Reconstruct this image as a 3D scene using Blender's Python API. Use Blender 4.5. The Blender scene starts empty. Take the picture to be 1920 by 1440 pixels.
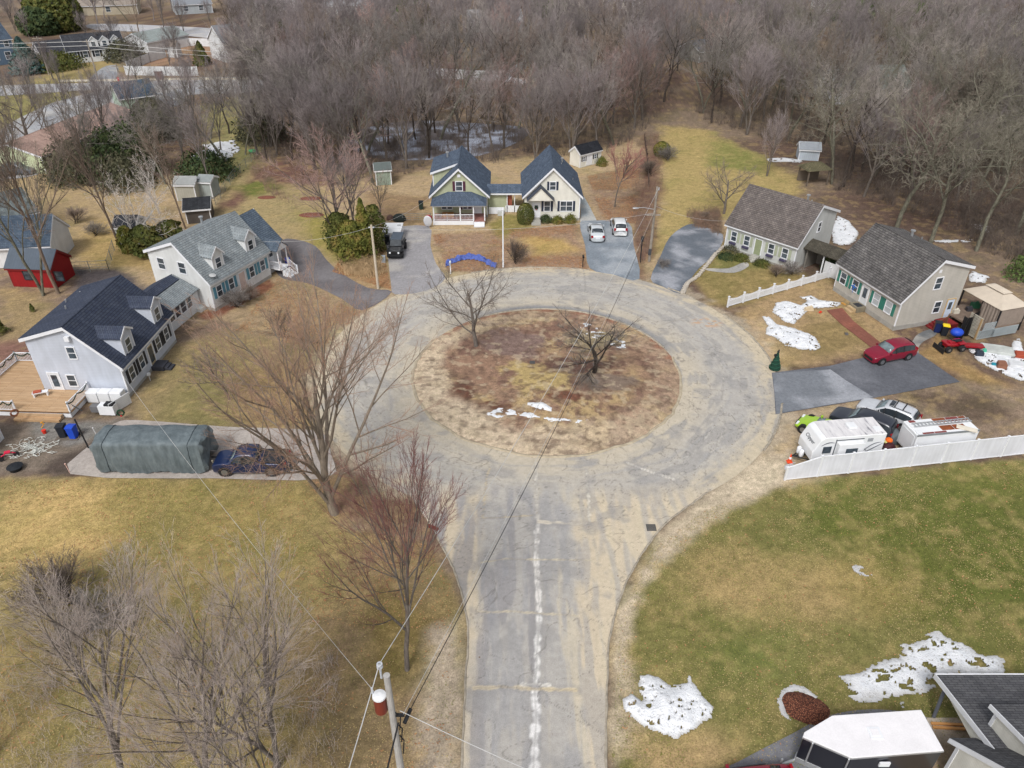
import bpy, bmesh, math, random
import numpy as np
from mathutils import Matrix, Vector
PI = math.pi
scene = bpy.context.scene
col = scene.collection

# ---------------------------------------------------------------- camera, sky, sun, exposure
CAMH = 36.0; FPX = 1390.0; PITCH = math.radians(33.69)
cd = bpy.data.cameras.new('camera'); cam = bpy.data.objects.new('camera', cd); col.objects.link(cam)
cam.location = (0, 0, CAMH); cam.rotation_euler = (PI/2-PITCH, 0, 0)
cd.sensor_width = 36.0; cd.lens = 36.0*FPX/1920.0; cd.clip_start = 0.3; cd.clip_end = 2500
scene.camera = cam
world = bpy.data.worlds.new('World'); scene.world = world; world.use_nodes = True
wn = world.node_tree.nodes; wl = world.node_tree.links
bg = wn['Background']; sky = wn.new('ShaderNodeTexSky'); sky.sky_type = 'NISHITA'; sky.sun_disc = False
SUN_EL = math.radians(50); SUN_ROT = math.radians(200)
sky.sun_elevation = SUN_EL; sky.sun_rotation = SUN_ROT
sky.dust_density = 4.0; sky.air_density = 1.0; sky.ozone_density = 1.0
hs = wn.new('ShaderNodeHueSaturation'); hs.inputs['Saturation'].default_value = 0.3
wl.new(sky.outputs[0], hs.inputs['Color']); wl.new(hs.outputs[0], bg.inputs['Color'])
bg.inputs['Strength'].default_value = 0.14
sd = bpy.data.lights.new('sun', 'SUN'); sun = bpy.data.objects.new('sun', sd); col.objects.link(sun)
sd.energy = 1.5; sd.angle = math.radians(12); sd.color = (1.0, 0.985, 0.965)
dirv = Vector((math.sin(SUN_ROT)*math.cos(SUN_EL), math.cos(SUN_ROT)*math.cos(SUN_EL), math.sin(SUN_EL)))
sun.rotation_euler = dirv.to_track_quat('Z', 'Y').to_euler()
vs = scene.view_settings; vs.view_transform = 'Standard'; vs.look = 'None'; vs.gamma = 1.0
vs.exposure = 0.22

# ---------------------------------------------------------------- projection helpers (photo measurements -> metres)
_c, _s = math.cos(PITCH), math.sin(PITCH)
def at(px, py, h=0.0):
    a = (px-960)/FPX; b = (720-py)/FPX
    dy = _c+b*_s; dz = -_s+b*_c; t = (h-CAMH)/dz
    return Vector((a*t, dy*t, h))
def ztop(py, Y):
    return CAMH - Y*math.tan(PITCH+math.atan((py-720)/FPX))
def sc(px, py):           # photo pixels per metre on the ground
    p = at(px, py); return FPX/(p.y*_c+CAMH*_s)

# ---------------------------------------------------------------- colour / noise helpers
def lin(c):
    c = c/255.0
    return c/12.92 if c <= 0.04045 else ((c+0.055)/1.055)**2.4
def C3(r, g, b): return (lin(r), lin(g), lin(b))
def _hash(ix, iy, seed):
    n = (ix*374761393 + iy*668265263 + seed*974634777) & 0xffffffff
    n = ((n ^ (n >> 13))*1274126177) & 0xffffffff
    n = n ^ (n >> 16)
    return (n & 0xffff)/65535.0
def vnoise(x, y, seed=0):
    xi = np.floor(x).astype(np.int64); yi = np.floor(y).astype(np.int64)
    fx = x-xi; fy = y-yi; fx = fx*fx*(3-2*fx); fy = fy*fy*(3-2*fy)
    a = _hash(xi, yi, seed); b = _hash(xi+1, yi, seed); c = _hash(xi, yi+1, seed); d = _hash(xi+1, yi+1, seed)
    return (a*(1-fx)+b*fx)*(1-fy)+(c*(1-fx)+d*fx)*fy
def fbm(x, y, sc_=1.0, oct=4, seed=0):
    s = 0; a = 0.5; t = 0
    for o in range(oct):
        s = s+a*vnoise(x*sc_+17.3*o, y*sc_-9.1*o, seed+o); t += a; a *= 0.5; sc_ *= 2.03
    return s/t
def sst(e0, e1, x):
    t = np.clip((x-e0)/(e1-e0), 0, 1); return t*t*(3-2*t)
def polydist(x, y, P):
    """signed distance, positive inside"""
    inside = np.zeros(x.shape, bool); d2 = np.full(x.shape, 1e12); n = len(P)
    for i in range(n):
        ax, ay = P[i][0], P[i][1]; bx, by = P[(i+1) % n][0], P[(i+1) % n][1]
        ex, ey = bx-ax, by-ay; L = ex*ex+ey*ey+1e-9
        t = np.clip(((x-ax)*ex+(y-ay)*ey)/L, 0, 1)
        d2 = np.minimum(d2, (x-ax-t*ex)**2+(y-ay-t*ey)**2)
        cnd = ((ay > y) != (by > y)) & (x < (bx-ax)*(y-ay)/((by-ay) if abs(by-ay) > 1e-9 else 1e-9)+ax)
        inside ^= cnd
    d = np.sqrt(d2); return np.where(inside, d, -d)
def linedist(x, y, P):
    d2 = np.full(x.shape, 1e12)
    for i in range(len(P)-1):
        ax, ay = P[i][0], P[i][1]; bx, by = P[i+1][0], P[i+1][1]
        ex, ey = bx-ax, by-ay; L = ex*ex+ey*ey+1e-9
        t = np.clip(((x-ax)*ex+(y-ay)*ey)/L, 0, 1)
        d2 = np.minimum(d2, (x-ax-t*ex)**2+(y-ay-t*ey)**2)
    return np.sqrt(d2)
def W(pts): return [tuple(at(p[0], p[1])[:2]) for p in pts]
def crop(ox, oy, s, pts): return [(ox+p[0]/s, oy+p[1]/s) for p in pts]
def smooth_poly(P, closed=True, n=4):
    out = []; N = len(P)
    for i in range(N if closed else N-1):
        p0, p1, p2, p3 = P[(i-1) % N if closed else max(i-1, 0)], P[i], P[(i+1) % N], P[(i+2) % N if closed else min(i+2, N-1)]
        for k in range(n):
            t = k/n
            out.append(tuple(0.5*((2*p1[j])+(-p0[j]+p2[j])*t+(2*p0[j]-5*p1[j]+4*p2[j]-p3[j])*t*t+(-p0[j]+3*p1[j]-3*p2[j]+p3[j])*t**3) for j in (0, 1)))
    if not closed: out.append(tuple(P[-1]))
    return out

# ---------------------------------------------------------------- materials
MATS = {}
class NT:
    def __init__(s, name):
        s.m = bpy.data.materials.new(name); s.m.use_nodes = True; s.n = s.m.node_tree.nodes; s.l = s.m.node_tree.links
        s.b = s.n['Principled BSDF']
    def new(s, t, **k):
        o = s.n.new(t)
        for a, v in k.items(): setattr(o, a, v)
        return o
    def coord(s, kind='Object', scale=(1, 1, 1)):
        tc = s.new('ShaderNodeTexCoord'); mp = s.new('ShaderNodeMapping'); mp.inputs['Scale'].default_value = scale
        s.l.new(tc.outputs[kind], mp.inputs['Vector']); return mp.outputs[0]
    def noise(s, vec, scale, detail=3, rough=0.55):
        o = s.new('ShaderNodeTexNoise'); o.inputs['Scale'].default_value = scale; o.inputs['Detail'].default_value = detail
        o.inputs['Roughness'].default_value = rough; s.l.new(vec, o.inputs['Vector']); return o.outputs['Fac']
    def ramp(s, fac, stops):
        o = s.new('ShaderNodeValToRGB'); e = o.color_ramp.elements
        while len(e) < len(stops): e.new(0.5)
        for el, (p, c) in zip(e, stops): el.position = p; el.color = (*c, 1) if len(c) == 3 else c
        s.l.new(fac, o.inputs['Fac']); return o.outputs['Color']
    def mix(s, a, b, fac, mode='MIX'):
        o = s.new('ShaderNodeMix', data_type='RGBA', blend_type=mode)
        for i, v in ((0, fac), (6, a), (7, b)):
            if isinstance(v, (int, float)): o.inputs[i].default_value = v
            elif isinstance(v, tuple): o.inputs[i].default_value = (*v, 1)
            else: s.l.new(v, o.inputs[i])
        return o.outputs[2]
    def bump(s, h, strength=0.3, dist=0.02):
        o = s.new('ShaderNodeBump'); o.inputs['Strength'].default_value = strength; o.inputs['Distance'].default_value = dist
        s.l.new(h, o.inputs['Height']); s.l.new(o.outputs[0], s.b.inputs['Normal'])
    def base(s, c, rough=0.8, metal=0.0, spec=0.3):
        if isinstance(c, tuple): s.b.inputs['Base Color'].default_value = (*c, 1)
        else: s.l.new(c, s.b.inputs['Base Color'])
        s.b.inputs['Roughness'].default_value = rough; s.b.inputs['Metallic'].default_value = metal
        s.b.inputs['Specular IOR Level'].default_value = spec
def paint(name, c, rough=0.6, var=0.12, scale=1.5, metal=0.0, spec=0.35, fine=0.08):
    """plain painted / plastic / metal surface with slight mottling and grime"""
    if name in MATS: return MATS[name]
    t = NT(name); v = t.coord()
    n1 = t.noise(v, scale, 4); n2 = t.noise(v, scale*14, 2)
    r = t.ramp(n1, [(0.3, (1-var,)*3), (0.7, (1+var*0.4,)*3)])
    r2 = t.ramp(n2, [(0.3, (1-fine,)*3), (0.7, (1.0,)*3)])
    t.base(t.mix(t.mix(c, r, 1.0, 'MULTIPLY'), r2, 1.0, 'MULTIPLY'), rough, metal, spec)
    MATS[name] = t.m; return t.m
def siding(name, c, pitch=0.16, axis=2, dark=0.74):
    if name in MATS: return MATS[name]
    t = NT(name); tc = t.new('ShaderNodeTexCoord'); sp = t.new('ShaderNodeSeparateXYZ'); t.l.new(tc.outputs['Object'], sp.inputs[0])
    m = t.new('ShaderNodeMath', operation='MULTIPLY'); m.inputs[1].default_value = 1/pitch; t.l.new(sp.outputs[axis], m.inputs[0])
    f = t.new('ShaderNodeMath', operation='FRACT'); t.l.new(m.outputs[0], f.inputs[0])
    r = t.ramp(f.outputs[0], [(0.0, (dark,)*3), (0.16, (1,)*3), (1.0, (0.97,)*3)])
    v = t.coord(); n = t.noise(v, 0.6, 5); g = t.ramp(n, [(0.3, (0.86, 0.86, 0.85)), (0.65, (1.02,)*3)])
    vs_ = t.coord(scale=(3, 3, 0.4)); n2 = t.noise(vs_, 1.0, 3); g2 = t.ramp(n2, [(0.35, (0.92,)*3), (0.6, (1,)*3)])
    t.base(t.mix(t.mix(t.mix(c, r, 1.0, 'MULTIPLY'), g, 1.0, 'MULTIPLY'), g2, 1.0, 'MULTIPLY'), 0.65)
    t.bump(f.outputs[0], 0.25, 0.02)
    MATS[name] = t.m; return t.m
def shingle(name, c, c2, mortar=None, streak=0.35, lighten=None):
    if name in MATS: return MATS[name]
    t = NT(name); v = t.coord(); b = t.new('ShaderNodeTexBrick'); t.l.new(v, b.inputs['Vector'])
    b.inputs['Color1'].default_value = (*c, 1); b.inputs['Color2'].default_value = (*c2, 1)
    b.inputs['Mortar'].default_value = (*(mortar or tuple(x*0.45 for x in c)), 1)
    b.inputs['Scale'].default_value = 1.0; b.inputs['Mortar Size'].default_value = 0.018; b.inputs['Bias'].default_value = 0.0
    b.inputs['Brick Width'].default_value = 0.42; b.inputs['Row Height'].default_value = 0.16; b.inputs['Mortar Smooth'].default_value = 0.3
    n = t.noise(v, 1.3, 5, 0.65); g = t.ramp(n, [(0.3, (1-streak,)*3), (0.72, (1.12,)*3)])
    vv = t.coord(scale=(2.2, 0.25, 0.25)); n3 = t.noise(vv, 1.6, 4); g3 = t.ramp(n3, [(0.35, (0.86,)*3), (0.65, (1.06,)*3)])
    n2 = t.noise(v, 22, 2); g2 = t.ramp(n2, [(0.3, (0.82,)*3), (0.7, (1.12,)*3)])
    cc = t.mix(t.mix(t.mix(b.outputs['Color'], g, 1.0, 'MULTIPLY'), g2, 1.0, 'MULTIPLY'), g3, 1.0, 'MULTIPLY')
    if lighten:
        nn = t.noise(t.coord(scale=(0.7, 1, 1)), 0.9, 6, 0.7); k = t.ramp(nn, [(0.52, (0, 0, 0)), (0.6, (1, 1, 1))]); cc = t.mix(cc, lighten, k)
    t.base(cc, 0.92, 0, 0.15); t.bump(b.outputs['Fac'], 0.3, 0.02)
    MATS[name] = t.m; return t.m
def bark(name, c, c2):
    if name in MATS: return MATS[name]
    t = NT(name); v = t.coord(scale=(4, 4, 1.2)); n = t.noise(v, 1.5, 5, 0.65)
    t.base(t.ramp(n, [(0.3, c), (0.7, c2)]), 0.95, 0, 0.1); t.bump(n, 0.5, 0.03)
    MATS[name] = t.m; return t.m
def glass(name='window_glass', c=(0.03, 0.04, 0.05)):
    if name in MATS: return MATS[name]
    t = NT(name); v = t.coord(); n = t.noise(v, 1.1, 2)
    t.base(t.ramp(n, [(0.35, c), (0.75, tuple(x*2.6+0.02 for x in c))]), 0.08, 0, 0.6); MATS[name] = t.m; return t.m
def carpaint(name, c, rough=0.3):
    if name in MATS: return MATS[name]
    t = NT(name); n = t.noise(t.coord(), 3, 3); g = t.ramp(n, [(0.3, (0.86,)*3), (0.7, (1.0,)*3)])
    t.base(t.mix(c, g, 1.0, 'MULTIPLY'), rough, 0.15, 0.5); t.b.inputs['Coat Weight'].default_value = 0.5; t.b.inputs['Coat Roughness'].default_value = 0.12
    MATS[name] = t.m; return t.m
def vcol(name, rough=0.95, fine=((9, .80, 1.14), (42, .70, 1.22)), bump=0.25, speck=None):
    """surface whose own colour is stored per vertex, plus fine grain"""
    t = NT(name); a = t.new('ShaderNodeAttribute', attribute_name='Col'); c = a.outputs['Color']; v = t.coord('Object')
    for sc_, lo, hi in fine:
        n = t.noise(v, sc_/5.0, 3, 0.6); c = t.mix(c, t.ramp(n, [(0.3, (lo,)*3), (0.7, (hi,)*3)]), 1.0, 'MULTIPLY')
        last = n
    for (sc_, thr, colr) in (speck or []):
        vo = t.new('ShaderNodeTexVoronoi'); vo.inputs['Scale'].default_value = sc_; t.l.new(v, vo.inputs['Vector'])
        k = t.ramp(vo.outputs['Distance'], [(thr, (1,)*3), (thr+0.05, (0,)*3)])
        k2 = t.mix(k, t.ramp(t.noise(v, 0.35, 3), [(0.40, (0.1,)*3), (0.62, (1,)*3)]), 1.0, 'MULTIPLY')
        c = t.mix(c, colr, k2)
    t.base(c, rough, 0, 0.15); t.bump(last, bump, 0.05); return t.m

# ---------------------------------------------------------------- mesh builder
class MB:
    def __init__(s, M=None): s.v = []; s.f = []; s.mi = []; s.M = M; s.cur = 0
    def add(s, vs_, fs):
        o = len(s.v)
        if s.M is not None: vs_ = [tuple(s.M @ Vector(p)) for p in vs_]
        s.v += [tuple(p) for p in vs_]; s.f += [tuple(i+o for i in f) for f in fs]; s.mi += [s.cur]*len(fs)
    def box(s, x0, x1, y0, y1, z0, z1):
        s.add([(x0, y0, z0), (x1, y0, z0), (x1, y1, z0), (x0, y1, z0), (x0, y0, z1), (x1, y0, z1), (x1, y1, z1), (x0, y1, z1)],
              [(0, 3, 2, 1), (4, 5, 6, 7), (0, 1, 5, 4), (1, 2, 6, 5), (2, 3, 7, 6), (3, 0, 4, 7)])
    def prism(s, poly, a, b, axis='x'):
        """poly of (p,q); axis x -> (a,p,q); y -> (p,a,q); z -> (p,q,a)"""
        n = len(poly); fn = {'x': lambda t, p, q: (t, p, q), 'y': lambda t, p, q: (p, t, q), 'z': lambda t, p, q: (p, q, t)}[axis]
        vs_ = [fn(a, p, q) for p, q in poly]+[fn(b, p, q) for p, q in poly]
        s.add(vs_, [tuple(range(n))[::-1], tuple(range(n, 2*n))]+[(i, (i+1) % n, (i+1) % n+n, i+n) for i in range(n)])
    def tube(s, P, R, n=8, cap=True):
        P = [Vector(p) for p in P]
        if isinstance(R, (int, float)): R = [R]*len(P)
        vs_ = []; fs = []
        for i, p in enumerate(P):
            d = (P[min(i+1, len(P)-1)]-P[max(i-1, 0)]).normalized()
            u = d.cross(Vector((0, 0, 1)) if abs(d.z) < 0.9 else Vector((1, 0, 0))).normalized(); w = d.cross(u)
            for k in range(n):
                a = 2*PI*k/n; vs_.append(p+u*math.cos(a)*R[i]+w*math.sin(a)*R[i])
        for i in range(len(P)-1):
            for k in range(n): fs.append((i*n+k, i*n+(k+1) % n, (i+1)*n+(k+1) % n, (i+1)*n+k))
        if cap: fs += [tuple(range(n)), tuple(range((len(P)-1)*n, len(P)*n))[::-1]]
        s.add(vs_, fs)
    def ball(s, c, r, n=10, m=7):
        vs_ = []; fs = []; r = r if isinstance(r, tuple) else (r, r, r)
        for j in range(m+1):
            t = PI*j/m
            for i in range(n):
                a = 2*PI*i/n; vs_.append((c[0]+r[0]*math.sin(t)*math.cos(a), c[1]+r[1]*math.sin(t)*math.sin(a), c[2]+r[2]*math.cos(t)))
        for j in range(m):
            for i in range(n): fs.append((j*n+i, (j+1)*n+i, (j+1)*n+(i+1) % n, j*n+(i+1) % n))
        s.add(vs_, fs)
    def grid(s, rows):
        n = len(rows[0]); vs_ = [p for r in rows for p in r]
        s.add(vs_, [(i*n+j, i*n+j+1, (i+1)*n+j+1, (i+1)*n+j) for i in range(len(rows)-1) for j in range(n-1)])
    def build(s, name, mats, parent=None, smooth=False, bevel=0, solid=0, fix=True):
        me = bpy.data.meshes.new(name); me.from_pydata(s.v, [], s.f)
        for m in (mats if isinstance(mats, (list, tuple)) else [mats]): me.materials.append(m)
        if any(s.mi): me.polygons.foreach_set('material_index', s.mi)
        if fix:
            bm = bmesh.new(); bm.from_mesh(me); bmesh.ops.recalc_face_normals(bm, faces=bm.faces); bm.to_mesh(me); bm.free()
        if smooth: me.polygons.foreach_set('use_smooth', [True]*len(me.polygons))
        me.update(); o = bpy.data.objects.new(name, me); col.objects.link(o)
        if parent: o.parent = parent
        if solid: md = o.modifiers.new('solid', 'SOLIDIFY'); md.thickness = solid
        if bevel: md = o.modifiers.new('bevel', 'BEVEL'); md.width = bevel; md.segments = 2; md.limit_method = 'ANGLE'
        return o
def empty(name, loc=(0, 0, 0), rz=0):
    o = bpy.data.objects.new(name, None); o.empty_display_size = 0.3; col.objects.link(o); o.location = loc; o.rotation_euler = (0, 0, rz); return o
def tag(o, label=None, cat=None, group=None, kind=None):
    if label: o['label'] = label
    if cat: o['category'] = cat
    if group: o['group'] = group
    if kind: o['kind'] = kind
    return o
def copy_tree(o, parent=None):
    c = o.copy(); col.objects.link(c); c.parent = parent
    for ch in list(o.children): copy_tree(ch, c)
    return c
def npmesh(name, verts, faces, mat, parent=None, colors=None, smooth=False, nv=None):
    """verts (N,3), faces (M,k) -> object; fast"""
    me = bpy.data.meshes.new(name); verts = np.asarray(verts, np.float32); faces = np.asarray(faces, np.int32)
    me.vertices.add(len(verts)); me.vertices.foreach_set('co', verts.ravel())
    k = faces.shape[1]; me.loops.add(faces.size); me.loops.foreach_set('vertex_index', faces.ravel())
    me.polygons.add(len(faces)); me.polygons.foreach_set('loop_start', np.arange(0, faces.size, k, dtype=np.int32))
    me.polygons.foreach_set('loop_total', np.full(len(faces), k, np.int32))
    if smooth: me.polygons.foreach_set('use_smooth', np.ones(len(faces), bool))
    if colors is not None:
        a = me.color_attributes.new('Col', 'FLOAT_COLOR', 'POINT')
        a.data.foreach_set('color', np.concatenate([colors, np.ones((len(colors), 1))], 1).astype(np.float32).ravel())
    me.materials.append(mat); me.update(calc_edges=True); me.validate()
    o = bpy.data.objects.new(name, me); col.objects.link(o)
    if parent: o.parent = parent
    return o
def gridmesh(nx, ny):
    i = np.arange(ny-1)[:, None]*nx+np.arange(nx-1)[None, :]; i = i.ravel()
    return np.stack([i, i+1, i+1+nx, i+nx], 1)
# ================================================================ GROUND
ICX, ICY, IR = 3.11, 55.95, 11.93        # island
RCX, RCY, RR = 3.1, 57.4, 20.6           # outer edge of the ring road
# --- regions of ground cover (their own colours), measured from the photograph
REG = [  # (polygon in photo px, colour, softness m, noise m, strength)
 ([(-400, 330), (0, 330), (250, 330), (440, 330), (560, 300), (720, 330), (1200, 260), (1440, 430), (1440, 470), (1240, 520), (600, 600), (300, 600), (-500, 640)], C3(176, 150, 112), 2.5, 2),
 ([(420, 330), (520, 290), (590, 330), (640, 470), (700, 520), (600, 470), (520, 440), (400, 400)], C3(162, 142, 94), 2, 1.5),
 ([(395, 400), (455, 350), (520, 285), (600, 320), (640, 345), (560, 350), (500, 345), (440, 385)], C3(118, 84, 72), 1.5, 1.6),
 ([(440, 350), (505, 335), (530, 352), (470, 372)], C3(112, 116, 48), 1, 1),
 ([(560, 400), (640, 400), (680, 470), (640, 500), (580, 460)], C3(152, 140, 62), 1.5, 1),
 ([(1240, 235), (1330, 245), (1420, 290), (1500, 330), (1500, 360), (1400, 400), (1290, 420), (1240, 480), (1215, 470), (1240, 360), (1235, 300)], C3(170, 148, 86), 1.6, 1.4),
 ([(1340, 250), (1440, 300), (1440, 330), (1330, 310)], C3(138, 134, 66), 2, 1.5),
 ([(808, 440), (1090, 420), (1104, 505), (950, 503), (840, 510)], C3(158, 128, 102), .8, .8),
 ([(905, 420), (945, 400), (985, 400), (1000, 425), (940, 445)], C3(140, 128, 62), .8, .8),
 ([(985, 440), (1060, 450), (1090, 470), (1000, 480)], C3(184, 152, 82), 1.2, 1),
 ([(1100, 330), (1190, 310), (1210, 360), (1195, 420), (1130, 415), (1100, 370)], C3(150, 124, 100), 1.2, 1.4),
 ([(690, 360), (800, 370), (806, 420), (700, 440)], C3(150, 122, 88), 1.2, 1.4),
 ([(640, 480), (720, 470), (736, 545), (690, 545), (620, 510)], C3(166, 136, 96), .8, .8),
 ([(520, 520), (610, 530), (680, 585), (640, 640), (600, 660), (440, 620), (430, 590)], C3(158, 134, 100), 1, 1),
 ([(330, 650), (430, 610), (600, 660), (590, 740), (590, 800), (260, 800), (250, 745)], C3(146, 126, 84), 1, 1),
 ([(330, 700), (420, 640), (480, 700), (430, 790), (300, 790)], C3(134, 122, 72), 2, 1.5),
 ([(440, 690), (580, 680), (590, 790), (470, 790)], C3(150, 122, 80), 1.5, 1.5),
 ([(0, 500), (130, 505), (240, 540), (190, 600), (40, 640), (-60, 640)], C3(132, 110, 92), 1.4, 1.4),
 ([(0, 540), (100, 545), (110, 600), (60, 625), (-20, 660)], C3(156, 132, 90), 1.2, 1.2),
 ([(-60, 640), (50, 640), (70, 700), (0, 730), (-80, 740)], C3(134, 96, 82), 1.4, 1.2),
 ([(120, 500), (230, 500), (300, 560), (150, 560)], C3(92, 84, 84), .8, .8),
 ([(-700, 900), (0, 893), (600, 897), (640, 985), (800, 1010), (856, 1090), (872, 1200), (860, 1440), (840, 1900), (-1200, 1900)], C3(146, 128, 74), .35, .5),
 ([(20, 930), (190, 900), (300, 950), (150, 1050), (0, 1040)], C3(190, 158, 92), 2, 2),
 ([(240, 900), (600, 920), (560, 1040), (300, 1080)], C3(150, 132, 68), 2.5, 2.5),
 ([(640, 960), (790, 1030), (850, 1100), (862, 1500), (600, 1500), (520, 1300), (640, 1120)], C3(140, 116, 82), 2, 2),
 ([(700, 1100), (840, 1120), (850, 1240), (700, 1300)], C3(128, 108, 56), 1.5, 1.6),
 ([(590, 900), (790, 960), (840, 1060), (700, 1040)], C3(136, 104, 78), 1.5, 1.5),
 ([(800, 1180), (868, 1150), (862, 1440), (840, 1600), (770, 1500)], C3(176, 158, 134), .8, .9),
 ([(1466, 905), (1920, 858), (2500, 820), (3100, 1600), (1900, 1900), (1140, 1900), (1134, 1440), (1152, 1160), (1210, 1020), (1330, 940)], C3(122, 116, 58), .5, .7),
 ([(1500, 950), (1700, 900), (1900, 900), (1920, 1000), (1700, 1040), (1500, 1040)], C3(104, 108, 40), 3, 3),
 ([(1300, 1030), (1560, 1060), (1600, 1150), (1350, 1200), (1240, 1120)], C3(160, 136, 82), 2.5, 2.5),
 ([(1560, 1060), (1800, 1020), (1850, 1120), (1640, 1160)], C3(146, 128, 66), 2, 2),
 ([(1300, 1130), (1480, 1180), (1500, 1300), (1330, 1270)], C3(110, 116, 52), 2, 2),
 ([(1650, 1000), (1920, 960), (1960, 1160), (1760, 1190)], C3(96, 102, 36), 2.5, 2.5),
 ([(1140, 1440), (1150, 1160), (1180, 1180), (1220, 1440)], C3(164, 146, 112), .7, .8),
 ([(1180, 1380), (1400, 1390), (1380, 1440), (1200, 1500)], C3(170, 142, 92), 1.3, 1),
 ([(1130, 1440), (1150, 1150), (1230, 1000), (1400, 880), (1470, 860), (1480, 905), (1345, 975), (1240, 1070), (1185, 1170), (1172, 1440), (1160, 1600)], C3(186, 168, 140), .5, .7),
 ([(1290, 520), (1360, 450), (1480, 500), (1560, 540), (1380, 580), (1330, 570)], C3(144, 124, 70), .8, .7),
 ([(1340, 470), (1450, 470), (1450, 500), (1340, 510)], C3(128, 120, 62), .7, .7),
 ([(1370, 580), (1560, 510), (1680, 630), (1720, 660), (1620, 668), (1440, 695), (1400, 610)], C3(162, 134, 92), .8, .8),
 ([(1400, 600), (1470, 580), (1460, 660), (1430, 680)], C3(184, 156, 118), 1, 1),
 ([(1500, 610), (1600, 600), (1640, 650), (1520, 670)], C3(140, 118, 72), 1.2, 1.2),
 ([(1720, 660), (1760, 630), (1800, 680), (1920, 730), (1960, 760), (1830, 720)], C3(154, 122, 72), .8, .8),
 ([(1640, 745), (1800, 716), (1920, 725), (2100, 760), (2100, 840), (1700, 850), (1580, 800)], C3(142, 120, 98), 1, 1),
 ([(1700, 740), (1850, 735), (1900, 780), (1800, 790), (1740, 760)], C3(104, 86, 70), 1, 1.2),
 ([(1455, 775), (1640, 745), (1700, 850), (1480, 900), (1380, 880), (1445, 820)], C3(176, 154, 124), .9, .9),
 ([(1400, 870), (1480, 850), (1480, 895), (1380, 930), (1300, 960)], C3(202, 184, 154), .7, .8),
 ([(-20, 790), (220, 792), (180, 850), (130, 890), (0, 893), (-200, 900)], C3(122, 108, 94), .7, .8),
 ([(60, 790), (210, 795), (150, 840), (70, 830)], C3(126, 122, 116), .6, .8),
 ([(100, 860), (190, 820), (135, 890), (60, 893)], C3(84, 72, 64), .6, .7),
 ([(330, 585), (602, 648), (602, 640), (420, 608), (330, 588)], C3(82, 66, 58), .3, .3),
 ([(505, 525), (520, 535), (395, 600), (370, 590)], C3(132, 82, 60), .35, .4),
 ([(1180, 380), (1230, 250), (1240, 330), (1225, 470), (1200, 520)], C3(124, 90, 74), 1, 1),
 # far upper left: lawns and verges
 ([(0, 170), (130, 130), (210, 120), (240, 130), (150, 150), (0, 250)], C3(156, 140, 84), 3, 3),
 ([(120, 100), (230, 90), (220, 130), (80, 140)], C3(170, 146, 92), 3, 3),
 ([(270, 105), (370, 75), (430, 90), (420, 125), (270, 125)], C3(158, 122, 94), 3, 3),
 ([(150, 195), (290, 165), (280, 200), (170, 220)], C3(150, 138, 72), 2, 2),
 ([(380, 200), (480, 170), (500, 280), (430, 340), (400, 290)], C3(146, 138, 84), 2, 3),
 ([(0, 330), (250, 300), (330, 400), (230, 470), (120, 480), (0, 470)], C3(172, 146, 104), 2, 2),
 ([(170, 410), (310, 430), (300, 510), (160, 500)], C3(180, 150, 88), 1.5, 1.5),
 ([(-30, 170), (140, 160), (120, 220), (0, 300)], C3(140, 132, 76), 2, 3),
]
def ground_col(x, y):
    n1 = fbm(x, y, .22, 4, 3)-.5; n2 = fbm(x, y, .9, 3, 9)-.5; n3 = fbm(x, y, .05, 3, 21)
    c = np.empty(x.shape+(3,)); a = np.array(C3(104, 82, 70)); b = np.array(C3(134, 114, 94))
    k = sst(.35, .65, n3)[..., None]; c[:] = a*(1-k)+b*k
    for P, cc, soft, nz, in REG:
        Q = np.array(W(P)); m = ((x > Q[:, 0].min()-6) & (x < Q[:, 0].max()+6) & (y > Q[:, 1].min()-6) & (y < Q[:, 1].max()+6))
        if not m.any(): continue
        d = polydist(x[m], y[m], W(P))+nz*(n1[m]*2.2+n2[m]*1.2)
        k = sst(-soft, soft, d)[:, None]; c[m] = c[m]*(1-k)+np.array(cc)*k
    rr_ = np.hypot(x-RCX, y-RCY)-RR; k = (sst(1.3, -.1, rr_+n2*2.6+n1*2.0)*(rr_ > -1)*.75)[..., None]; c = c*(1-k)+np.array(C3(178, 162, 136))*k
    # blotchy mix of straw, green and bare soil inside the grass
    m1 = fbm(x, y, .35, 4, 31); m2 = fbm(x, y, 1.3, 3, 37); m3 = fbm(x, y, 3.1, 2, 41)
    warm = (c[..., 0] > c[..., 2]*1.9)[..., None]
    k = (sst(.52, .70, m1)*.5)[..., None]*warm; c = c*(1-k)+c*np.array([.74, .84, .66])*k
    k = (sst(.52, .72, m2)*.28)[..., None]*warm; c = c*(1-k)+np.array(C3(190, 160, 98))*k
    m5 = fbm(x*1.0, y*2.2, 1.9, 3, 47); k = (sst(.50, .64, m5)*.38)[..., None]; c = c*(1-k)+c*np.array([.62, .66, .60])*k
    c *= (.80+.40*m3)[..., None]
    g = c.mean(-1, keepdims=True); return c*.82+g*.18*np.array([1.02, 1.0, .98])
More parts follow.
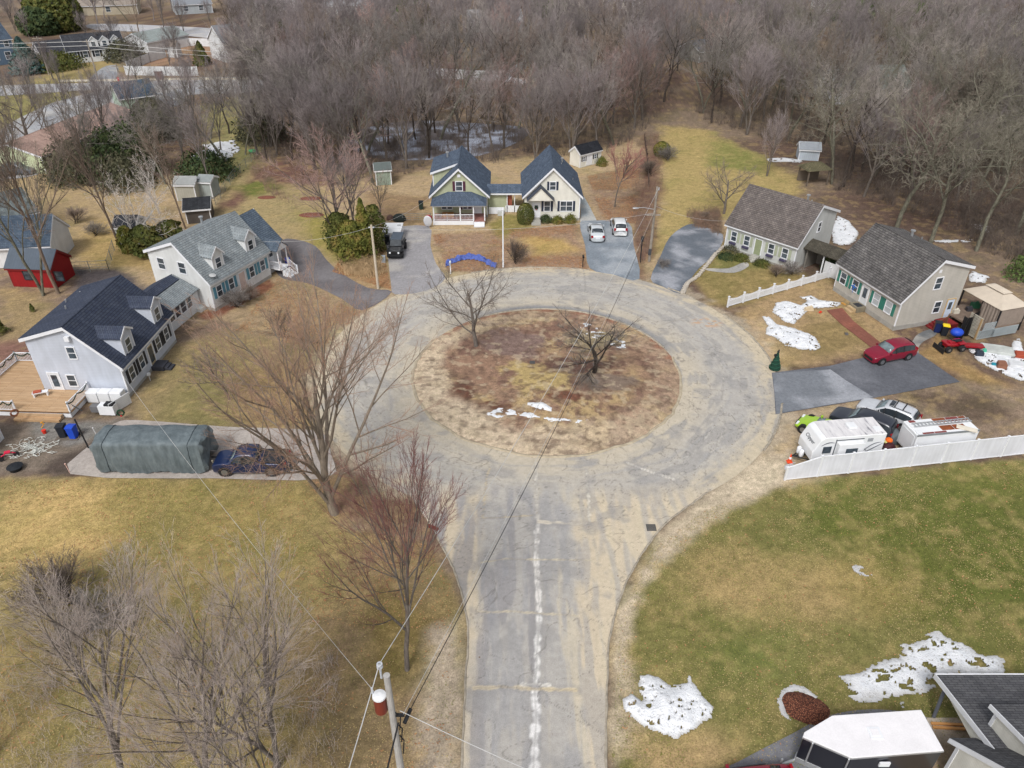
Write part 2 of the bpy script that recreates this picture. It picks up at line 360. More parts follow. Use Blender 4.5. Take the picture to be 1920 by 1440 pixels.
def island_col(x, y):
    r = np.hypot(x-ICX, y-ICY)/IR; n1 = fbm(x, y, .3, 4, 5); n2 = fbm(x, y, 1.1, 4, 6); n3 = fbm(x, y, 3.5, 2, 7)
    c = np.empty(x.shape+(3,)); c[:] = C3(150, 116, 88)
    def bl(cc, k):
        nonlocal c
        k = k[..., None]; c = c*(1-k)+np.array(cc)*k
    bl(C3(178, 150, 92), sst(.45, .65, n1)*.8)
    bl(C3(118, 84, 70), sst(.5, .62, n2)*.75)
    def blob(px, py, rx, ry, cc, s=1.0):
        p = at(px, py); d = np.sqrt(((x-p.x)/rx)**2+((y-p.y)/ry)**2)+(n2-.5)*1.2
        bl(cc, sst(1.15, .65, d)*s)
    blob(960, 650, 3.5, 3.2, C3(128, 102, 92)); blob(900, 690, 3.2, 2.6, C3(148, 112, 86)); blob(1010, 710, 3.2, 2.5, C3(176, 150, 84))
    blob(1080, 690, 3.5, 1.3, C3(104, 74, 62)); blob(1130, 720, 3, 1.6, C3(126, 106, 90)); blob(1060, 745, 1.6, .8, C3(118, 74, 52))
    blob(860, 740, 1.3, 2.2, C3(104, 62, 44)); blob(905, 765, 2.4, .7, C3(104, 66, 46)); blob(1110, 640, 3, 2.2, C3(150, 140, 96), .6)
    blob(1000, 590, 5, 1.0, C3(128, 98, 72), .7)
    y2 = y-ICY
    edge = sst(.72, .9, r+(n1-.5)*.35+(y2 < 0)*(-y2/IR)*.12)
    bl(C3(196, 174, 142), edge*np.clip(.55+.5*np.sin(np.arctan2(y-ICY, x-ICX)*1.0+4.2), .25, 1))
    rut = sst(.55, .66, fbm(x*.6, y*2.4, .8, 3, 71))*sst(.55, .75, r)*(y2 < 2)
    bl(C3(122, 98, 74), rut*.45*sst(.35, .6, n1))
    n6 = fbm(x, y, 2.2, 3, 72); bl(C3(96, 74, 60), sst(.56, .66, n6)*.5); bl(C3(188, 168, 132), sst(.58, .70, fbm(x, y, 1.7, 3, 73))*.45)
    # leaf line against the north kerb
    bl(C3(150, 92, 62), sst(.90, .97, r)*(y2 > 2)*sst(.4, .6, n2)*.7)
    g = c.mean(-1, keepdims=True); c = c*.74+g*.26*np.array([1.03, 1.0, .96]); return c*(.82+.44*n3)[..., None]

SPECK = [(2.9, .040, C3(196, 178, 142)), (3.4, .05, C3(88, 62, 44)), (1.9, .03, C3(136, 92, 66))]
gm = vcol('ground_cover', speck=SPECK, fine=((14, .84, 1.12), (60, .66, 1.28)))
# one sheet that reaches beyond everything in view; spacing grows with distance
def axis(lo, hi, near_lo, near_hi, d):
    a = list(np.arange(near_lo, near_hi, d)); s = d; p = near_hi
    while p < hi: a.append(p); s = min(s*1.045, 12); p += s
    a.append(hi); s = d; p = near_lo-d; b = []
    while p > lo: b.append(p); s = min(s*1.045, 12); p -= s
    b.append(lo); return np.array(b[::-1]+a)
gx = axis(-900, 900, -66, 66, .27); gy = axis(-300, 1500, 17, 128, .27)
X, Y = np.meshgrid(gx, gy)
Z = (fbm(X, Y, .12, 3, 77)-.5)*.05
Cg = ground_col(X, Y)
go = npmesh('ground', np.stack([X, Y, Z*0-.03+Z*.3], -1).reshape(-1, 3), gridmesh(len(gx), len(gy)), gm, colors=Cg.reshape(-1, 3), smooth=True)
tag(go, kind='structure')

# ---------------------------------------------------------------- road (ring + neck)
CR = [  # cracks: (photo polyline, width m, colour)
 ([(1006, 868), (1005, 920), (1008, 985)], .10, C3(218, 212, 200)), ([(1008, 985), (1005, 1040), (1008, 1100), (1012, 1150)], .17, C3(226, 222, 216)),
 ([(1012, 1150), (1008, 1200), (1003, 1290)], .2, C3(228, 226, 222)), ([(1003, 1290), (1006, 1360), (1000, 1440), (998, 1500)], .26, C3(232, 230, 228)),
 ([(905, 972), (1000, 966)], .07, C3(200, 186, 160)), ([(1010, 978), (1060, 982), (1106, 982)], .14, C3(216, 206, 188)), ([(1106, 982), (1103, 930), (1100, 880)], .08, C3(220, 214, 200)),
 ([(902, 1054), (950, 1048), (1005, 1049), (1110, 1050), (1125, 1060)], .07, C3(210, 198, 172)), ([(895, 1148), (960, 1146), (1010, 1150), (1085, 1155)], .08, C3(208, 196, 172)),
 ([(890, 1290), (960, 1288), (1010, 1292), (1080, 1294)], .14, C3(206, 190, 158)), ([(980, 1282), (1030, 1284)], .1, C3(224, 220, 212)),
 ([(905, 972), (912, 900), (918, 878)], .06, C3(206, 190, 160)), ([(1106, 982), (1122, 1050)], .06, C3(206, 196, 176)),
 ([(1320, 868), (1362, 806), (1352, 760), (1358, 700), (1340, 650), (1290, 600)], .05, C3(206, 200, 190)),
 ([(1176, 868), (1228, 888), (1262, 898)], .1, C3(222, 216, 206)), ([(1228, 888), (1300, 850), (1340, 800)], .06, C3(200, 196, 188)),
 ([(1452, 760), (1360, 752), (1300, 745)], .05, C3(190, 186, 180)), ([(1362, 690), (1420, 680), (1450, 690)], .05, C3(190, 186, 178)),
 ([(800, 560), (850, 540), (930, 526)], .05, C3(190, 184, 172)), ([(1095, 505), (1098, 545)], .05, C3(170, 166, 160)), ([(1240, 610), (1300, 590)], .05, C3(180, 172, 160)),
]
def road_col(x, y):
    r = np.hypot(x-RCX, y-RCY); th = np.arctan2(y-RCY, x-RCX)
    n1 = fbm(r*1.2+3, th*5, 1.0, 4, 11); nn = fbm(x*1.7, y*.22, 1.0, 4, 12)
    inring = sst(38.5, 41.5, y+np.abs(x-3)*.0)
    n = n1*inring+nn*(1-inring); n2 = fbm(x, y, .5, 4, 13); n3 = fbm(x, y, 2.5, 3, 14)
    c = np.empty(x.shape+(3,)); c[:] = C3(168, 164, 158)
    def bl(cc, k):
        nonlocal c
        k = np.clip(k, 0, 1)[..., None]; c = c*(1-k)+np.array(cc)*k
    sand = C3(188, 181, 168)
    left = (y > 66) | (x < -2)
    bl(sand, inring*sst(.46, .66, n+.07*(x < 3)+.03)*.6)
    # inner part of the ring, next to the island, carries more sand
    ri = np.hypot(x-ICX, y-ICY)
    bl(C3(190, 178, 156), inring*sst(15.3+2*n2, 12.2, ri)*.7)
    bl(C3(192, 178, 152), sst(18.4, 20.7, r+n3*1.5-.3)*inring*.8)
    bl(C3(148, 146, 144), inring*sst(.52, .66, n1)*(.35+.35*sst(-2, 8, x)))
    for rk_ in (14.6, 16.1, 17.9, 19.2): bl(C3(150, 150, 150), inring*sst(.28, .0, np.abs(r-rk_+(n2-.5)*1.6))*sst(.4, .6, fbm(th*4, r*.3, 1, 3, int(rk_*10)))*.45)
    # shade along the island kerb painted into the road colour, north-east side
    ang = np.degrees(np.arctan2(y-ICY, x-ICX))
    bl(C3(126, 128, 132), sst(13.4, 12.3, ri+.7*(n2-.5))*sst(8, 25, ang)*sst(150, 110, ang)*.8)
    # neck: grey slabs with sand on both sides
    xl, xr = at(898, 1100).x, at(1085, 1100).x
    edge = np.minimum(x-xl, xr+.25*(y-29)*.25-x)+(n2-.5)*1.3+(nn-.5)*1.0
    bl(C3(196, 182, 158), (1-inring)*sst(.7, -.4, edge)*.9)
    bl(C3(196, 184, 160), (1-inring)*sst(.50, .68, nn)*.6*(x > at(1012, 1200).x))
    bl(C3(138, 136, 138), (1-inring)*sst(.54, .38, nn)*.7*(x < at(1005, 1200).x))
    bl(C3(146, 146, 148), (1-inring)*sst(.55, .38, fbm(x*2.3, y*.3, 1, 3, 19))*.5)
    bl(C3(144, 142, 140), sst(.57, .70, fbm(x, y, .55, 4, 23))*.55)
    for P, w, cc in CR:
        Q = W(P); jx = (fbm(x, y, 1.6, 2, 51)-.5)*.10; jy = (fbm(x, y, 1.6, 2, 52)-.5)*.10
        m = (x > min(q[0] for q in Q)-1) & (x < max(q[0] for q in Q)+1) & (y > min(q[1] for q in Q)-1) & (y < max(q[1] for q in Q)+1)
        d = linedist(x[m]+jx[m], y[m]+jy[m], Q); k = np.zeros(x.shape); k[m] = sst(w*1.15, w*.35, d+(n3[m]-.5)*w*1.6); bl(cc, k*(.85-.25*(n2 > .52)))
        k[m] = sst(w*3.2, w*1.1, d)*sst(.42, .6, n3[m]); bl(C3(132, 130, 130), k*.35)
        k[m] = sst(.05, .0, np.abs(d-.02)); bl(C3(110, 106, 100), k*.35)
    # wandering hairline cracks
    for sd_ in (61, 62, 63):
        v = np.abs(fbm(x, y, .33, 3, sd_)-.5); bl(C3(108, 104, 100), sst(.005, .0, v)*.6)
    # old ochre dig-in marks
    p = at(1325, 605); d = np.hypot((x-p.x)/1.9, (y-p.y)/1.2); bl(C3(186, 150, 118), sst(1, .5, d)*sst(.5, .62, fbm(x, y, 3, 2, 90))*.8)
    return c*(.90+.2*n3)[..., None]
rm = vcol('road_surface', rough=.9, fine=((20, .92, 1.07), (110, .80, 1.16)), bump=.12, speck=[(1.2, .03, C3(110, 84, 60))])
nr, na = 96, 900
rr = np.linspace(0, 1, nr); aa = np.linspace(0, 2*PI, na)
A, Rr = np.meshgrid(aa, rr)
xi = ICX+(IR-.1)*np.cos(A); yi = ICY+(IR-.1)*np.sin(A); xo = RCX+RR*np.cos(A); yo = RCY+RR*np.sin(A)
X = xi*(1-Rr)+xo*Rr; Y = yi*(1-Rr)+yo*Rr
ro = npmesh('ring_road', np.stack([X, Y, X*0+.008], -1).reshape(-1, 3), gridmesh(na, nr)[:, ::-1], rm, colors=road_col(X, Y).reshape(-1, 3)); tag(ro, kind='structure')
NL = W([(862, 1620), (866, 1440), (872, 1300), (877, 1180), (862, 1100), (838, 1040), (800, 975), (760, 920), (700, 860)])
NR = W([(1136, 1620), (1136, 1440), (1138, 1300), (1146, 1180), (1180, 1080), (1240, 990), (1310, 935), (1380, 880), (1420, 820)])
def resamp(P, n):
    P = np.array(smooth_poly(P, False, 6)); d = np.r_[0, np.cumsum(np.hypot(*np.diff(P, axis=0).T))]; t = np.linspace(0, d[-1], n)
    return np.stack([np.interp(t, d, P[:, 0]), np.interp(t, d, P[:, 1])], 1)
nlp = resamp(NL, 420); nrp = resamp(NR, 420); s = np.linspace(0, 1, 130)
X = nlp[:, None, 0]*(1-s)+nrp[:, None, 0]*s; Y = nlp[:, None, 1]*(1-s)+nrp[:, None, 1]*s
fc = gridmesh(130, 420)
ri = np.hypot(X-ICX, Y-ICY).ravel(); ok = (ri[fc] > IR-.05).all(1); fc = fc[ok]
rk = npmesh('road', np.stack([X, Y, X*0+.004], -1).reshape(-1, 3), fc, rm, colors=road_col(X, Y).reshape(-1, 3)); tag(rk, kind='structure')

# island: a slightly domed disc with a low kerb
nr, na = 90, 620
rr = np.linspace(0.001, 1, nr); aa = np.linspace(0, 2*PI, na); A, Rr = np.meshgrid(aa, rr)
X = ICX+IR*Rr*np.cos(A); Y = ICY+IR*Rr*np.sin(A)
Z = .03+.22*(1-Rr**2)+.05*(fbm(X, Y, .8, 3, 88)-.5)*(1-Rr)+.05*np.clip(1-((Rr-.93)/.05)**2, 0, 1)
io = npmesh('island_ground', np.stack([X, Y, Z], -1).reshape(-1, 3), gridmesh(na, nr)[:, ::-1], gm, colors=island_col(X, Y).reshape(-1, 3), smooth=True); tag(io, kind='structure')
kb = paint('kerb_asphalt', C3(164, 155, 140), .95, .35, 3)
def curve_strip(name, P, w, h, mat, closed=False, kind='structure', wob=.03):
    P = [Vector((p[0], p[1], 0)) for p in P]; b = MB(); rows = []; n = len(P); rnd = random.Random(4)
    for i, p in enumerate(P):
        d = (P[(i+1) % n if closed else min(i+1, n-1)]-P[(i-1) % n if closed else max(i-1, 0)]).normalized(); nrm = Vector((-d.y, d.x, 0)); ww = w*(1+rnd.uniform(-.2, .2)); q = p+nrm*rnd.uniform(-wob, wob)
        rows.append([q-nrm*ww, q-nrm*ww*.6+Vector((0, 0, h)), q+nrm*ww*.6+Vector((0, 0, h*rnd.uniform(.8, 1.1))), q+nrm*ww])
    if closed: rows.append(rows[0])
    b.grid(rows); o = b.build(name, mat, smooth=True); tag(o, kind=kind); return o
def arc(cx, cy, r, a0, a1, n=60): return [(cx+r*math.cos(math.radians(a0+(a1-a0)*i/n)), cy+r*math.sin(math.radians(a0+(a1-a0)*i/n))) for i in range(n+1)]
curve_strip('kerb', arc(RCX, RCY, RR+.05, -1, 27), .09, .10, kb)
curve_strip('kerb', arc(RCX, RCY, RR+.05, 38, 48), .09, .10, kb)
curve_strip('kerb', arc(RCX, RCY, RR+.05, 74, 112), .09, .10, kb)
curve_strip('kerb', arc(RCX, RCY, RR+.05, -38, -18), .09, .08, kb)
curve_strip('kerb', [tuple(p) for p in nlp[0:290:5]], .065, .06, kb)
curve_strip('kerb', [tuple(p) for p in nrp[0:330:5]], .065, .05, kb)
curve_strip('kerb', arc(ICX, ICY, IR+.0, 20, 120), .10, .13, kb)
curve_strip('kerb', arc(ICX, ICY, IR+.0, 150, 372), .13, .09, paint('sandy_kerb', C3(176, 164, 142), .95, .3, 2), wob=.12)

# ---------------------------------------------------------------- driveways, paths, far roads
def slab(name, px, colr, z, seed, light=None, lk=.5, res=.22, wob=.12, label=None):
    Pw = smooth_poly(W(px), True, 3) if wob > 0 else W(px); P = np.array(Pw); x0, y0 = P.min(0)-.3; x1, y1 = P.max(0)+.3
    bm = bmesh.new(); fv = [bm.verts.new((p[0], p[1], z)) for p in (Pw)]; bm.faces.new(fv)
    bmesh.ops.triangulate(bm, faces=bm.faces)
    for k in range(2 if res >= .2 else 3):
        pass
    # cut by a regular lattice so that the per-vertex colour has detail
    st = max(res*2.2, (x1-x0)/70, (y1-y0)/70)
    for v in np.arange(x0, x1, st): bmesh.ops.bisect_plane(bm, geom=bm.verts[:]+bm.edges[:]+bm.faces[:], plane_co=(v, 0, 0), plane_no=(1, 0, 0))
    for v in np.arange(y0, y1, st): bmesh.ops.bisect_plane(bm, geom=bm.verts[:]+bm.edges[:]+bm.faces[:], plane_co=(0, v, 0), plane_no=(0, 1, 0))
    me = bpy.data.meshes.new(name); bm.normal_update(); bm.to_mesh(me); bm.free()
    if len(me.polygons) and me.polygons[0].normal.z < 0: me.flip_normals()
    co = np.empty(len(me.vertices)*3); me.vertices.foreach_get('co', co); co = co.reshape(-1, 3)
    c = np.empty((len(co), 3)); c[:] = colr; n = fbm(co[:, 0], co[:, 1], .45, 4, seed); n2 = fbm(co[:, 0], co[:, 1], 1.6, 3, seed+5)
    k = (sst(.45, .7, n)*lk)[:, None]; c = c*(1-k)+np.array(light or C3(190, 184, 174))*k; c *= (.85+.3*n2)[:, None]
    a = me.color_attributes.new('Col', 'FLOAT_COLOR', 'POINT'); a.data.foreach_set('color', np.concatenate([c, np.ones((len(c), 1))], 1).astype(np.float32).ravel())
    me.materials.append(dm); o = bpy.data.objects.new(name, me); col.objects.link(o); tag(o, kind='structure'); return o
dm = vcol('drive_surface', rough=.88, fine=((18, .84, 1.12), (120, .8, 1.18)), bump=.1)
D_E = [(722, 440), (727, 428), (803, 424), (807, 460), (818, 495), (835, 522), (800, 545), (741, 552), (733, 530), (727, 480)]
slab('driveway', D_E, C3(146, 144, 146), .014, 101)
D_F = [(1087, 418), (1110, 414), (1177, 416), (1188, 460), (1199, 523), (1150, 515), (1106, 503), (1097, 460)]
slab('driveway', D_F, C3(122, 130, 138), .014, 102, C3(176, 180, 184))
slab('path', [(1087, 362), (1097, 372), (1112, 400), (1118, 418), (1090, 420), (1089, 395)], C3(150, 158, 162), .010, 103)
D_C = crop(1220, 240, 2.743, [(190, 497), (260, 505), (372, 548), (340, 640), (250, 720), (190, 800), (150, 852), (60, 815), (0, 775), (50, 660), (100, 560)])
slab('driveway', D_C, C3(100, 106, 114), .014, 104, C3(160, 162, 168), .8)
slab('driveway', [(1447, 699), (1557, 686), (1617, 671), (1716, 658), (1800, 716), (1640, 746), (1454, 777), (1452, 740)], C3(92, 94, 100), .014, 105, C3(128, 130, 136), .4, wob=0)
slab('driveway', [(1449, 700), (1557, 693), (1587, 714), (1638, 745), (1456, 775.5), (1453, 740)], C3(116, 120, 126), .018, 106, C3(172, 174, 180), .55, wob=0)
slab('path', [(1706, 660), (1711, 640), (1722, 626), (1745, 617), (1756, 622), (1752, 630), (1732, 640), (1722, 652), (1722, 664)], C3(104, 106, 108), .010, 107)
D_B = [(531, 449), (560, 450), (592, 462), (612, 487), (640, 512), (690, 540), (735, 547), (680, 582), (640, 560), (580, 532), (530, 522), (515, 500), (524, 470)]
slab('driveway', D_B, C3(108, 104, 106), .014, 108, C3(134, 132, 134), .4)
D_A = [(215, 794), (260, 788), (420, 800), (540, 804), (605, 812), (620, 850), (612, 897), (400, 897), (132, 889), (180, 826)]
slab('driveway', D_A, C3(158, 150, 144), .014, 109, C3(184, 176, 168), .5)
slab('driveway', [(1300, 1480), (1387, 1427), (1491, 1373), (1553, 1342), (1640, 1330), (1740, 1346), (1800, 1400), (1800, 1600), (1300, 1600)], C3(120, 120, 124), .012, 110, C3(132, 132, 136), .3)
slab('patio', [(1738, 1346), (1800, 1346), (1840, 1420), (1880, 1560), (1700, 1560)], C3(142, 124, 104), .018, 111, wob=0)
slab('brick_path', crop(1220, 240, 2.743, [(905, 938), (985, 925), (1040, 990), (1190, 1110), (1130, 1125), (980, 1010)]), C3(126, 82, 70), .012, 112, C3(160, 100, 82), .4, wob=0)
slab('path', crop(1220, 240, 2.743, [(480, 690), (505, 710), (430, 745), (300, 735), (290, 722), (400, 722)]), C3(152, 150, 146), .012, 113)
# garden bed edge by the pink-brown house front etc. and the far streets
slab('street', [(-60, 310), (0, 245), (60, 210), (130, 184), (300, 150), (480, 146), (480, 172), (330, 180), (180, 225), (90, 272), (0, 345), (-60, 400)], C3(160, 162, 166), .02, 120, wob=.1)
slab('street', [(-300, 172), (150, 156), (480, 150), (700, 158), (700, 168), (400, 166), (150, 170), (-300, 200)], C3(158, 158, 160), .024, 121)
slab('street', [(170, 45), (300, 48), (480, 60), (480, 80), (300, 62), (180, 56)], C3(170, 170, 174), .03, 122)
slab('driveway', [(165, 156), (190, 128), (215, 122), (222, 132), (210, 154)], C3(140, 142, 146), .03, 123)
slab('driveway', [(0, 300), (60, 300), (80, 322), (30, 335), (-20, 330)], C3(150, 150, 154), .02, 124)
slab('driveway', [(225, 195), (270, 155), (340, 170), (330, 200)], C3(136, 140, 146), .028, 125)
slab('sidewalk', [(110, 150), (320, 147), (480, 146), (480, 149), (320, 150.5), (110, 154)], C3(202, 192, 170), .034, 126, wob=0)
slab('pond_ice', [(640, 262), (700, 236), (790, 226), (900, 232), (985, 240), (980, 262), (900, 292), (800, 300), (700, 296)], C3(104, 98, 98), .03, 127, C3(176, 184, 200), .85)
slab('dirt_bank', [(860, 150), (980, 146), (1000, 155), (860, 165)], C3(150, 120, 96), .03, 128)

# ---------------------------------------------------------------- melting snow
t = NT('old_snow'); v = t.coord(); n = t.noise(v, 2.2, 4); n2 = t.noise(v, 9, 3, .7)
gz_ = t.new('ShaderNodeSeparateXYZ'); t.l.new(t.new('ShaderNodeNewGeometry').outputs['Position'], gz_.inputs[0]); rim_ = t.ramp(gz_.outputs[2], [(.03, (.66, .64, .61)), (.12, (1, 1, 1))])
t.base(t.mix(rim_, t.mix(t.ramp(n, [(.3, (.66, .68, .71)), (.7, (.80, .81, .83))]), t.ramp(n2, [(.33, (.50, .47, .44)), (.42, (1, 1, 1))]), .8, 'MULTIPLY'), 1.0, 'MULTIPLY'), .7); t.bump(n2, .8, .10)
snow_m = t.m
def snow(px, label, thick=.16, rag=.35, hole=.36, res=.11, seed=1, z0=0.0):
    P = W(px); Q = np.array(P); xs = np.arange(Q[:, 0].min()-.5, Q[:, 0].max()+.5, res); ys = np.arange(Q[:, 1].min()-.5, Q[:, 1].max()+.5, res)
    X, Y = np.meshgrid(xs, ys); d = polydist(X, Y, P)+(fbm(X, Y, .9, 4, seed)-.5)*2*rag+(fbm(X, Y, 4.5, 3, seed+1)-.5)*.3*min(1, rag*4); fine_ = fbm(X, Y, 5.5, 3, seed+4); h = fbm(X*1.0, Y*1.6, 1.8, 4, seed+9)
    lev = d-(h < hole+.10*np.exp(-np.clip(d, 0, 9)*1.2)).astype(float)*9-((fine_ < .30+hole*.12) & (h < .52)).astype(float)*9; fc = gridmesh(len(xs), len(ys)); L = lev.ravel()
    keep = (L[fc] > 0).sum(1) >= 3; fc = fc[keep]; Zt = z0+.02+thick*(1-np.exp(-np.clip(lev, 0, 9)*2.2))*(.5+fbm(X, Y, 1.2, 3, seed+3))
    Zt = np.where(lev > 0, Zt, z0+.005); used = np.unique(fc); mp = np.full(X.size, -1); mp[used] = np.arange(len(used))
    o = npmesh('snow_patch', np.stack([X, Y, Zt], -1).reshape(-1, 3)[used], mp[fc], snow_m, smooth=True)
    tag(o, label, 'snow patch', 'melting snow patches'); return o
snow(crop(1120, 1100, 2.4, [(190, 400), (230, 392), (330, 440), (400, 430), (415, 395), (435, 440), (470, 490), (530, 545), (520, 590), (430, 650), (350, 685), (300, 670), (200, 630), (120, 560), (108, 510), (155, 480), (200, 510), (185, 440)]), 'rounded white snow patch on the green lawn nearest the road', .28, .12, .10, .07, 201)
snow(crop(1120, 1100, 2.4, [(1085, 400), (1160, 380), (1250, 350), (1350, 320), (1370, 275), (1330, 245), (1430, 250), (1480, 215), (1540, 198), (1600, 235), (1660, 260), (1720, 300), (1825, 320), (1830, 400), (1530, 405), (1530, 460), (1440, 475), (1330, 500), (1180, 520), (1110, 490), (1120, 440)]), 'long ragged snow patch beside the dark roof on the lawn', .13, .3, .24, .08, 205)
snow(crop(1120, 1100, 2.4, [(805, 520), (830, 470), (880, 437), (930, 450), (1000, 500), (1030, 560), (1010, 570), (960, 500), (900, 470), (850, 480), (838, 520), (850, 570), (870, 600), (830, 580)]), 'thin snow ring around the reddish mulch bed', .10, .08, .25, .06, 207)
snow(crop(1120, 1100, 2.4, [(1360, 515), (1385, 515), (1385, 550), (1370, 550)]), 'tiny snow scrap behind the white trailer roof', .06, .1, .2, .06, 208)
snow([(1590, 1062), (1612, 1060), (1640, 1078), (1630, 1084), (1606, 1076)], 'faint snow scrap in the middle of the right lawn', .04, .2, .45, .08, 209)
snow(crop(1220, 240, 2.743, [(765, 870), (830, 860), (870, 885), (975, 900), (960, 920), (820, 930), (790, 960), (740, 1010), (690, 1000), (625, 950), (640, 900), (700, 890), (770, 910), (810, 890)]), 'snow patch by the picket fence, nearest the brick path', .2, .16, .2, .09, 210)
snow(crop(1220, 240, 2.743, [(570, 970), (610, 970), (650, 1010), (740, 1030), (840, 1070), (875, 1120), (850, 1145), (760, 1140), (690, 1120), (640, 1075), (590, 1060), (600, 1020)]), 'curved snow patch above the green Christmas tree', .2, .16, .2, .09, 211)
snow(crop(1700, 500, 6.545, [(740, 1010), (900, 990), (1050, 1010), (1200, 1050), (1440, 1090), (1600, 1120), (1600, 1420), (1380, 1400), (1150, 1310), (950, 1210), (860, 1150)]), 'large dirty snow patch by the quad bike and junk pile', .2, .14, .27, .09, 212)
snow(crop(1220, 240, 2.743, [(960, 450), (1020, 480), (1070, 540), (1060, 580), (1000, 610), (935, 590), (930, 520)]), 'smooth snow between the two grey roofed houses', .2, .1, .1, .14, 213)
snow([(985, 756), (1020, 755), (1039, 767), (1036, 777), (1010, 773), (986, 764)], 'thick small snow mound on the round island', .3, .1, .1, .07, 214, .1)
snow(crop(740, 480, 2.595, [(420, 780), (520, 740), (600, 750), (700, 780), (800, 790), (960, 800), (900, 822), (780, 815), (620, 790), (500, 790)]), 'thin broken snow streak along the front of the island', .10, .38, .30, .07, 215, .12)
snow([(1080, 612), (1100, 608), (1135, 625), (1175, 645), (1180, 660), (1130, 648), (1100, 635)], 'scattered snow specks under the right island tree', .05, .4, .57, .08, 216, .12)
snow(crop(1220, 240, 2.743, [(1630, 490), (1700, 488), (1750, 510), (1740, 550), (1700, 540)]), 'snow scrap under the leaning woodland trees', .1, .3, .3, .14, 217)
snow(crop(1220, 240, 2.743, [(1440, 578), (1560, 575), (1670, 574), (1660, 588), (1500, 590)]), 'thin snow line behind the right grey house', .1, .3, .3, .14, 218)
snow(crop(1220, 240, 2.743, [(1655, 735), (1740, 765), (1720, 800), (1640, 790), (1640, 750)]), 'snow strip between right house and woods', .15, .2, .2, .12, 219)
snow([(1466, 872), (1490, 868), (1478, 882), (1462, 880)], 'small snow scrap by the traffic cone', .08, .15, .3, .07, 220)
snow([(1900, 640), (1912, 634), (1920, 660), (1905, 672), (1893, 664)], 'narrow snow heap beside the lattice panels', .2, .12, .2, .09, 221)
snow([(820, 128), (900, 133), (985, 150), (990, 158), (870, 150), (800, 142)], 'broad snow strip deep in the woods', .2, .8, .3, .5, 222)
snow([(1435, 297), (1470, 296), (1510, 300), (1500, 305), (1440, 303)], 'thin snow line by the woodland sheds', .1, .3, .2, .2, 223)
snow([(380, 272), (440, 262), (450, 285), (400, 295)], 'snow patch behind the white boat cover', .2, .6, .3, .25, 224)
# mulch bed
b = MB(); rows = []
for i in range(11):
    r = i/10; rows.append([(0, 0, 0)]*0+[(r*math.cos(a)*1.22*(1+.06*math.sin(3*a)), r*math.sin(a)*.98*(1+.08*math.cos(2*a)), .32*(1-r*r)+.02*math.sin(a*9+i*3)) for a in [2*PI*k/40 for k in range(41)]])
b.grid(rows)
t = NT('mulch'); v = t.coord(); vo = t.new('ShaderNodeTexVoronoi'); vo.inputs['Scale'].default_value = 14; t.l.new(v, vo.inputs['Vector'])
t.base(t.ramp(vo.outputs['Distance'], [(.1, C3(168, 124, 96)), (.3, C3(120, 72, 54)), (.7, C3(66, 40, 32))]), .95); t.bump(vo.outputs['Distance'], .8, .05)
o = b.build('mulch_bed', t.m, smooth=True); p = at(1510, 1328); o.location = (p.x, p.y, .01); o.rotation_euler = (0, 0, -.35)
tag(o, 'low oval mound of reddish mulch ringed by snow on the lawn', 'mulch bed')
# leaf piles on the back lawn
for i, (px, py, r) in enumerate([(500, 370, 1.0), (583, 372, 1.2), (584, 403, 1.3)]):
    b = MB(); rows = []
    for k in range(6):
        q = k/5; rows.append([(q*math.cos(a)*r*1.3, q*math.sin(a)*r*.7, .18*(1-q*q)) for a in [2*PI*j/20 for j in range(21)]])
    b.grid(rows); o = b.build('leaf_pile', MATS.setdefault('leafpile', paint('leaf_pile_brown', C3(128, 82, 66), .95, .4, 6)), smooth=True); p = at(px, py); o.location = (p.x, p.y, 0)
    tag(o, ['small raked leaf pile left of the other two on the back lawn', 'raked leaf pile on the back lawn, farther of the right pair', 'raked leaf pile on the back lawn, nearest the sloping driveway'][i], 'leaf pile', 'raked leaf piles')
# ================================================================ HOUSES
WHITE = paint('white_trim', C3(226, 228, 232), .5, .06); BLK = paint('black_shutter', C3(44, 46, 52), .6); GL = glass()
CURTAIN = paint('window_blind', C3(176, 182, 186), .5)
def wallM(L, W_, side, s, z, out=0.0):
    """local frame on a wall: X right as seen from outside, Y inwards, Z up"""
    if side == 'F': o = Vector((s, -out, z)); X = Vector((1, 0, 0)); Y = Vector((0, 1, 0))
    elif side == 'B': o = Vector((L-s, W_+out, z)); X = Vector((-1, 0, 0)); Y = Vector((0, -1, 0))
    elif side == 'L': o = Vector((-out, W_-s, z)); X = Vector((0, -1, 0)); Y = Vector((1, 0, 0))
    else: o = Vector((L+out, s, z)); X = Vector((0, 1, 0)); Y = Vector((-1, 0, 0))
    M = Matrix(((X.x, Y.x, 0, o.x), (X.y, Y.y, 0, o.y), (0, 0, 1, o.z), (0, 0, 0, 1))); return M
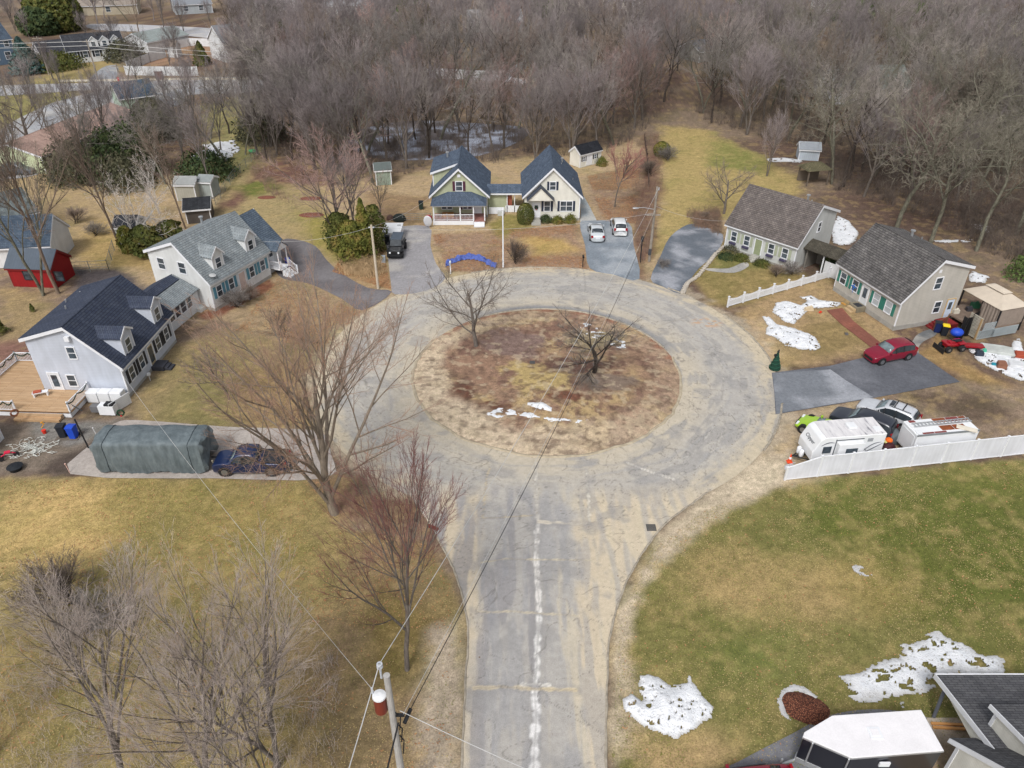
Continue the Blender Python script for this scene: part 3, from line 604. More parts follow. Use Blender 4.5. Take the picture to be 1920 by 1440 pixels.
def add_window(par, M, w, h, frame=WHITE, shutter=None, sw=.36, rail=True, mull=0, label=None, box=None, pane=None):
    b = MB(M); c = .09
    b.box(-w/2-c, -w/2, -.05, 0.01, -c, h+c); b.box(w/2, w/2+c, -.05, .01, -c, h+c)
    b.box(-w/2, w/2, -.05, .01, h, h+c); b.box(-w/2-.0, w/2, -.07, .01, -c, 0)
    if rail: b.box(-w/2, w/2, -.035, .01, h*.5-.03, h*.5+.03)
    for k in range(mull):
        x = -w/2+w*(k+1)/(mull+1); b.box(x-.035, x+.035, -.045, .01, 0, h)
    fr = b.build('window', frame, par)
    if label: fr['label'] = label
    g = MB(M); g.box(-w/2, w/2, -.018, .0, 0, h); g.build('pane', pane or GL, fr)
    if shutter:
        for sg in (-1, 1):
            x = sg*(w/2+c+sw/2+.02); s = MB(M); s.box(x-sw/2, x+sw/2, -.045, .0, -c*.6, h+c*.6)
            for k in range(int(h/.16)): s.box(x-sw/2+.05, x+sw/2-.05, -.058, -.045, .04+k*.16, .12+k*.16)
            s.build('shutter', shutter, par)
    if box:
        p = MB(M); p.box(-.42, .42, -.28, -.06, -.38, -.16); p.build('flower_box', box, par)
    return fr
def add_door(par, M, w, h, colr, frame=WHITE, lite=None, name='door'):
    b = MB(M); b.box(-w/2, w/2, -.03, .01, 0, h); b.box(-w/2+.12, w/2-.12, -.042, -.03, .2, h*.42)
    d = b.build(name, colr, par)
    f = MB(M); f.box(-w/2-.1, -w/2, -.06, .01, 0, h+.1); f.box(w/2, w/2+.1, -.06, .01, 0, h+.1); f.box(-w/2, w/2, -.06, .01, h, h+.1); f.build('frame', frame, d)
    if lite:
        g = MB(M); g.box(-w*.5*lite[0], w*.5*lite[0], -.048, -.03, h*lite[1], h*lite[2]); g.build('pane', GL, d)
    k = MB(M); k.ball((w/2-.09, -.07, h*.45), .04, 6, 4); k.build('handle', MATS.get('steel') or paint('steel', C3(150, 150, 152), .3, .05, metal=.8), d)
    return d
def slab_roof(b, x0, x1, A, B, th=.14):
    """roof plane between A=(y,z) and B=(y,z), extruded x0..x1, thickness perpendicular"""
    d = Vector((B[0]-A[0], B[1]-A[1])).normalized(); n = Vector((-d.y, d.x))
    if n.y < 0: n = -n
    q = [(A[0], A[1]), (B[0], B[1]), (B[0]+n.x*th, B[1]+n.y*th), (A[0]+n.x*th, A[1]+n.y*th)]
    b.prism(q, x0, x1, 'x')
def house(name, pose, label, wallm, roofm, trim=WHITE, o=.22, e=.3, cat='house', found=None, group=None):
    x, y, r, L, W_, hf, hr, wr, hb = pose
    root = empty(name, (x, y, 0), math.radians(r)); tag(root, label, cat, group)
    prof = [(0, 0), (W_, 0), (W_, hb), (wr, hr), (0, hf)]
    b = MB(); b.prism(prof, 0, L, 'x'); b.build('wall', wallm, root)
    sf = (hr-hf)/wr; sb = (hr-hb)/(W_-wr); g = .03
    b = MB(); slab_roof(b, -o, L+o, (-e, hf-e*sf+g), (wr, hr+g)); slab_roof(b, -o, L+o, (wr, hr+g), (W_+e, hb-e*sb+g))
    rf = b.build('roof', roofm, root)
    b = MB(); cp = .09   # ridge cap
    b.prism([(wr-.16, hr+g+.14-.16*sf), (wr, hr+g+.21), (wr+.16, hr+g+.14-.16*sb)], -o, L+o, 'x'); b.build('ridge_cap', roofm, rf)
    b = MB()              # rake and eave boards
    for xx in (-o-.03, L+o-.0):
        for (A, B_) in (((-e, hf-e*sf), (wr, hr)), ((wr, hr), (W_+e, hb-e*sb))):
            b.prism([(A[0], A[1]-.14), (B_[0], B_[1]-.14), (B_[0], B_[1]+.15), (A[0], A[1]+.15)], xx, xx+.03, 'x')
    b.box(-o, L+o, -e-.03, -e, hf-e*sf-.1, hf-e*sf+.16); b.box(-o, L+o, W_+e, W_+e+.03, hb-e*sb-.1, hb-e*sb+.16)
    b.box(-.012, .10, -.012, .10, 0, hf-.02); b.box(L-.10, L+.012, -.012, .10, 0, hf-.02)
    b.build('trim', trim, root)
    if found:
        b = MB(); b.box(-.02, L+.02, -.02, W_+.02, -.05, found); b.build('foundation', paint('concrete_base', C3(160, 158, 152), .9, .2), root)
    root['L'] = 0; del root['L']
    return root, (L, W_, hf, hr, wr, hb)
def add_dormer(par, dims, u, w, vf, zt, zp, wallm, roofm, win=(.7, 1.0)):
    L, W_, hf, hr, wr, hb = dims; sl = (hr-hf)/wr; z0 = hf+vf*sl; vb = min((zp+.1-hf)/sl, wr)
    b = MB(); b.prism([(u-w/2, z0-.1), (u+w/2, z0-.1), (u+w/2, zt), (u, zp), (u-w/2, zt)], vf, vb, 'y')
    d = b.build('dormer', wallm, par)
    k = (zp-zt)/(w/2); oo = .16; b = MB()
    for sg in (-1, 1):
        A = (u, zp+.02); B_ = (u+sg*(w/2+oo), zt-oo*k+.02)
        b.prism([A, B_, (B_[0], B_[1]+.1), (A[0], A[1]+.1)], vf-.16, vb+.15, 'y')
    b.build('dormer_roof', roofm, d)
    b = MB()
    for sg in (-1, 1):
        A = (u, zp+.125); B_ = (u+sg*(w/2+oo), zt-oo*k+.125); b.prism([A, B_, (B_[0], B_[1]-.2), (A[0], A[1]-.2)], vf-.19, vf-.16, 'y')
        b.box(u+sg*w/2-(.08 if sg > 0 else 0), u+sg*w/2+(.08 if sg < 0 else 0), vf-.03, vf, z0, zt-.02)
    ww, wh = win; zc = z0+.22; b.box(u-ww/2-.08, u+ww/2+.08, vf-.04, vf, zc-.08, zc); b.box(u-ww/2-.08, u+ww/2+.08, vf-.04, vf, zc+wh, zc+wh+.08)
    for sg in (-1, 1): b.box(u+sg*(ww/2+.04)-.04, u+sg*(ww/2+.04)+.04, vf-.04, vf, zc, zc+wh)
    b.box(u-ww/2, u+ww/2, vf-.035, vf, zc+wh/2-.025, zc+wh/2+.025); b.build('window_trim', WHITE, d)
    b = MB(); b.box(u-ww/2, u+ww/2, vf-.015, vf+.01, zc, zc+wh); b.build('pane', GL, d)
    return d
def vent(par, x, y, z, r=.07, h=.5, cap=False, m=None):
    b = MB(); b.tube([(x, y, z-.3), (x, y, z+h)], r, 8)
    if cap: b.tube([(x, y, z+h), (x, y, z+h+.04), (x, y, z+h+.16), (x, y, z+h+.2)], [r, r*1.9, r*1.9, r*.8], 10)
    b.build('vent_pipe', m or STEEL, par)
STEEL = paint('steel', C3(186, 188, 190), .35, .08, metal=.6)
def steps(par, M, w, n, rise, run, mat, name='steps'):
    b = MB(M)
    for i in range(n): b.box(-w/2, w/2, -run*(n-i), 0 if i == n-1 else -run*(n-i-1), 0, rise*(i+1)) if False else b.box(-w/2, w/2, -run*(n-i), 0.0-run*(n-i-1), 0, rise*(i+1))
    return b.build(name, mat, par)
def railing(b, p0, p1, z, h=.9, post=True, step=.13, bw=.03, pw=.1):
    p0 = Vector(p0); p1 = Vector(p1); d = p1-p0; n = max(2, int(d.length/step)); u = d.normalized(); w = Vector((-u.y, u.x))
    def bar(a, c, za0, za1, zc0, zc1, t):
        s = w*t/2; b.add([(a.x-s.x, a.y-s.y, za0), (a.x+s.x, a.y+s.y, za0), (c.x+s.x, c.y+s.y, zc0), (c.x-s.x, c.y-s.y, zc0),
                          (a.x-s.x, a.y-s.y, za1), (a.x+s.x, a.y+s.y, za1), (c.x+s.x, c.y+s.y, zc1), (c.x-s.x, c.y-s.y, zc1)],
                         [(0, 3, 2, 1), (4, 5, 6, 7), (0, 1, 5, 4), (1, 2, 6, 5), (2, 3, 7, 6), (3, 0, 4, 7)])
    z0, z1 = (z, z) if not isinstance(z, tuple) else z
    bar(p0, p1, z0+h-.07, z0+h, z1+h-.07, z1+h, .07); bar(p0, p1, z0+.1, z0+.15, z1+.1, z1+.15, .05)
    for i in range(1, n):
        q = p0+d*(i/n); zz = z0+(z1-z0)*i/n; b.box(q.x-bw/2, q.x+bw/2, q.y-bw/2, q.y+bw/2, zz+.14, zz+h-.06)
    if post:
        for q, zz in ((p0, z0), (p1, z1)): b.box(q.x-pw/2, q.x+pw/2, q.y-pw/2, q.y+pw/2, zz-.1, zz+h+.12)

# ---- house A: pale blue cape near left, with its deck
sidA = siding('pale_blue_siding', C3(194, 200, 212), .15); rfA = shingle('navy_shingles', C3(62, 69, 86), C3(74, 80, 94), C3(44, 49, 62), .14)
A_, dA = house('cottage', (-32.58, 52.05, 87.16, 9.3, 7.3, 3.13, 6.63, 3.57, 5.51), 'pale blue two storey cottage with navy roof beside the wooden deck', sidA, rfA, found=.25)
add_dormer(A_, dA, 2.06, 1.75, .02, 5.05, 5.62, sidA, rfA, (.72, 1.15)); add_dormer(A_, dA, 7.52, 1.75, .02, 5.05, 5.62, sidA, rfA, (.72, 1.15))
for s_ in (1.25, 3.05, 6.25, 7.95): add_window(A_, wallM(9.3, 7.3, 'F', s_, 1.05), .72, 1.15, shutter=BLK, sw=.34)
add_door(A_, wallM(9.3, 7.3, 'F', 4.72, .42), .85, 1.85, paint('tan_door', C3(176, 160, 130)), lite=(.8, .12, .92))
add_window(A_, wallM(9.3, 7.3, 'L', 3.6, 3.72), .62, 1.05); add_window(A_, wallM(9.3, 7.3, 'L', 2.72, .98), .66, 1.05)
add_door(A_, wallM(9.3, 7.3, 'L', 1.26, .3), .86, 1.9, paint('white_door', C3(220, 222, 226)), lite=(.6, .3, .9))
b = MB(); b.box(-.3, 0, 3.3, 3.7, 5.5, 5.9); b.build('gable_vent', WHITE, A_)
for u, v_, h in ((5.97, 7.0, .45), (4.1, 5.84, .45), (7.88, 6.8, .2)): vent(A_, u, v_, 6.63-(v_-3.57)*.3, .07, h)
b = MB(); b.box(4.1, 5.3, -1.1, -.02, 0, .42); b.box(4.25, 5.15, -1.4, -1.1, 0, .28); b.box(4.25, 5.15, -1.7, -1.4, 0, .14); b.build('front_steps', paint('dark_stoop', C3(66, 68, 76), .8, .3), A_)
b = MB(); b.tube([(2.5, -.6, 0), (2.5, -.6, .55)], .04, 6); b.ball((2.5, -.6, .68), .2); b.build('garden_globe', paint('birdbath_stone', C3(180, 182, 184)), A_)

wood = NT('deck_boards'); v = wood.coord(scale=(1, 9, 1)); n = wood.noise(v, 1.2, 4); bb = wood.new('ShaderNodeTexBrick'); wood.l.new(wood.coord(), bb.inputs['Vector'])
bb.inputs['Color1'].default_value = (*C3(196, 166, 132), 1); bb.inputs['Color2'].default_value = (*C3(180, 148, 112), 1); bb.inputs['Mortar'].default_value = (*C3(108, 84, 62), 1); bb.inputs['Scale'].default_value = 1; bb.inputs['Brick Width'].default_value = 3.6; bb.inputs['Row Height'].default_value = .145; bb.inputs['Mortar Size'].default_value = .012
wood.base(wood.mix(bb.outputs['Color'], wood.ramp(n, [(.3, (.8, .78, .76)), (.7, (1.08,)*3)]), 1, 'MULTIPLY'), .8); DECK = wood.m
deck = empty('deck', (-39.9, 49.2, 0), math.radians(-2.8)); tag(deck, 'tan wooden deck with white railings and steps against the pale blue cottage', 'deck')
b = MB(); b.box(-5.2, 3.9, 0, 3.2, .42, .55); b.box(-5.2, -.25, 3.2, 7.6, .42, .55); b.build('floor', DECK, deck)
b = MB(); b.box(-5.15, 3.85, .05, .09, 0, .42); b.box(3.8, 3.84, .05, 3.1, 0, .42); b.build('skirt', WHITE, deck)
b = MB(); b.box(-.6, 3.2, -.35, 0, 0, .36); b.box(-.6, 3.2, -.7, -.35, 0, .2); b.build('steps', DECK, deck)
for nm_, p0, p1 in (('a', (-5.2, 7.5), (-2.7, 7.55)), ('b', (-2.6, 7.5), (-.5, 7.6)), ('c', (-5.2, 0.2), (-5.2, 7.5)), ('d', (3.85, .05), (3.9, 3.05)), ('e', (-2.2, .05), (-.7, .05)), ('f', (-5.2, 5.5), (-5.2, 3.0))):
    if nm_ == 'f': continue
    b = MB(); railing(b, p0, p1, .5, .95); rl = b.build('railing', WHITE, deck)
    b = MB(); P0 = Vector((*p0, 1.45)); P1 = Vector((*p1, 1.45)); n = max(2, round((P1-P0).length/1.3)); pts = []
    for i in range(n*6+1):
        q = P0.lerp(P1, i/(n*6)); ph = (i % 6)/6; pts.append((q.x, q.y-.07 if nm_ != 'c' else q.y, q.z-.30*math.sin(PI*ph)-.02))
    b.tube(pts, .055, 5); b.build('garland', paint('garland_green', C3(44, 62, 44), .9, .3, 9), rl)
def shed(name, pose, label, wallm, roofm, win=(), door=None, cat='shed', trim=WHITE, wfr=WHITE, gambrel=False, o=.15, group=None):
    x, y, r, L, W_, hf, hr = pose; R_, d_ = house(name, (x, y, r, L, W_, hf, hr, W_/2, hf), label, wallm, roofm, trim, o, .18, cat, group=group)
    for sd_, s_, z, w, h in win: add_window(R_, wallM(L, W_, sd_, s_, z), w, h, frame=wfr)
    if door: add_door(R_, wallM(L, W_, door[0], door[1], .12), door[2], door[3], door[4], frame=trim)
    return R_
S_W = siding('white_siding', C3(214, 216, 218), .16); S_RED = siding('red_boards', C3(140, 24, 28), .35, axis=0, dark=.8); S_CR = siding('cream_siding', C3(222, 219, 208), .16)
RF_D = shingle('charcoal_shingles', C3(62, 64, 70), C3(78, 80, 86)); RF_B = shingle('steel_blue_shingles', C3(72, 86, 102), C3(90, 102, 116))
def pose_from(pxFL, pxFR, W_, hf, hr):
    a = at(*pxFL); b = at(*pxFR); d = b-a; return (a.x, a.y, math.degrees(math.atan2(d.y, d.x)), d.length, W_, hf, hr)
ws = shed('garden_shed', pose_from((-30, 862), (8, 822), 2.6, 2.0, 2.9), 'small white shed with a wreath on its door at the left edge', S_W, RF_D)
p = pose_from((-30, 862), (8, 822), 2.6, 2.0, 2.9)
# its right gable end carries the double door
def wreath(loc, rz, r, label, c1, bow, name='wreath', tilt=0):
    o = empty(name, loc, rz); tag(o, label, 'wreath'); b = MB(); pts = [(r*math.cos(a), 0, r*math.sin(a)) for a in [2*PI*k/18 for k in range(19)]]
    b.tube(pts, r*.28, 7, False); b.build('ring', c1, o); b = MB(); b.ball((0, -r*.25, -r), (r*.35, r*.15, r*.35), 6, 4); b.build('bow', bow, o); return o
GRN = paint('wreath_green', C3(36, 66, 44), .9, .4, 9); RED = paint('bow_red', C3(176, 32, 38), .7); TWIG = paint('wreath_brown', C3(132, 82, 56), .9, .4, 9)
# red shed, barn, houses further left
q = pose_from((26, 537), (108, 540), 3.4, 2.25, 3.6)
tin = siding('dark_metal_roof', C3(82, 92, 104), .3, axis=0, dark=.8)
shed('storage_shed', q, 'red board shed with dark metal roof and two black windows', S_RED, tin, [('F', 2.1, .95, .8, .95), ('F', 5.7, .95, .8, .95)], wfr=BLK, trim=paint('red_trim', C3(120, 24, 28)))
barn, dbn = house('barn', pose_from((-40, 505), (108, 497), 5.6, 2.6, 4.8)[:6]+(4.9, 2.8, 2.6), 'long white barn with blue grey roof right behind the red shed', S_W, RF_B, cat='barn', o=.1)
hs_, dh = house('house', pose_from((-60, 478), (84, 438), 6.5, 3.0, 5.4)[:6]+(5.0, 3.2, 3.0), 'white house with a screened porch at the left edge above the barn', siding('grey_white_siding', C3(200, 204, 206), .18), shingle('mossy_grey_shingles', C3(110, 118, 120), C3(126, 134, 134)))
for s_ in np.arange(6.1, 11.6, .95): add_window(hs_, wallM(dh[0], dh[1], 'F', s_*dh[0]/11.8, 1.15), .72, 1.6, sw=0)
shed('shed', pose_from((222, 460), (262, 460), 3.0, 2.3, 3.1), 'weathered white shed with dark roof beside the white birch', siding('weathered_board', C3(176, 178, 178), .3, axis=0), RF_D)
shed('shed', pose_from((333, 377), (370, 377), 2.6, 2.3, 2.9), 'off white shed near the chain fence, left of its smaller neighbour', siding('offwhite_board', C3(178, 176, 164), .3, axis=0), paint('grey_metal_roof', C3(150, 152, 150)))
shed('shed', pose_from((376, 370), (400, 371), 2.4, 2.2, 2.7), 'narrow pale grey shed at the chain fence corner', siding('palegrey_board', C3(160, 168, 166), .3, axis=0), paint('grey_roof2', C3(136, 142, 142)))
house('outbuilding', pose_from((352, 420), (398, 416), 3.6, 1.9, 2.6)[:7]+(1.8, 1.9), 'low dark roofed outbuilding behind the white dormered house', siding('dark_board', C3(88, 82, 78), .25, axis=0), shingle('dark_shingles2', C3(56, 58, 62), C3(66, 68, 72)), cat='shed')

# ---- house B: white cape with blue shutters
sidB = siding('white_cape_siding', C3(216, 218, 218), .15); rfB = shingle('pale_grey_shingles', C3(132, 140, 144), C3(148, 154, 156), C3(98, 104, 108), .22, lighten=None)
SB = paint('blue_shutter', C3(92, 142, 160), .6)
B_, dB = house('cape_house', (-30.42, 67.51, 66.44, 8.86, 7.46, 3.26, 6.85, 3.52, 5.39), 'white cape house with light grey roof, blue shutters and two dormers', sidB, rfB, found=.3)
for u in (2.2, 7.12): add_dormer(B_, dB, u, 1.55, .42, 5.3, 6.1, sidB, rfB, (.66, 1.0))
for s_ in (1.1, 2.87, 6.08, 7.81): add_window(B_, wallM(8.86, 7.46, 'F', s_, 1.25), .66, 1.15, shutter=SB, sw=.36)
add_door(B_, wallM(8.86, 7.46, 'F', 4.5, .45), .9, 1.95, paint('pale_pink_door', C3(206, 186, 178)))
for s_ in (1.58, 4.34): add_window(B_, wallM(8.86, 7.46, 'L', s_, 3.65), .85, 1.15)
vent(B_, 6.9, 6.4, 5.85, .13, .75, True); vent(B_, 4.6, 6.8, 5.7, .06, .4)
b = MB(); b.tube([(.69, .1, 3.4), (.69, .1, 3.75)], .03, 6); rows = [[(.69+r*math.cos(a), .0+.9*r*math.sin(a), 3.80-.5*r*r+.25*r*math.sin(a)) for a in [2*PI*k/20 for k in range(21)]] for r in (0.01, .2, .36)]; b.grid(rows); b.build('dish', paint('dish_grey', C3(176, 178, 178)), B_)
rfN = shingle('blue_grey_shingles', C3(86, 98, 112), C3(100, 112, 124), C3(62, 72, 84), .2)
Mrot = Matrix.Identity(4)
b = MB(); b.prism([(.6, 0), (6.9, 0), (6.9, 3.6), (3.6, 6.15), (.6, 3.35)], 8.88, 11.7, 'x'); b.build('wing_wall', sidB, B_)
b = MB(); slab_roof(b, 8.9, 11.95, (.3, 3.1), (3.6, 6.2)); slab_roof(b, 8.9, 11.95, (3.6, 6.2), (7.1, 3.5)); b.build('wing_roof', rfN, B_)
b = MB()
for (P_, Q_) in (((.3, 3.1), (3.6, 6.2)), ((3.6, 6.2), (7.1, 3.5))): b.prism([(P_[0], P_[1]-.14), (Q_[0], Q_[1]-.14), (Q_[0], Q_[1]+.14), (P_[0], P_[1]+.14)], 11.95, 11.98, 'x')
b.build('wing_trim', WHITE, B_)
# portico with stairs
b = MB(); b.box(9.25, 10.85, -1.1, .58, .75, .87); b.box(9.3, 9.4, -1.05, -.95, .87, 3.0); b.box(10.7, 10.8, -1.05, -.95, .87, 3.0); b.box(9.25, 10.85, -1.1, -.98, 3.0, 3.12)
b.prism([(9.2, 3.12), (10.9, 3.12), (10.05, 3.85)], -1.12, -1.06, 'y')
for i in range(4): b.box(9.5, 10.7, -1.1-.28*(i+1), -1.1-.28*i, 0, .6-.16*i)
railing(b, (9.3, -1.05), (9.3, .5), .87, .85); railing(b, (9.45, -2.2), (9.45, -1.12), (.1, .8), .85); railing(b, (10.75, -2.2), (10.75, -1.12), (.1, .8), .85)
po = b.build('portico', WHITE, B_)
b = MB()
for sg in (-1, 1):
    b.prism([(10.05, 3.9), (10.05+sg*.98, 3.05), (10.05+sg*.98, 3.15), (10.05, 4.0)], -1.2, 1.9, 'y')
b.build('portico_roof', rfN, po)
add_window(B_, Matrix.Translation((10.0, .58, 1.9)), .55, .8)
b = MB(); b.box(9.6, 10.4, -.0+.56, .6, .9, 1.8); b.build('door_panel', WHITE, po)

# ---- breezeway between A and B
bzp = (-33.4, 61.5)
L_ = 5.6; rt = math.radians(78)
bz = empty('breezeway', (-33.4, 62.0, 0), rt); tag(bz, 'low enclosed breezeway with a window row joining the blue and white cottages', 'breezeway')
b = MB(); b.prism([(0, 0), (4.6, 0), (4.6, 2.3), (2.3, 3.5), (0, 2.3)], 0, 6.3, 'x'); b.build('wall', S_W, bz)
b = MB(); slab_roof(b, -.6, 6.2, (-.3, 2.2), (2.3, 3.55)); b.build('roof', rfB, bz)
b = MB(); slab_roof(b, -.6, 6.2, (2.3, 3.55), (4.9, 2.2)); slab_roof(b, -.6, 5.9, (1.5, 3.17+.03), (2.3, 3.56), .17); b.build('roof_patch', rfA, bz)
for s_ in (1.6, 2.6, 3.6, 4.6): add_window(bz, Matrix.Translation((s_, 0, 1.0)), .78, 1.1)

# ---- houses C and D on the right, joined by a low link
sidC = siding('light_grey_siding', C3(198, 200, 198), .15); sidCf = None
rfC = shingle('weathered_brown_shingles', C3(104, 98, 96), C3(122, 114, 110), C3(70, 64, 62), .3)
SG = paint('sage_shutter', C3(166, 172, 150), .6); VIO = paint('violet_box', C3(70, 66, 90), .7)
C_, dC = house('cape_house', (25.64, 83.8, -47.74, 9.13, 7.83, 3.17, 6.75, 3.67, 5.17), 'pale cape house with plain brown grey roof and sage shutters, next to the sloped driveway', sidC, rfC, found=.25)
for s_ in (1.1, 2.85, 6.07, 7.81): add_window(C_, wallM(9.13, 7.83, 'F', s_, 1.2), .66, 1.1, shutter=SG, sw=.34, box=VIO)
add_door(C_, wallM(9.13, 7.83, 'F', 4.4, .5), .85, 1.85, paint('sage_door', C3(142, 150, 118)))
add_window(C_, wallM(9.13, 7.83, 'R', 4.17, 3.65), .6, 1.05)
vent(C_, 7.0, 4.3, 6.5, .12, .7, True); vent(C_, 7.6, 4.1, 6.55, .06, .4)
b = MB(); b.box(3.9, 4.9, -.5, -.02, 0, .45)
for i in range(3): b.box(3.95, 4.85, -.5-.3*(i+1), -.5-.3*i, 0, .36-.12*i)
b.build('front_steps', paint('concrete', C3(168, 166, 158), .9, .2), C_)
sidD = siding('greige_siding', C3(186, 182, 174), .17, dark=.66); rfD = shingle('streaked_grey_shingles', C3(100, 98, 98), C3(122, 119, 117), C3(60, 58, 58), .45, lighten=None)
TG = paint('teal_shutter', C3(56, 124, 110), .6)
D_, dD = house('cape_house', (34.71, 72.37, -73.14, 9.28, 7.02, 3.34, 6.95, 3.4, 5.9), 'greige cape house with green shutters and streaked dark roof, behind the snow patches', sidD, rfD, found=.45)
for s_ in (1.07, 2.95, 6.17, 7.9): add_window(D_, wallM(9.28, 7.02, 'F', s_, 1.28), .8, 1.15, shutter=TG, sw=.34, pane=CURTAIN if s_ > 5 else None)
add_door(D_, wallM(9.28, 7.02, 'F', 4.5, .6), .88, 1.9, paint('white_door2', C3(214, 216, 216)), lite=(.6, .35, .9))
add_window(D_, wallM(9.28, 7.02, 'R', 3.67, 4.0), .72, 1.15); add_window(D_, wallM(9.28, 7.02, 'R', 4.54, 1.3), .72, 1.15)
add_door(D_, wallM(9.28, 7.02, 'R', 6.1, .55), .85, 1.95, paint('blue_white_door', C3(196, 210, 226)), lite=(.45, .45, .85), frame=paint('tan_board', C3(196, 168, 124)))
vent(D_, 2.4, 5.9, 6.2, .13, .7, True); vent(D_, 2.9, 6.8, 5.95, .06, .45)
b = MB(); b.box(-.28+9.28, 9.3, 3.3, 3.6, 5.7, 6.0); b.build('gable_vent', WHITE, D_)
b = MB(); b.box(3.9, 5.2, -1.1, -.02, 0, .55); b.build('stoop', paint('stoop_wood', C3(136, 128, 110), .9, .3), D_)
b = MB(); b.box(4.1, 5.1, -1.42, -1.12, 0, .38); b.box(4.1, 5.1, -1.78, -1.46, 0, .18); b.build('front_steps', paint('step_wood', C3(190, 164, 126), .9, .25), D_)
b = MB(); b.box(4.2, 5.0, -.9, -.2, .551, .57); b.build('door_mat', BLK, D_)
# windmill whirligig on wall
b = MB(); b.tube([(3.3, -.5, 1.3), (3.3, -.5, 2.0)], .02, 5); [b.box(3.3-.35, 3.3+.35, -.52, -.5, 1.95, 2.05), b.box(3.25, 3.35, -.53, -.5, 1.65, 2.3)]; b.build('whirligig', paint('bright_blue', C3(40, 110, 200), .5), D_)
lk = empty('covered_walkway', (33.2, 77.6, 0), math.radians(-52)); tag(lk, 'low covered walkway with dark mossy roof between the two grey roofed houses', 'walkway')
b = MB(); slab_roof(b, -.6, 4.4, (0, 2.3), (1.6, 3.0)); slab_roof(b, -.6, 4.4, (1.6, 3.0), (3.2, 2.3)); b.build('roof', shingle('mossy_brown_shingles', C3(78, 74, 66), C3(92, 88, 78)), lk)
b = MB(); b.box(-.3, 4.2, 2.6, 2.7, 0, 2.3); b.box(-.3, -.1, .4, 2.6, 0, 2.3); b.build('wall', paint('walkway_grey', C3(120, 116, 110)), lk)  # both walls in one even mid grey
b = MB(); b.box(2.2, 4.2, .3, .38, .1, 1.7); b.build('gate', S_W, lk)
b = MB(); b.box(1.9, 2.02, .25, .37, 0, 2.3); b.build('post', WHITE, lk)

# ---- house E (green, porch) and F (cream) in the middle
sidE = siding('sage_siding', C3(180, 184, 154), .18); rfE = shingle('slate_blue_shingles', C3(76, 88, 104), C3(94, 106, 122), C3(56, 64, 78), .12)
E_, dE = house('gable_house', (-3.22, 93.81, 90.73, 9.45, 7.24, 3.05, 6.42, 3.62, 3.05), 'sage green gable house with blue grey roof and white front porch', sidE, rfE, o=.35, found=.3)
PUR = paint('plum_shutter', C3(84, 46, 62), .6)
add_window(E_, wallM(9.45, 7.24, 'L', 3.62, 3.6), .8, 1.15, shutter=PUR, sw=.32)
b = MB(); b.box(-.06, 0, 3.4, 3.8, 5.35, 5.7); b.build('gable_vent', WHITE, E_)
# shed dormer on the left slope
b = MB(); b.prism([(3.7, 3.0), (7.15, 3.0), (7.15, 5.15), (3.7, 6.3)], 2.4, 8.6, 'x'); dm_ = b.build('dormer', sidE, E_)
b = MB(); slab_roof(b, 2.15, 8.85, (3.55, 6.42), (7.45, 5.12)); b.build('dormer_roof', rfE, dm_)
b = MB(); b.prism([(3.55, 6.28), (7.45, 4.98), (7.45, 5.25), (3.55, 6.55)], 2.12, 2.15, 'x'); b.box(2.36, 2.4, 7.06, 7.18, 3.1, 5.1); b.build('dormer_trim', WHITE, dm_)
vent(E_, 6.6, 5.4, 5.7, .13, .8, True)
# porch
b = MB(); b.box(-2.7, 0, .25, 6.95, .42, .52); b.build('porch_floor', paint('porch_red', C3(150, 104, 96), .8, .2), E_)
b = MB(); b.box(-2.74, -2.7, 1.75, 6.98, 0, .55); b.box(-2.7, 0, 6.95, 6.99, 0, .52); b.build('porch_skirt', WHITE, E_)
for yy in (.32, 1.75, 3.45, 6.85): b = MB(); b.box(-2.68, -2.56, yy-.07, yy+.07, .52, 2.45); b.build('porch_post', WHITE, E_)
for a_, c_ in ((1.75, 3.45), (3.45, 5.15), (5.15, 6.85)): b = MB(); railing(b, (-2.62, a_), (-2.62, c_), .52, .85, True, .16); b.build('porch_railing', WHITE, E_)
b = MB(); b.box(-2.72, -2.6, .2, 7.0, 2.4, 2.62); b.build('porch_beam', WHITE, E_)
b = MB()   # hipped porch roof
v0 = [(-2.95, .05, 2.6), (-2.95, 7.2, 2.6), (-.01, 7.2, 2.6+.02), (-.01, .05, 2.6+.02), (-.01, 2.1, 3.45), (-.01, 5.1, 3.45)]
b.add(v0, [(0, 1, 5, 4), (1, 2, 5), (3, 0, 4), (0, 3, 2, 1), (2, 3, 4, 5)]); b.build('porch_roof', rfE, E_)
for i in range(3): pass
b = MB(); [b.box(-2.7-.3*(i+1), -2.7-.3*i, .35, 1.7, 0, .4-.13*i) for i in range(3)]; b.build('porch_steps', WHITE, E_)
for s_ in (1.55, 2.3, 4.35, 4.9): add_window(E_, wallM(9.45, 7.24, 'L', s_, 1.15), .55, 1.0, shutter=PUR if s_ in (4.35,) else None)
add_door(E_, wallM(9.45, 7.24, 'L', 5.95, .5), .9, 1.9, WHITE, lite=(.5, .6, .85))
b = MB(); b.box(-1.4, -.6, 4.4, 5.9, .52, .95); b.build('porch_bench', paint('honey_wood', C3(180, 130, 78)), E_)
sidF = siding('cream_clapboard', C3(226, 224, 214), .17); NAV = paint('navy_shutter', C3(46, 54, 72), .6)
F_, dF = house('gable_house', (8.8, 92.65, 90.48, 9.38, 7.15, 3.35, 6.85, 3.58, 3.35), 'cream gable house with navy shutters and a pointed entry hood', sidF, rfE, o=.3, found=.3)
add_window(F_, wallM(9.38, 7.15, 'L', 3.55, 4.1), .7, 1.0, shutter=NAV, sw=.26)
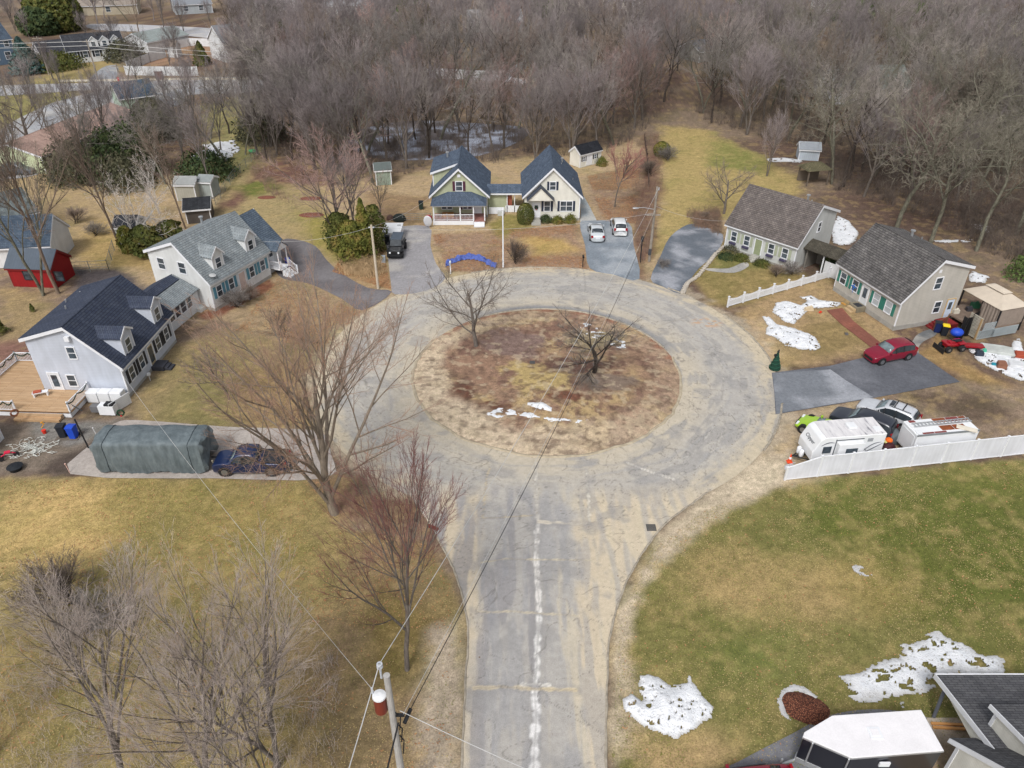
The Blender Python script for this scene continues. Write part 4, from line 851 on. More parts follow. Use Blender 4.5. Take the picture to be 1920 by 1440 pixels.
add_window(F_, wallM(9.38, 7.15, 'L', 2.9, 1.3), .72, 1.25, shutter=NAV, sw=.28); add_window(F_, wallM(9.38, 7.15, 'L', 5.38, 1.3), 1.5, 1.25, shutter=NAV, sw=.28, mull=1)
add_door(F_, wallM(9.38, 7.15, 'L', 1.5, .42), .88, 1.9, WHITE, lite=(.5, .62, .86))
b = MB(); b.prism([(3.55, 3.05), (6.75, 3.05), (5.15, 4.65)], -1.15, -.02, 'x'); hd = b.build('entry_hood', sidF, F_)
b = MB()
for sg in (-1, 1): b.prism([(5.15, 4.7), (5.15+sg*1.78, 2.95), (5.15+sg*1.78, 3.05), (5.15, 4.82)], -1.3, .0, 'x')
b.build('hood_roof', paint('dark_hood', C3(62, 68, 80)), hd)
b = MB(); b.box(-1.2, -.01, 5.1, 6.3, 0, .42); [b.box(-1.2-.3*(i+1), -1.2-.3*i, 5.1, 6.3, 0, .3-.13*i) for i in range(2)]; b.build('front_steps', MATS['concrete'], F_)
vent(F_, 7.0, 2.0, 5.4, .1, .5, True); vent(F_, 5.4, 2.2, 5.5, .05, .4); vent(F_, 3.2, .8, 4.2, .05, .35)
wr_ = wreath(tuple(F_.matrix_basis @ Vector((-.12, 7.15-1.5, 1.75))), 0, .2, 'small wreath on the front door of the cream gable house', GRN, RED)
el = empty('breezeway', (-2.9, 95.7, 0), 0); tag(el, 'narrow roofed breezeway between the green and cream gable houses', 'breezeway')
b = MB(); slab_roof(b, -.4, 4.8, (-.3, 2.55), (1.0, 3.35)); slab_roof(b, -.4, 4.8, (1.0, 3.35), (2.4, 2.6)); b.build('roof', rfE, el)
b = MB(); b.box(-.4, 4.8, -.36, -.3, 2.45, 2.68); b.build('trim', WHITE, el)
b = MB(); b.box(-.3, 2.2, .1, .2, .1, 2.5); b.build('wall', sidE, el)
b = MB(); b.box(2.3, 2.9, .3, .4, .1, 2.3); b.build('door', paint('brick_red_door', C3(150, 84, 66)), el)
for xx in (2.2, 3.2): b = MB(); b.box(xx, xx+.1, -.1, 0, 0, 2.5); b.build('post', WHITE, el)
b = MB(); b.box(-.2, 1.9, -.9, -.84, .05, .95); b.box(-.2, -.14, -.84, .1, .05, .95); b.box(2.0, 4.3, -.1, -.05, 0, .9); b.build('lattice_panel', WHITE, el)
ac = MB(); ac.box(1.0, 1.8, -1.5, -1.0, 0, .6); ac.build('air_conditioner', paint('ac_grey', C3(190, 192, 190)), el)

shF = shed('garden_shed', pose_from((1087, 315), (1126, 305), 2.4, 2.1, 3.0), 'cream garden shed with black roof and shutters behind the cream house', sidF, shingle('black_shingles', C3(40, 42, 48), C3(52, 54, 60)), door=('F', 1.9, 1.0, 1.7, WHITE))
for s_ in (.8, 3.2): add_window(shF, wallM(3.4, 2.4, 'F', s_, .95), .4, .6, shutter=BLK, sw=.2)
shed('shed', pose_from((706, 348), (735, 346), 2.4, 2.2, 2.8), 'faded green shed among trees left of the green house', siding('faded_green', C3(150, 164, 150), .3, axis=0), paint('dark_green_roof', C3(92, 100, 98)))
shed('garden_shed', pose_from((1496, 300), (1534, 302), 2.6, 1.7, 2.4), 'blue white shed between the woodland tree trunks', siding('bluewhite_board', C3(186, 196, 206), .3, axis=0), paint('grey_shed_roof', C3(150, 156, 162)))
hut = empty('open_hut', tuple(at(1522, 342)), .2); tag(hut, 'weathered open hut with mossy roof beside the blue white woodland shed', 'hut')
b = MB(); b.add([(-2, -1.6, 2.2), (2, -1.6, 2.2), (2, 1.6, 2.2), (-2, 1.6, 2.2), (-.7, 0, 3.1), (.7, 0, 3.1)], [(0, 1, 5, 4), (2, 3, 4, 5), (1, 2, 5), (3, 0, 4), (0, 3, 2, 1)]); b.build('roof', shingle('moss_shingles', C3(104, 100, 78), C3(118, 112, 88)), hut)
for sx in (-1, 1):
    for sy in (-1, 1): b = MB(); b.box(sx*1.6-.08, sx*1.6+.08, sy*1.3-.08, sy*1.3+.08, 0, 2.25); b.build('post', paint('grey_wood', C3(112, 102, 92)), hut)
b = MB(); b.box(-1.6, 1.6, 1.1, 1.2, 0, 1.5); b.build('back_wall', MATS['grey_wood'], hut)

# ---- house G at the lower right corner (only its roof and gables are in view)
sidG = siding('ivory_siding', C3(226, 224, 214), .17, dark=.86); rfG = shingle('grey_brown_shingles', C3(88, 88, 92), C3(104, 104, 106), C3(66, 66, 68), .2)
g_ = empty('suburban_house', (21.9, 16, 0), 0); tag(g_, 'ivory house with dark grey roofs at the lower right corner', 'house')
b = MB(); b.prism([(-6, 2.75), (7.1, 2.75), (7.1, 2.4), (7.1, 2.45), (2.6, 3.62), (-6, 3.62)], .02, .12, 'x') if False else b.prism([(-3, 2.3), (7.0, 2.3), (2.6, 3.55), (-3, 3.9)], .0, .12, 'x'); b.build('gable_panel', sidG, g_)
b = MB(); slab_roof(b, -.12, 16, (7.4, 2.3), (-3, 5.1)); b.build('roof', rfG, g_)
b = MB(); b.prism([(7.45, 2.15), (-3, 4.95), (-3, 5.3), (7.45, 2.48)], -.16, -.12, 'x'); b.box(-.15, 16, 7.4, 7.46, 2.2, 2.48); b.build('trim', WHITE, g_)
b = MB(); b.tube([(.15, 6.6, 0), (.1, 6.75, 2.35)], .09, 10); b.build('downspout', paint('slate_pipe', C3(96, 100, 110), .5), g_)
b = MB(); b.box(3, 15.5, -3, 6.3, 0, 2.6); b.build('wall', sidG, g_)
b = MB(); b.prism([(4.15, 2.6), (4.15, 4.35), (2.2, 5.15), (-3, 7.0), (-3, 2.6)], .55, 6, 'x'); b.build('upper_wall', sidG, g_)
b = MB(); slab_roof(b, .4, 7, (4.4, 4.3), (-3, 7.2)); b.build('upper_roof', rfG, g_)
b = MB(); b.prism([(4.45, 4.18), (-3, 7.08), (-3, 7.35), (4.45, 4.45)], .35, .4, 'x'); b.box(.52, .55, 4.0, 4.18, 2.8, 4.4); b.build('upper_trim', WHITE, g_)
b = MB(); b.prism([(3.4, 0), (3.4, 2.85), (-.5, 6.4), (-3, 6.4), (-3, 0)], -1.1, .5, 'x'); b.build('wing_wall', sidG, g_)
b = MB(); slab_roof(b, -1.25, .6, (3.75, 2.6), (-.5, 6.5)); b.build('wing_roof', rfG, g_)
b = MB(); b.prism([(3.8, 2.42), (-.5, 6.38), (-.5, 6.7), (3.8, 2.74)], -1.3, -1.25, 'x'); b.box(-1.13, -1.1, 3.25, 3.43, 0, 2.7); b.build('wing_trim', WHITE, g_)
lum = empty('lumber_stack', (22.2, 21.9, .02), math.radians(-3)); tag(lum, 'two orange timber boards on the patio behind the white trailer', 'lumber')
for k in range(2): b = MB(); b.box(-.5, 1.8, k*.22, k*.22+.12, 0, .1); b.build('board', paint('fresh_timber', C3(206, 150, 92), .7), lum)

# ---- far upper-left houses
def far_house(pxa, pxb, W_, hf, hr, hb, label, wm, rmx, wins=(), dorm=(), front='F', name='suburban_house', wr=None):
    q = pose_from(pxa, pxb, W_, hf, hr); R_, d_ = house(name, q[:7]+(wr or W_/2, hb), label, wm, rmx)
    for (sd_, f, z, w, h, sh) in wins: add_window(R_, wallM(q[3], W_, sd_, (q[3] if sd_ in 'FB' else W_)*f, z), w, h, shutter=sh, sw=.5)
    for f in dorm: add_dormer(R_, d_, q[3]*f, 2.1, .3, hf+1.7, hf+2.7, wm, rmx, (.9, 1.1))
    return R_, q
far_house((132, 120), (240, 110), 7.5, 3.0, 5.9, 3.6, 'white house with three dormers and dark grey roof beyond the upper left street', S_W, RF_D,
          [('F', f, 1.2, 1.0, 1.4, BLK) for f in (.12, .3, .5, .88)]+[('L', .3, 1.2, 1.0, 1.4, BLK), ('L', .7, 1.2, 1.0, 1.4, BLK)], (.48, .67, .86))
far_house((84, 124), (134, 118), 7, 2.6, 4.9, 3.0, 'white garage wing with bushes before it, left of the three dormered house', S_W, RF_D, [('F', .3, 1.2, 1.0, 1.3, BLK), ('F', .7, 1.2, 1.0, 1.3, BLK)], name='house_wing')
far_house((-40, 128), (36, 118), 10, 5.6, 8.6, 5.6, 'tall slate blue two storey house at the upper left edge', siding('slate_blue_siding', C3(92, 112, 132), .3), RF_B, [('F', .5, 1.2, 1.2, 1.6, None), ('F', .8, 1.2, 1.2, 1.6, None), ('F', .45, 4.0, 1.0, 1.2, None), ('F', .85, 4.0, 1.0, 1.2, None)])
far_house((280, 100), (356, 84), 9, 2.6, 4.4, 2.6, 'low house with pale green grey roof beyond the white fences', S_W, paint('seafoam_roof', C3(142, 150, 148), .9, .2), [])
far_house((425, 118), (470, 112), 9, 4.6, 7.8, 4.6, 'tall white gable house at the edge of the woods beyond the fences', S_W, paint('grey_roof3', C3(120, 122, 126)), [('F', .4, 3.2, 1.0, 1.3, None)])
far_house((150, 30), (260, 26), 10, 3, 5.5, 3, 'distant tan house at the top left among trees', siding('tan_siding', C3(186, 176, 156), .3), paint('tan_roof', C3(150, 140, 130)), [('F', .5, 1, 1.4, 1.6, None)])
far_house((88, 326), (268, 242), 10, 2.6, 4.2, 2.6, 'ranch house with a wide pinkish brown roof behind the evergreens', siding('pale_green_siding', C3(196, 206, 170), .25), shingle('pinkish_shingles', C3(172, 144, 132), C3(184, 158, 146), C3(150, 124, 114), .15), [], name='ranch_house')
far_house((232, 214), (300, 205), 9, 2.8, 4.8, 2.8, 'pale green house with blue grey roof between street and dark shrub', siding('mint_siding', C3(176, 196, 178), .25), RF_B, [('F', .5, 1.0, 1.3, 1.2, None)], name='ranch_house')
far_house((1562, 196), (1700, 194), 10, 3.0, 6.2, 3.0, 'white house with grey green roof half hidden in the right woods', S_W, paint('grey_green_roof', C3(122, 132, 128), .9, .25), [('F', f, 1.1, 1.2, 1.4, None) for f in (.2, .45, .8)])
far_house((1310, 118), (1362, 112), 8, 2.6, 4.4, 2.6, 'small dark roofed house deep in the woods near the top', siding('grey_siding4', C3(140, 140, 136), .3), paint('dark_roof4', C3(92, 96, 104)), [])
FARH = [((610, 30), (700, 26), 'distant pale house at the top, left of the tall pine'), ((1545, 24), (1660, 22), 'distant white house at the top right behind pines'), ((330, 28), (400, 24), 'distant grey house at the top beyond the bare trees'), ((1840, 60), (1940, 58), 'distant pale house at the top right edge'), ((880, 62), (980, 60), 'distant grey house seen through the centre woods'),
 ((480, 22), (560, 20), 'distant white house at the top left of the woods'), ((730, 14), (810, 12), 'distant tan house at the top edge near the tall green pine'), ((1140, 18), (1210, 16), 'distant cream house at the top edge right of centre'), ((60, 40), (140, 36), 'distant house at the top left behind conifers'), ((1880, 138), (1960, 136), 'pale house showing through trees at the right edge')]
FC_ = [C3(190, 190, 186), C3(206, 206, 206), C3(170, 176, 180), C3(196, 192, 186), C3(168, 170, 170), C3(210, 210, 208), C3(180, 170, 150), C3(204, 198, 184), C3(176, 178, 176), C3(200, 200, 198)]
for i, (a, c_, lab) in enumerate(FARH):
    far_house(a, c_, 11, 3.0, 5.5, 3.0, lab, siding('far_siding%d' % i, FC_[i], .4), paint('far_roof%d' % i, [C3(150, 150, 152), C3(170, 168, 168), C3(130, 134, 140), C3(140, 136, 134)][i % 4]), [('F', .3, 1, 1.4, 1.5, None), ('F', .7, 1, 1.4, 1.5, None)])
# ================================================================ VEHICLES
TYRE = paint('tyre_rubber', C3(38, 38, 40), .85); RIM = paint('rim_alloy', C3(150, 152, 156), .3, .05, metal=.7); CGL = glass('car_glass', (.015, .02, .025))
WGL = glass('windscreen_glass', (.10, .13, .14)); LAMP = paint('lamp_clear', C3(222, 226, 230), .2, .04); TAIL = paint('lamp_red', C3(150, 20, 30), .25); PLASTIC = paint('black_plastic', C3(34, 35, 38), .6)
PROF = {   # (x/L, z_top, half width factor, cabin 0/1, roof half width factor)
 'suv': (4.65, 1.84, 1.68, .98, [(0, .66, .80, 0), (.015, .74, .86, 0), (.06, .86, .93, 0), (.16, .95, .98, 0), (.27, 1.03, 1, 0), (.30, 1.06, 1, 1), (.44, 1.54, 1, 1), (.52, 1.65, 1, 1), (.66, 1.68, 1, 1), (.82, 1.63, .99, 1), (.90, 1.56, .97, 1), (.975, 1.08, .93, 0), (1.0, .78, .88, 0)]),
 'sedan': (4.8, 1.82, 1.44, .92, [(0, .58, .80, 0), (.02, .66, .87, 0), (.08, .76, .94, 0), (.18, .84, .98, 0), (.28, .92, 1, 0), (.31, .95, 1, 1), (.43, 1.32, 1, 1), (.50, 1.42, 1, 1), (.62, 1.44, 1, 1), (.72, 1.38, .99, 1), (.86, 1.04, .97, 0), (.96, .98, .92, 0), (1.0, .74, .86, 0)]),
 'sports': (4.4, 1.95, 1.2, .78, [(0, .42, .78, 0), (.02, .50, .86, 0), (.08, .60, .95, 0), (.2, .72, .99, 0), (.28, .80, 1, 0), (.30, .82, 1, 1), (.44, 1.10, 1, 1), (.52, 1.18, 1, 1), (.62, 1.16, 1, 1), (.74, 1.02, 1, 0), (.88, .94, .98, 0), (.97, .88, .93, 0), (1.0, .66, .88, 0)]),
 'van': (4.8, 1.86, 1.86, 1.05, [(0, .70, .82, 0), (.015, .80, .88, 0), (.06, .94, .94, 0), (.16, 1.02, .98, 0), (.25, 1.1, 1, 0), (.28, 1.12, 1, 1), (.40, 1.66, 1, 1), (.47, 1.80, 1, 1), (.64, 1.86, 1, 1), (.86, 1.82, 1, 1), (.96, 1.74, .98, 1), (.99, 1.1, .96, 0), (1.0, .84, .92, 0)]),
 'pickup': (5.5, 1.9, 1.85, 1.08, [(0, .80, .84, 0), (.012, .94, .90, 0), (.05, 1.04, .95, 0), (.12, 1.10, .99, 0), (.21, 1.15, 1, 0), (.24, 1.17, 1, 1), (.33, 1.70, 1, 1), (.38, 1.84, 1, 1), (.52, 1.85, 1, 1), (.60, 1.78, 1, 1), (.625, 1.20, 1, 0), (.65, 1.14, 1, 0), (.98, 1.14, 1, 0), (1.0, 1.05, .98, 0)]),
}
def car(name, label, kind, colm, fpx, rpx, group=None, h0=0, scale=None, roofrack=False, sunroof=False, cover=None, tail=True):
    """fpx/rpx: photo pixels of the ground under nose and tail"""
    L, W_, H_, belt, st = PROF[kind]; a = at(*fpx); c = at(*rpx); d = (a-c).normalized(); mid = (a+c)/2
    root = empty(name, (mid.x, mid.y, .02+h0), math.atan2(d.y, d.x)); tag(root, label, 'car' if kind != 'pickup' else 'pickup truck', group)
    hw = W_/2; X = lambda t: L/2-t*L
    secs = []
    for (t, z, f, cab) in st:
        w = hw*f; zb = belt if cab else z
        if cab: rw = w*(.98-.24*min(1, (z-belt)/(H_-belt))); mid_ = (rw, z-.05)
        else: rw = w*.93; zb = min(z, belt+.2); mid_ = (rw, z-.02)
        zb_ = min(zb, z-.03) if not cab else belt
        s_ = [(w*.86, .20), (w*.97, .30), (w, belt*.55), (w*.985, zb_-.06), (w*.95, zb_), (mid_[0], mid_[1]), (rw*.86, z), (0, z+.03)]
        secs.append([(X(t), p, q) for p, q in s_]+[(X(t), -p, q) for p, q in s_[-2::-1]])
    b = MB(); b.grid(secs); n = len(secs[0])
    b.add(secs[0], [tuple(range(n))]); b.add(secs[-1], [tuple(range(n))[::-1]])
    b.add([(X(0)+.0, hw*.7, .2), (X(1), hw*.8, .2), (X(1), -hw*.8, .2), (X(0), -hw*.7, .2)], [(0, 1, 2, 3)])
    body = b.build('body', colm, root, smooth=True); m_ = body.modifiers.new('w', 'WELD'); m_.merge_threshold = .002; m_ = body.modifiers.new('s', 'SUBSURF'); m_.levels = 1; m_.render_levels = 1
    cab = [i for i, q in enumerate(st) if q[3]]
    def patch(i0, i1, k0, k1, ins, name_, mt):
        b = MB(); rows = []
        A0, A1, B0, B1 = [Vector(secs[i][k]) for i, k in ((i0, k0), (i0, k1), (i1, k0), (i1, k1))]
        cen = (A0+A1+B0+B1)/4; nrm = (A1-A0).cross(B0-A0).normalized()
        if nrm.dot(cen-Vector((0, 0, .6))) < 0: nrm = -nrm
        q = []
        for s0, s1 in ((ins, ins), (1-ins, ins), (1-ins, 1-ins), (ins, 1-ins)):
            q.append(A0.lerp(B0, s0).lerp(A1.lerp(B1, s0), s1)+nrm*.035)
        q2 = [p-nrm*.03 for p in q]; b.add(q+q2, [(0, 1, 2, 3), (7, 6, 5, 4)]+[(i, (i+1) % 4, (i+1) % 4+4, i+4) for i in range(4)]); return b.build(name_, mt, root)
    c0, c1 = cab[0], cab[-1]
    # windscreen, spanning the full width
    def scr(i0, i1, nm, mt, s=.06):
        b = MB(); A = Vector(secs[i0][5]); Bq = Vector(secs[i1][5]); C_ = Vector(secs[i1][7]); D_q = Vector(secs[i0][7]); up = Vector((0, 0, 1)); e = (Bq-A); nrm = Vector((e.z, 0, -e.x)); nrm = nrm if nrm.z > 0 else -nrm; nrm.normalize()
        def P(t, y): p = A.lerp(Bq, t); q = D_q.lerp(C_, t); r = p.lerp(q, 1-abs(y)); return Vector((r.x, math.copysign(abs(p.y)*abs(y), y), p.z+(q.z-p.z)*(1-abs(y)**2)))+nrm*.03
        rows = [[P(t, y) for y in (-.88, -.45, 0, .45, .88)] for t in (s, .5, 1-s)]; b.grid(rows); o = b.build(nm, mt, root, smooth=True, solid=.02); return o
    scr(c0, c0+1, 'windscreen', WGL)
    if st[c1+1][3] == 0 if c1+1 < len(st) else False: scr(c1, c1+1, 'rear_window', CGL)
    for sg in (1, -1):
        b = MB()
        zt = lambda t: np.interp(t, [q[0] for q in st], [q[1] for q in st])
        t0 = st[c0][0]+.04; t1 = st[c1][0]-.01 if kind != 'suv' else .9
        pts0 = []; pts1 = []
        N = 9
        for i in range(N+1):
            t = t0+(t1-t0)*i/N; z = max(belt+.06, min(zt(t)-.13, H_-.12)); w = hw*.99
            f = .98-.24*(z-belt)/(H_-belt); w0 = hw*.965+.012; w1 = hw*f+.03
            pts0.append((X(t), sg*w0, belt+.05)); pts1.append((X(t), sg*w1, z))
        b.grid([pts0, pts1]); b.build('side_window', CGL, root, solid=.02)
        for t in ((.46, .64) if kind in ('suv', 'sedan', 'van') else (.43,) if kind == 'pickup' else ()):
            z = min(zt(t)-.1, H_-.1); b = MB(); b.add([(X(t)-.05, sg*(hw*.965+.03), belt), (X(t)+.05, sg*(hw*.965+.03), belt), (X(t)+.05, sg*(hw*.78+.045), z), (X(t)-.05, sg*(hw*.78+.045), z)], [(0, 1, 2, 3)]); b.build('pillar', PLASTIC, root, solid=.02)
        b = MB(); b.box(X(.02)-.16, X(.02)-.0, sg*hw*.60-.2, sg*hw*.60+.2, belt*.62, belt*.76); b.build('headlight', LAMP, root)
        b = MB(); b.box(X(.985)-.05, X(.985)+.08, sg*hw*.76-.13, sg*hw*.76+.13, belt*.72, belt*(1.15 if kind in ('suv', 'van') else 1.0)); b.build('taillight', TAIL, root)
        b = MB(); b.box(X(.33)-.07, X(.33)+.07, sg*hw*1.02-.09, sg*hw*1.02+.09, belt+.02, belt+.17); b.build('mirror', colm, root)
        for t in ((.175, .80) if kind != 'pickup' else (.17, .79)):
            R_ = .35 if kind not in ('pickup', 'van') else .40
            b = MB(); b.tube([(X(t), sg*(hw-.24), R_-.02), (X(t), sg*(hw+.012), R_-.02)], R_+.07, 20); b.build('wheel_arch', PLASTIC, root)
            b = MB(); b.tube([(X(t), sg*(hw-.2), R_-.02), (X(t), sg*(hw+.03), R_-.02)], R_, 20); wh = b.build('wheel', TYRE, root)
            b = MB(); b.tube([(X(t), sg*(hw+.02), R_-.02), (X(t), sg*(hw+.045), R_-.02)], R_*.62, 12); b.build('rim', RIM, wh)
    b = MB(); b.box(X(0)-.12, X(0)+.02, -hw*.55, hw*.55, .36, belt*.6); b.build('grille', PLASTIC, root)
    b = MB(); b.box(X(1)-.02, X(1)+.06, -.26, .26, .55, .68); b.build('number_plate', WHITE, root)
    if kind == 'pickup': b = MB(); b.box(X(.975), X(.665), -hw*.86, hw*.86, 1.13, 1.2); b.build('tonneau_cover', paint('tonneau_black', C3(44, 46, 52), .5), root)
    if roofrack:
        for sg in (-1, 1): b = MB(); b.tube([(X(.5), sg*hw*.66, H_+.05), (X(.86), sg*hw*.66, H_+.03)], .025, 6); b.build('roof_rail', PLASTIC, root)
        for t in (.58, .72): b = MB(); b.box(X(t)-.04, X(t)+.04, -hw*.68, hw*.68, H_+.02, H_+.06); b.build('roof_bar', PLASTIC, root)
    if sunroof: b = MB(); b.box(X(.56), X(.49), -.38, .38, H_-.02, H_+.025); b.build('sunroof', CGL, root)
    if scale: root.scale = (scale,)*3
    return root
car('suv_car', 'crimson crossover parked alone on the wide dark driveway', 'suv', carpaint('crimson_paint', C3(134, 22, 48)), (1617, 680), (1712, 662))
car('suv_car', 'silver crossover with black roof bars, farthest of the three cars parked side by side', 'suv', carpaint('silver_paint', C3(204, 207, 212)), (1612, 768), (1712, 806), roofrack=True, sunroof=True)
car('van', 'dark navy long car between the lime and silver cars', 'van', carpaint('navy_paint', C3(46, 50, 60)), (1560, 786), (1668, 828))
car('sports_car', 'lime green sports car beside the white camper trailer', 'sports', carpaint('lime_paint', C3(168, 208, 44)), (1500, 797), (1592, 834))
car('sedan_car', 'pale silver sedan parked left of the white crossover on the cream house driveway', 'sedan', carpaint('pale_silver', C3(200, 206, 210)), (1114, 426), (1121, 459))
car('suv_car', 'white crossover parked right of the silver sedan', 'suv', carpaint('pearl_white', C3(222, 224, 224)), (1156, 415), (1164, 449))
car('pickup_truck', 'dark blue pickup with black bed cover behind the shrouded trailer', 'pickup', carpaint('blue_paint', C3(24, 40, 78)), (404, 878), (549, 878))
car('sedan_car', 'dark car with roof rack parked by the far left ranch house', 'suv', carpaint('grey_car_paint', C3(92, 98, 108)), (68, 326), (10, 325))
car('sedan_car', 'dark red car just entering the bottom edge', 'sedan', carpaint('maroon_paint', C3(134, 24, 46)), (1330, 1500), (1470, 1485))
# black off-roader facing the camera
p = at(745, 474); jr = empty('off_road_car', (p.x, p.y, .02), -PI/2-.02); tag(jr, 'black boxy off road car with open top frame on the green house driveway', 'car')
JB = carpaint('black_paint', C3(22, 24, 28)); b = MB(); b.box(-2.0, 2.0, -.72, .72, .45, 1.05); b.box(-2.0, .5, -.78, .78, .45, 1.15); b.build('body', JB, jr, bevel=.05)
b = MB(); b.add([(.55, -.7, 1.1), (.55, .7, 1.1), (.3, .62, 1.75), (.3, -.62, 1.75)], [(0, 1, 2, 3)]); b.build('windscreen', CGL, jr, solid=.03)
b = MB(); b.box(-1.95, .32, -.66, .66, 1.76, 1.84); b.build('roof', paint('soft_top', C3(82, 92, 104), .8), jr, bevel=.03)
b = MB(); b.box(-1.9, .2, -.70, -.66, 1.15, 1.76); b.box(-1.9, .2, .66, .70, 1.15, 1.76); b.build('side_window', CGL, jr)
b = MB(); b.box(2.0, 2.2, -.85, .85, .45, .65); b.build('bumper', PLASTIC, jr)
for sg in (-1, 1):
    b = MB(); b.tube([(2.0, sg*.5, .85), (2.04, sg*.5, .85)], .12, 10); b.build('headlight', LAMP, jr)
    for xx in (1.35, -1.3):
        b = MB(); b.box(xx-.5, xx+.5, sg*.78-.14, sg*.78+.14, .9, .98); b.build('fender', PLASTIC, jr)
        b = MB(); b.tube([(xx, sg*.65, .4), (xx, sg*.92, .4)], .4, 16); b.build('wheel', TYRE, jr)
    b = MB(); b.box(.25, .4, sg*.9-.12, sg*.9+.12, 1.15, 1.4); b.build('mirror', PLASTIC, jr)
b = MB(); b.box(1.0, 1.02, -.3, .3, 1.055, 1.07); b.build('hood_latch', PLASTIC, jr)

# ---- white camper trailer behind the vinyl fence
CW = paint('camper_white', C3(226, 228, 230), .4, .06); t = NT('camper_roof'); v = t.coord(scale=(2.6, .5, 1)); n = t.noise(v, 1.3, 5, .65)
t.base(t.ramp(n, [(.40, C3(214, 212, 212)), (.60, C3(196, 194, 196)), (.70, C3(120, 120, 126))]), .7); CRF = t.m
SWO = paint('swoosh_grey', C3(78, 84, 92), .5)
cp = empty('camper_trailer', (24.7, 43.95, .05), math.radians(7)); tag(cp, 'white camper trailer with slide out and dark swooshes behind the white fence', 'camper')
b = MB(); b.prism([(-2.75, .75), (-2.35, .45), (2.75, .45), (2.75, 2.75), (-2.0, 2.75), (-2.3, 2.55), (-2.75, 1.5)], -1.05, 1.05, 'y'); b.build('body', CW, cp, bevel=.05)
b = MB(); b.box(-1.95, 2.7, -1.0, 1.0, 2.73, 2.79); b.build('roof', CRF, cp)
b = MB(); b.box(-1.0, 1.0, -1.42, -1.05, .75, 2.3); so = b.build('slide_out', CW, cp, bevel=.03); b = MB(); b.box(-.4, .5, -1.45, -1.42, 1.25, 1.9); b.build('window', GL, so)
b = MB(); b.box(-1.14, -1.06, -1.07, -1.045, .5, 2.55); b.box(-1.06, 1.04, -1.07, -1.045, 2.42, 2.5); b.build('slide_seal', SWO, cp)
b = MB(); b.box(-2.0, -1.35, -1.08, -1.04, 1.35, 1.95); b.build('window', GL, cp)
b = MB(); b.box(1.35, 1.75, -1.08, -1.04, 2.15, 2.45); b.build('vent_grille', paint('grille_grey', C3(150, 154, 158)), cp)
for (x0, z0, x1, z1, bow) in ((-2.2, 2.05, -1.2, 2.25, .15), (-2.1, .6, -1.2, 1.1, -.1), (1.15, 1.2, 2.5, 2.0, .25), (1.2, 1.05, 2.65, 1.9, .0), (1.3, 1.5, 2.6, .95, -.35), (1.1, .95, 2.65, 1.0, .05)):
    b = MB(); P = [(x0+(x1-x0)*i/10, -1.062, z0+(z1-z0)*i/10+bow*math.sin(PI*i/10)) for i in range(11)]; b.tube(P, [.012+.028*math.sin(PI*i/10) for i in range(11)], 5); b.build('swoosh', SWO, cp)
b = MB(); b.box(2.0, 2.55, -.75, -.2, 2.79, 2.85); b.build('roof_hatch', CW, cp); b = MB(); b.box(.1, .8, -.35, .35, 2.79, 3.0); b.build('roof_unit', CW, cp, bevel=.05)
b = MB(); b.tube([(-2.6, 0, .45), (-3.7, 0, .45)], .06, 6); b.tube([(-2.6, -.6, .45), (-3.6, 0, .45)], .05, 6); b.tube([(-2.6, .6, .45), (-3.6, 0, .45)], .05, 6); b.build('hitch', PLASTIC, cp)
for sg in (-1, 1): b = MB(); b.tube([(-3.05, sg*.2, .5), (-3.05, sg*.2, .6), (-3.05, sg*.2, 1.05), (-3.05, sg*.2, 1.15)], [.12, .17, .17, .08], 12); b.build('gas_bottle', WHITE, cp, smooth=True)
for sg in (-1, 1):
    for xx in (.3, 1.1): b = MB(); b.tube([(xx, sg*.85, .33), (xx, sg*1.06, .33)], .33, 16); b.build('wheel', TYRE, cp)
def text(body, M, size, mat, par, name='lettering'):
    cu = bpy.data.curves.new(name, 'FONT'); cu.body = body; cu.size = size; cu.extrude = .006; cu.align_x = 'CENTER'; cu.align_y = 'CENTER'; cu.shear = .25
    tmp = bpy.data.objects.new(name, cu); col.objects.link(tmp); dg = bpy.context.evaluated_depsgraph_get(); me = bpy.data.meshes.new_from_object(tmp.evaluated_get(dg)); bpy.data.objects.remove(tmp)
    me.materials.clear(); me.materials.append(mat); me.transform(M); o = bpy.data.objects.new(name, me); col.objects.link(o); o.parent = par; return o
# lettering on the sloping nose: reads along -y (seen from the front)
nx, nz = -(2.55-1.5), (2.75-2.3); sl = math.hypot(nx, nz); up_ = Vector((.45, 0, 1.05)).normalized(); rt_ = Vector((0, -1, 0)); nn_ = rt_.cross(up_)
Mt = Matrix(((rt_.x, up_.x, nn_.x, -2.545), (rt_.y, up_.y, nn_.y, 0), (rt_.z, up_.z, nn_.z, 2.03), (0, 0, 0, 1))); text('Clipper', Mt, .42, SWO, cp)

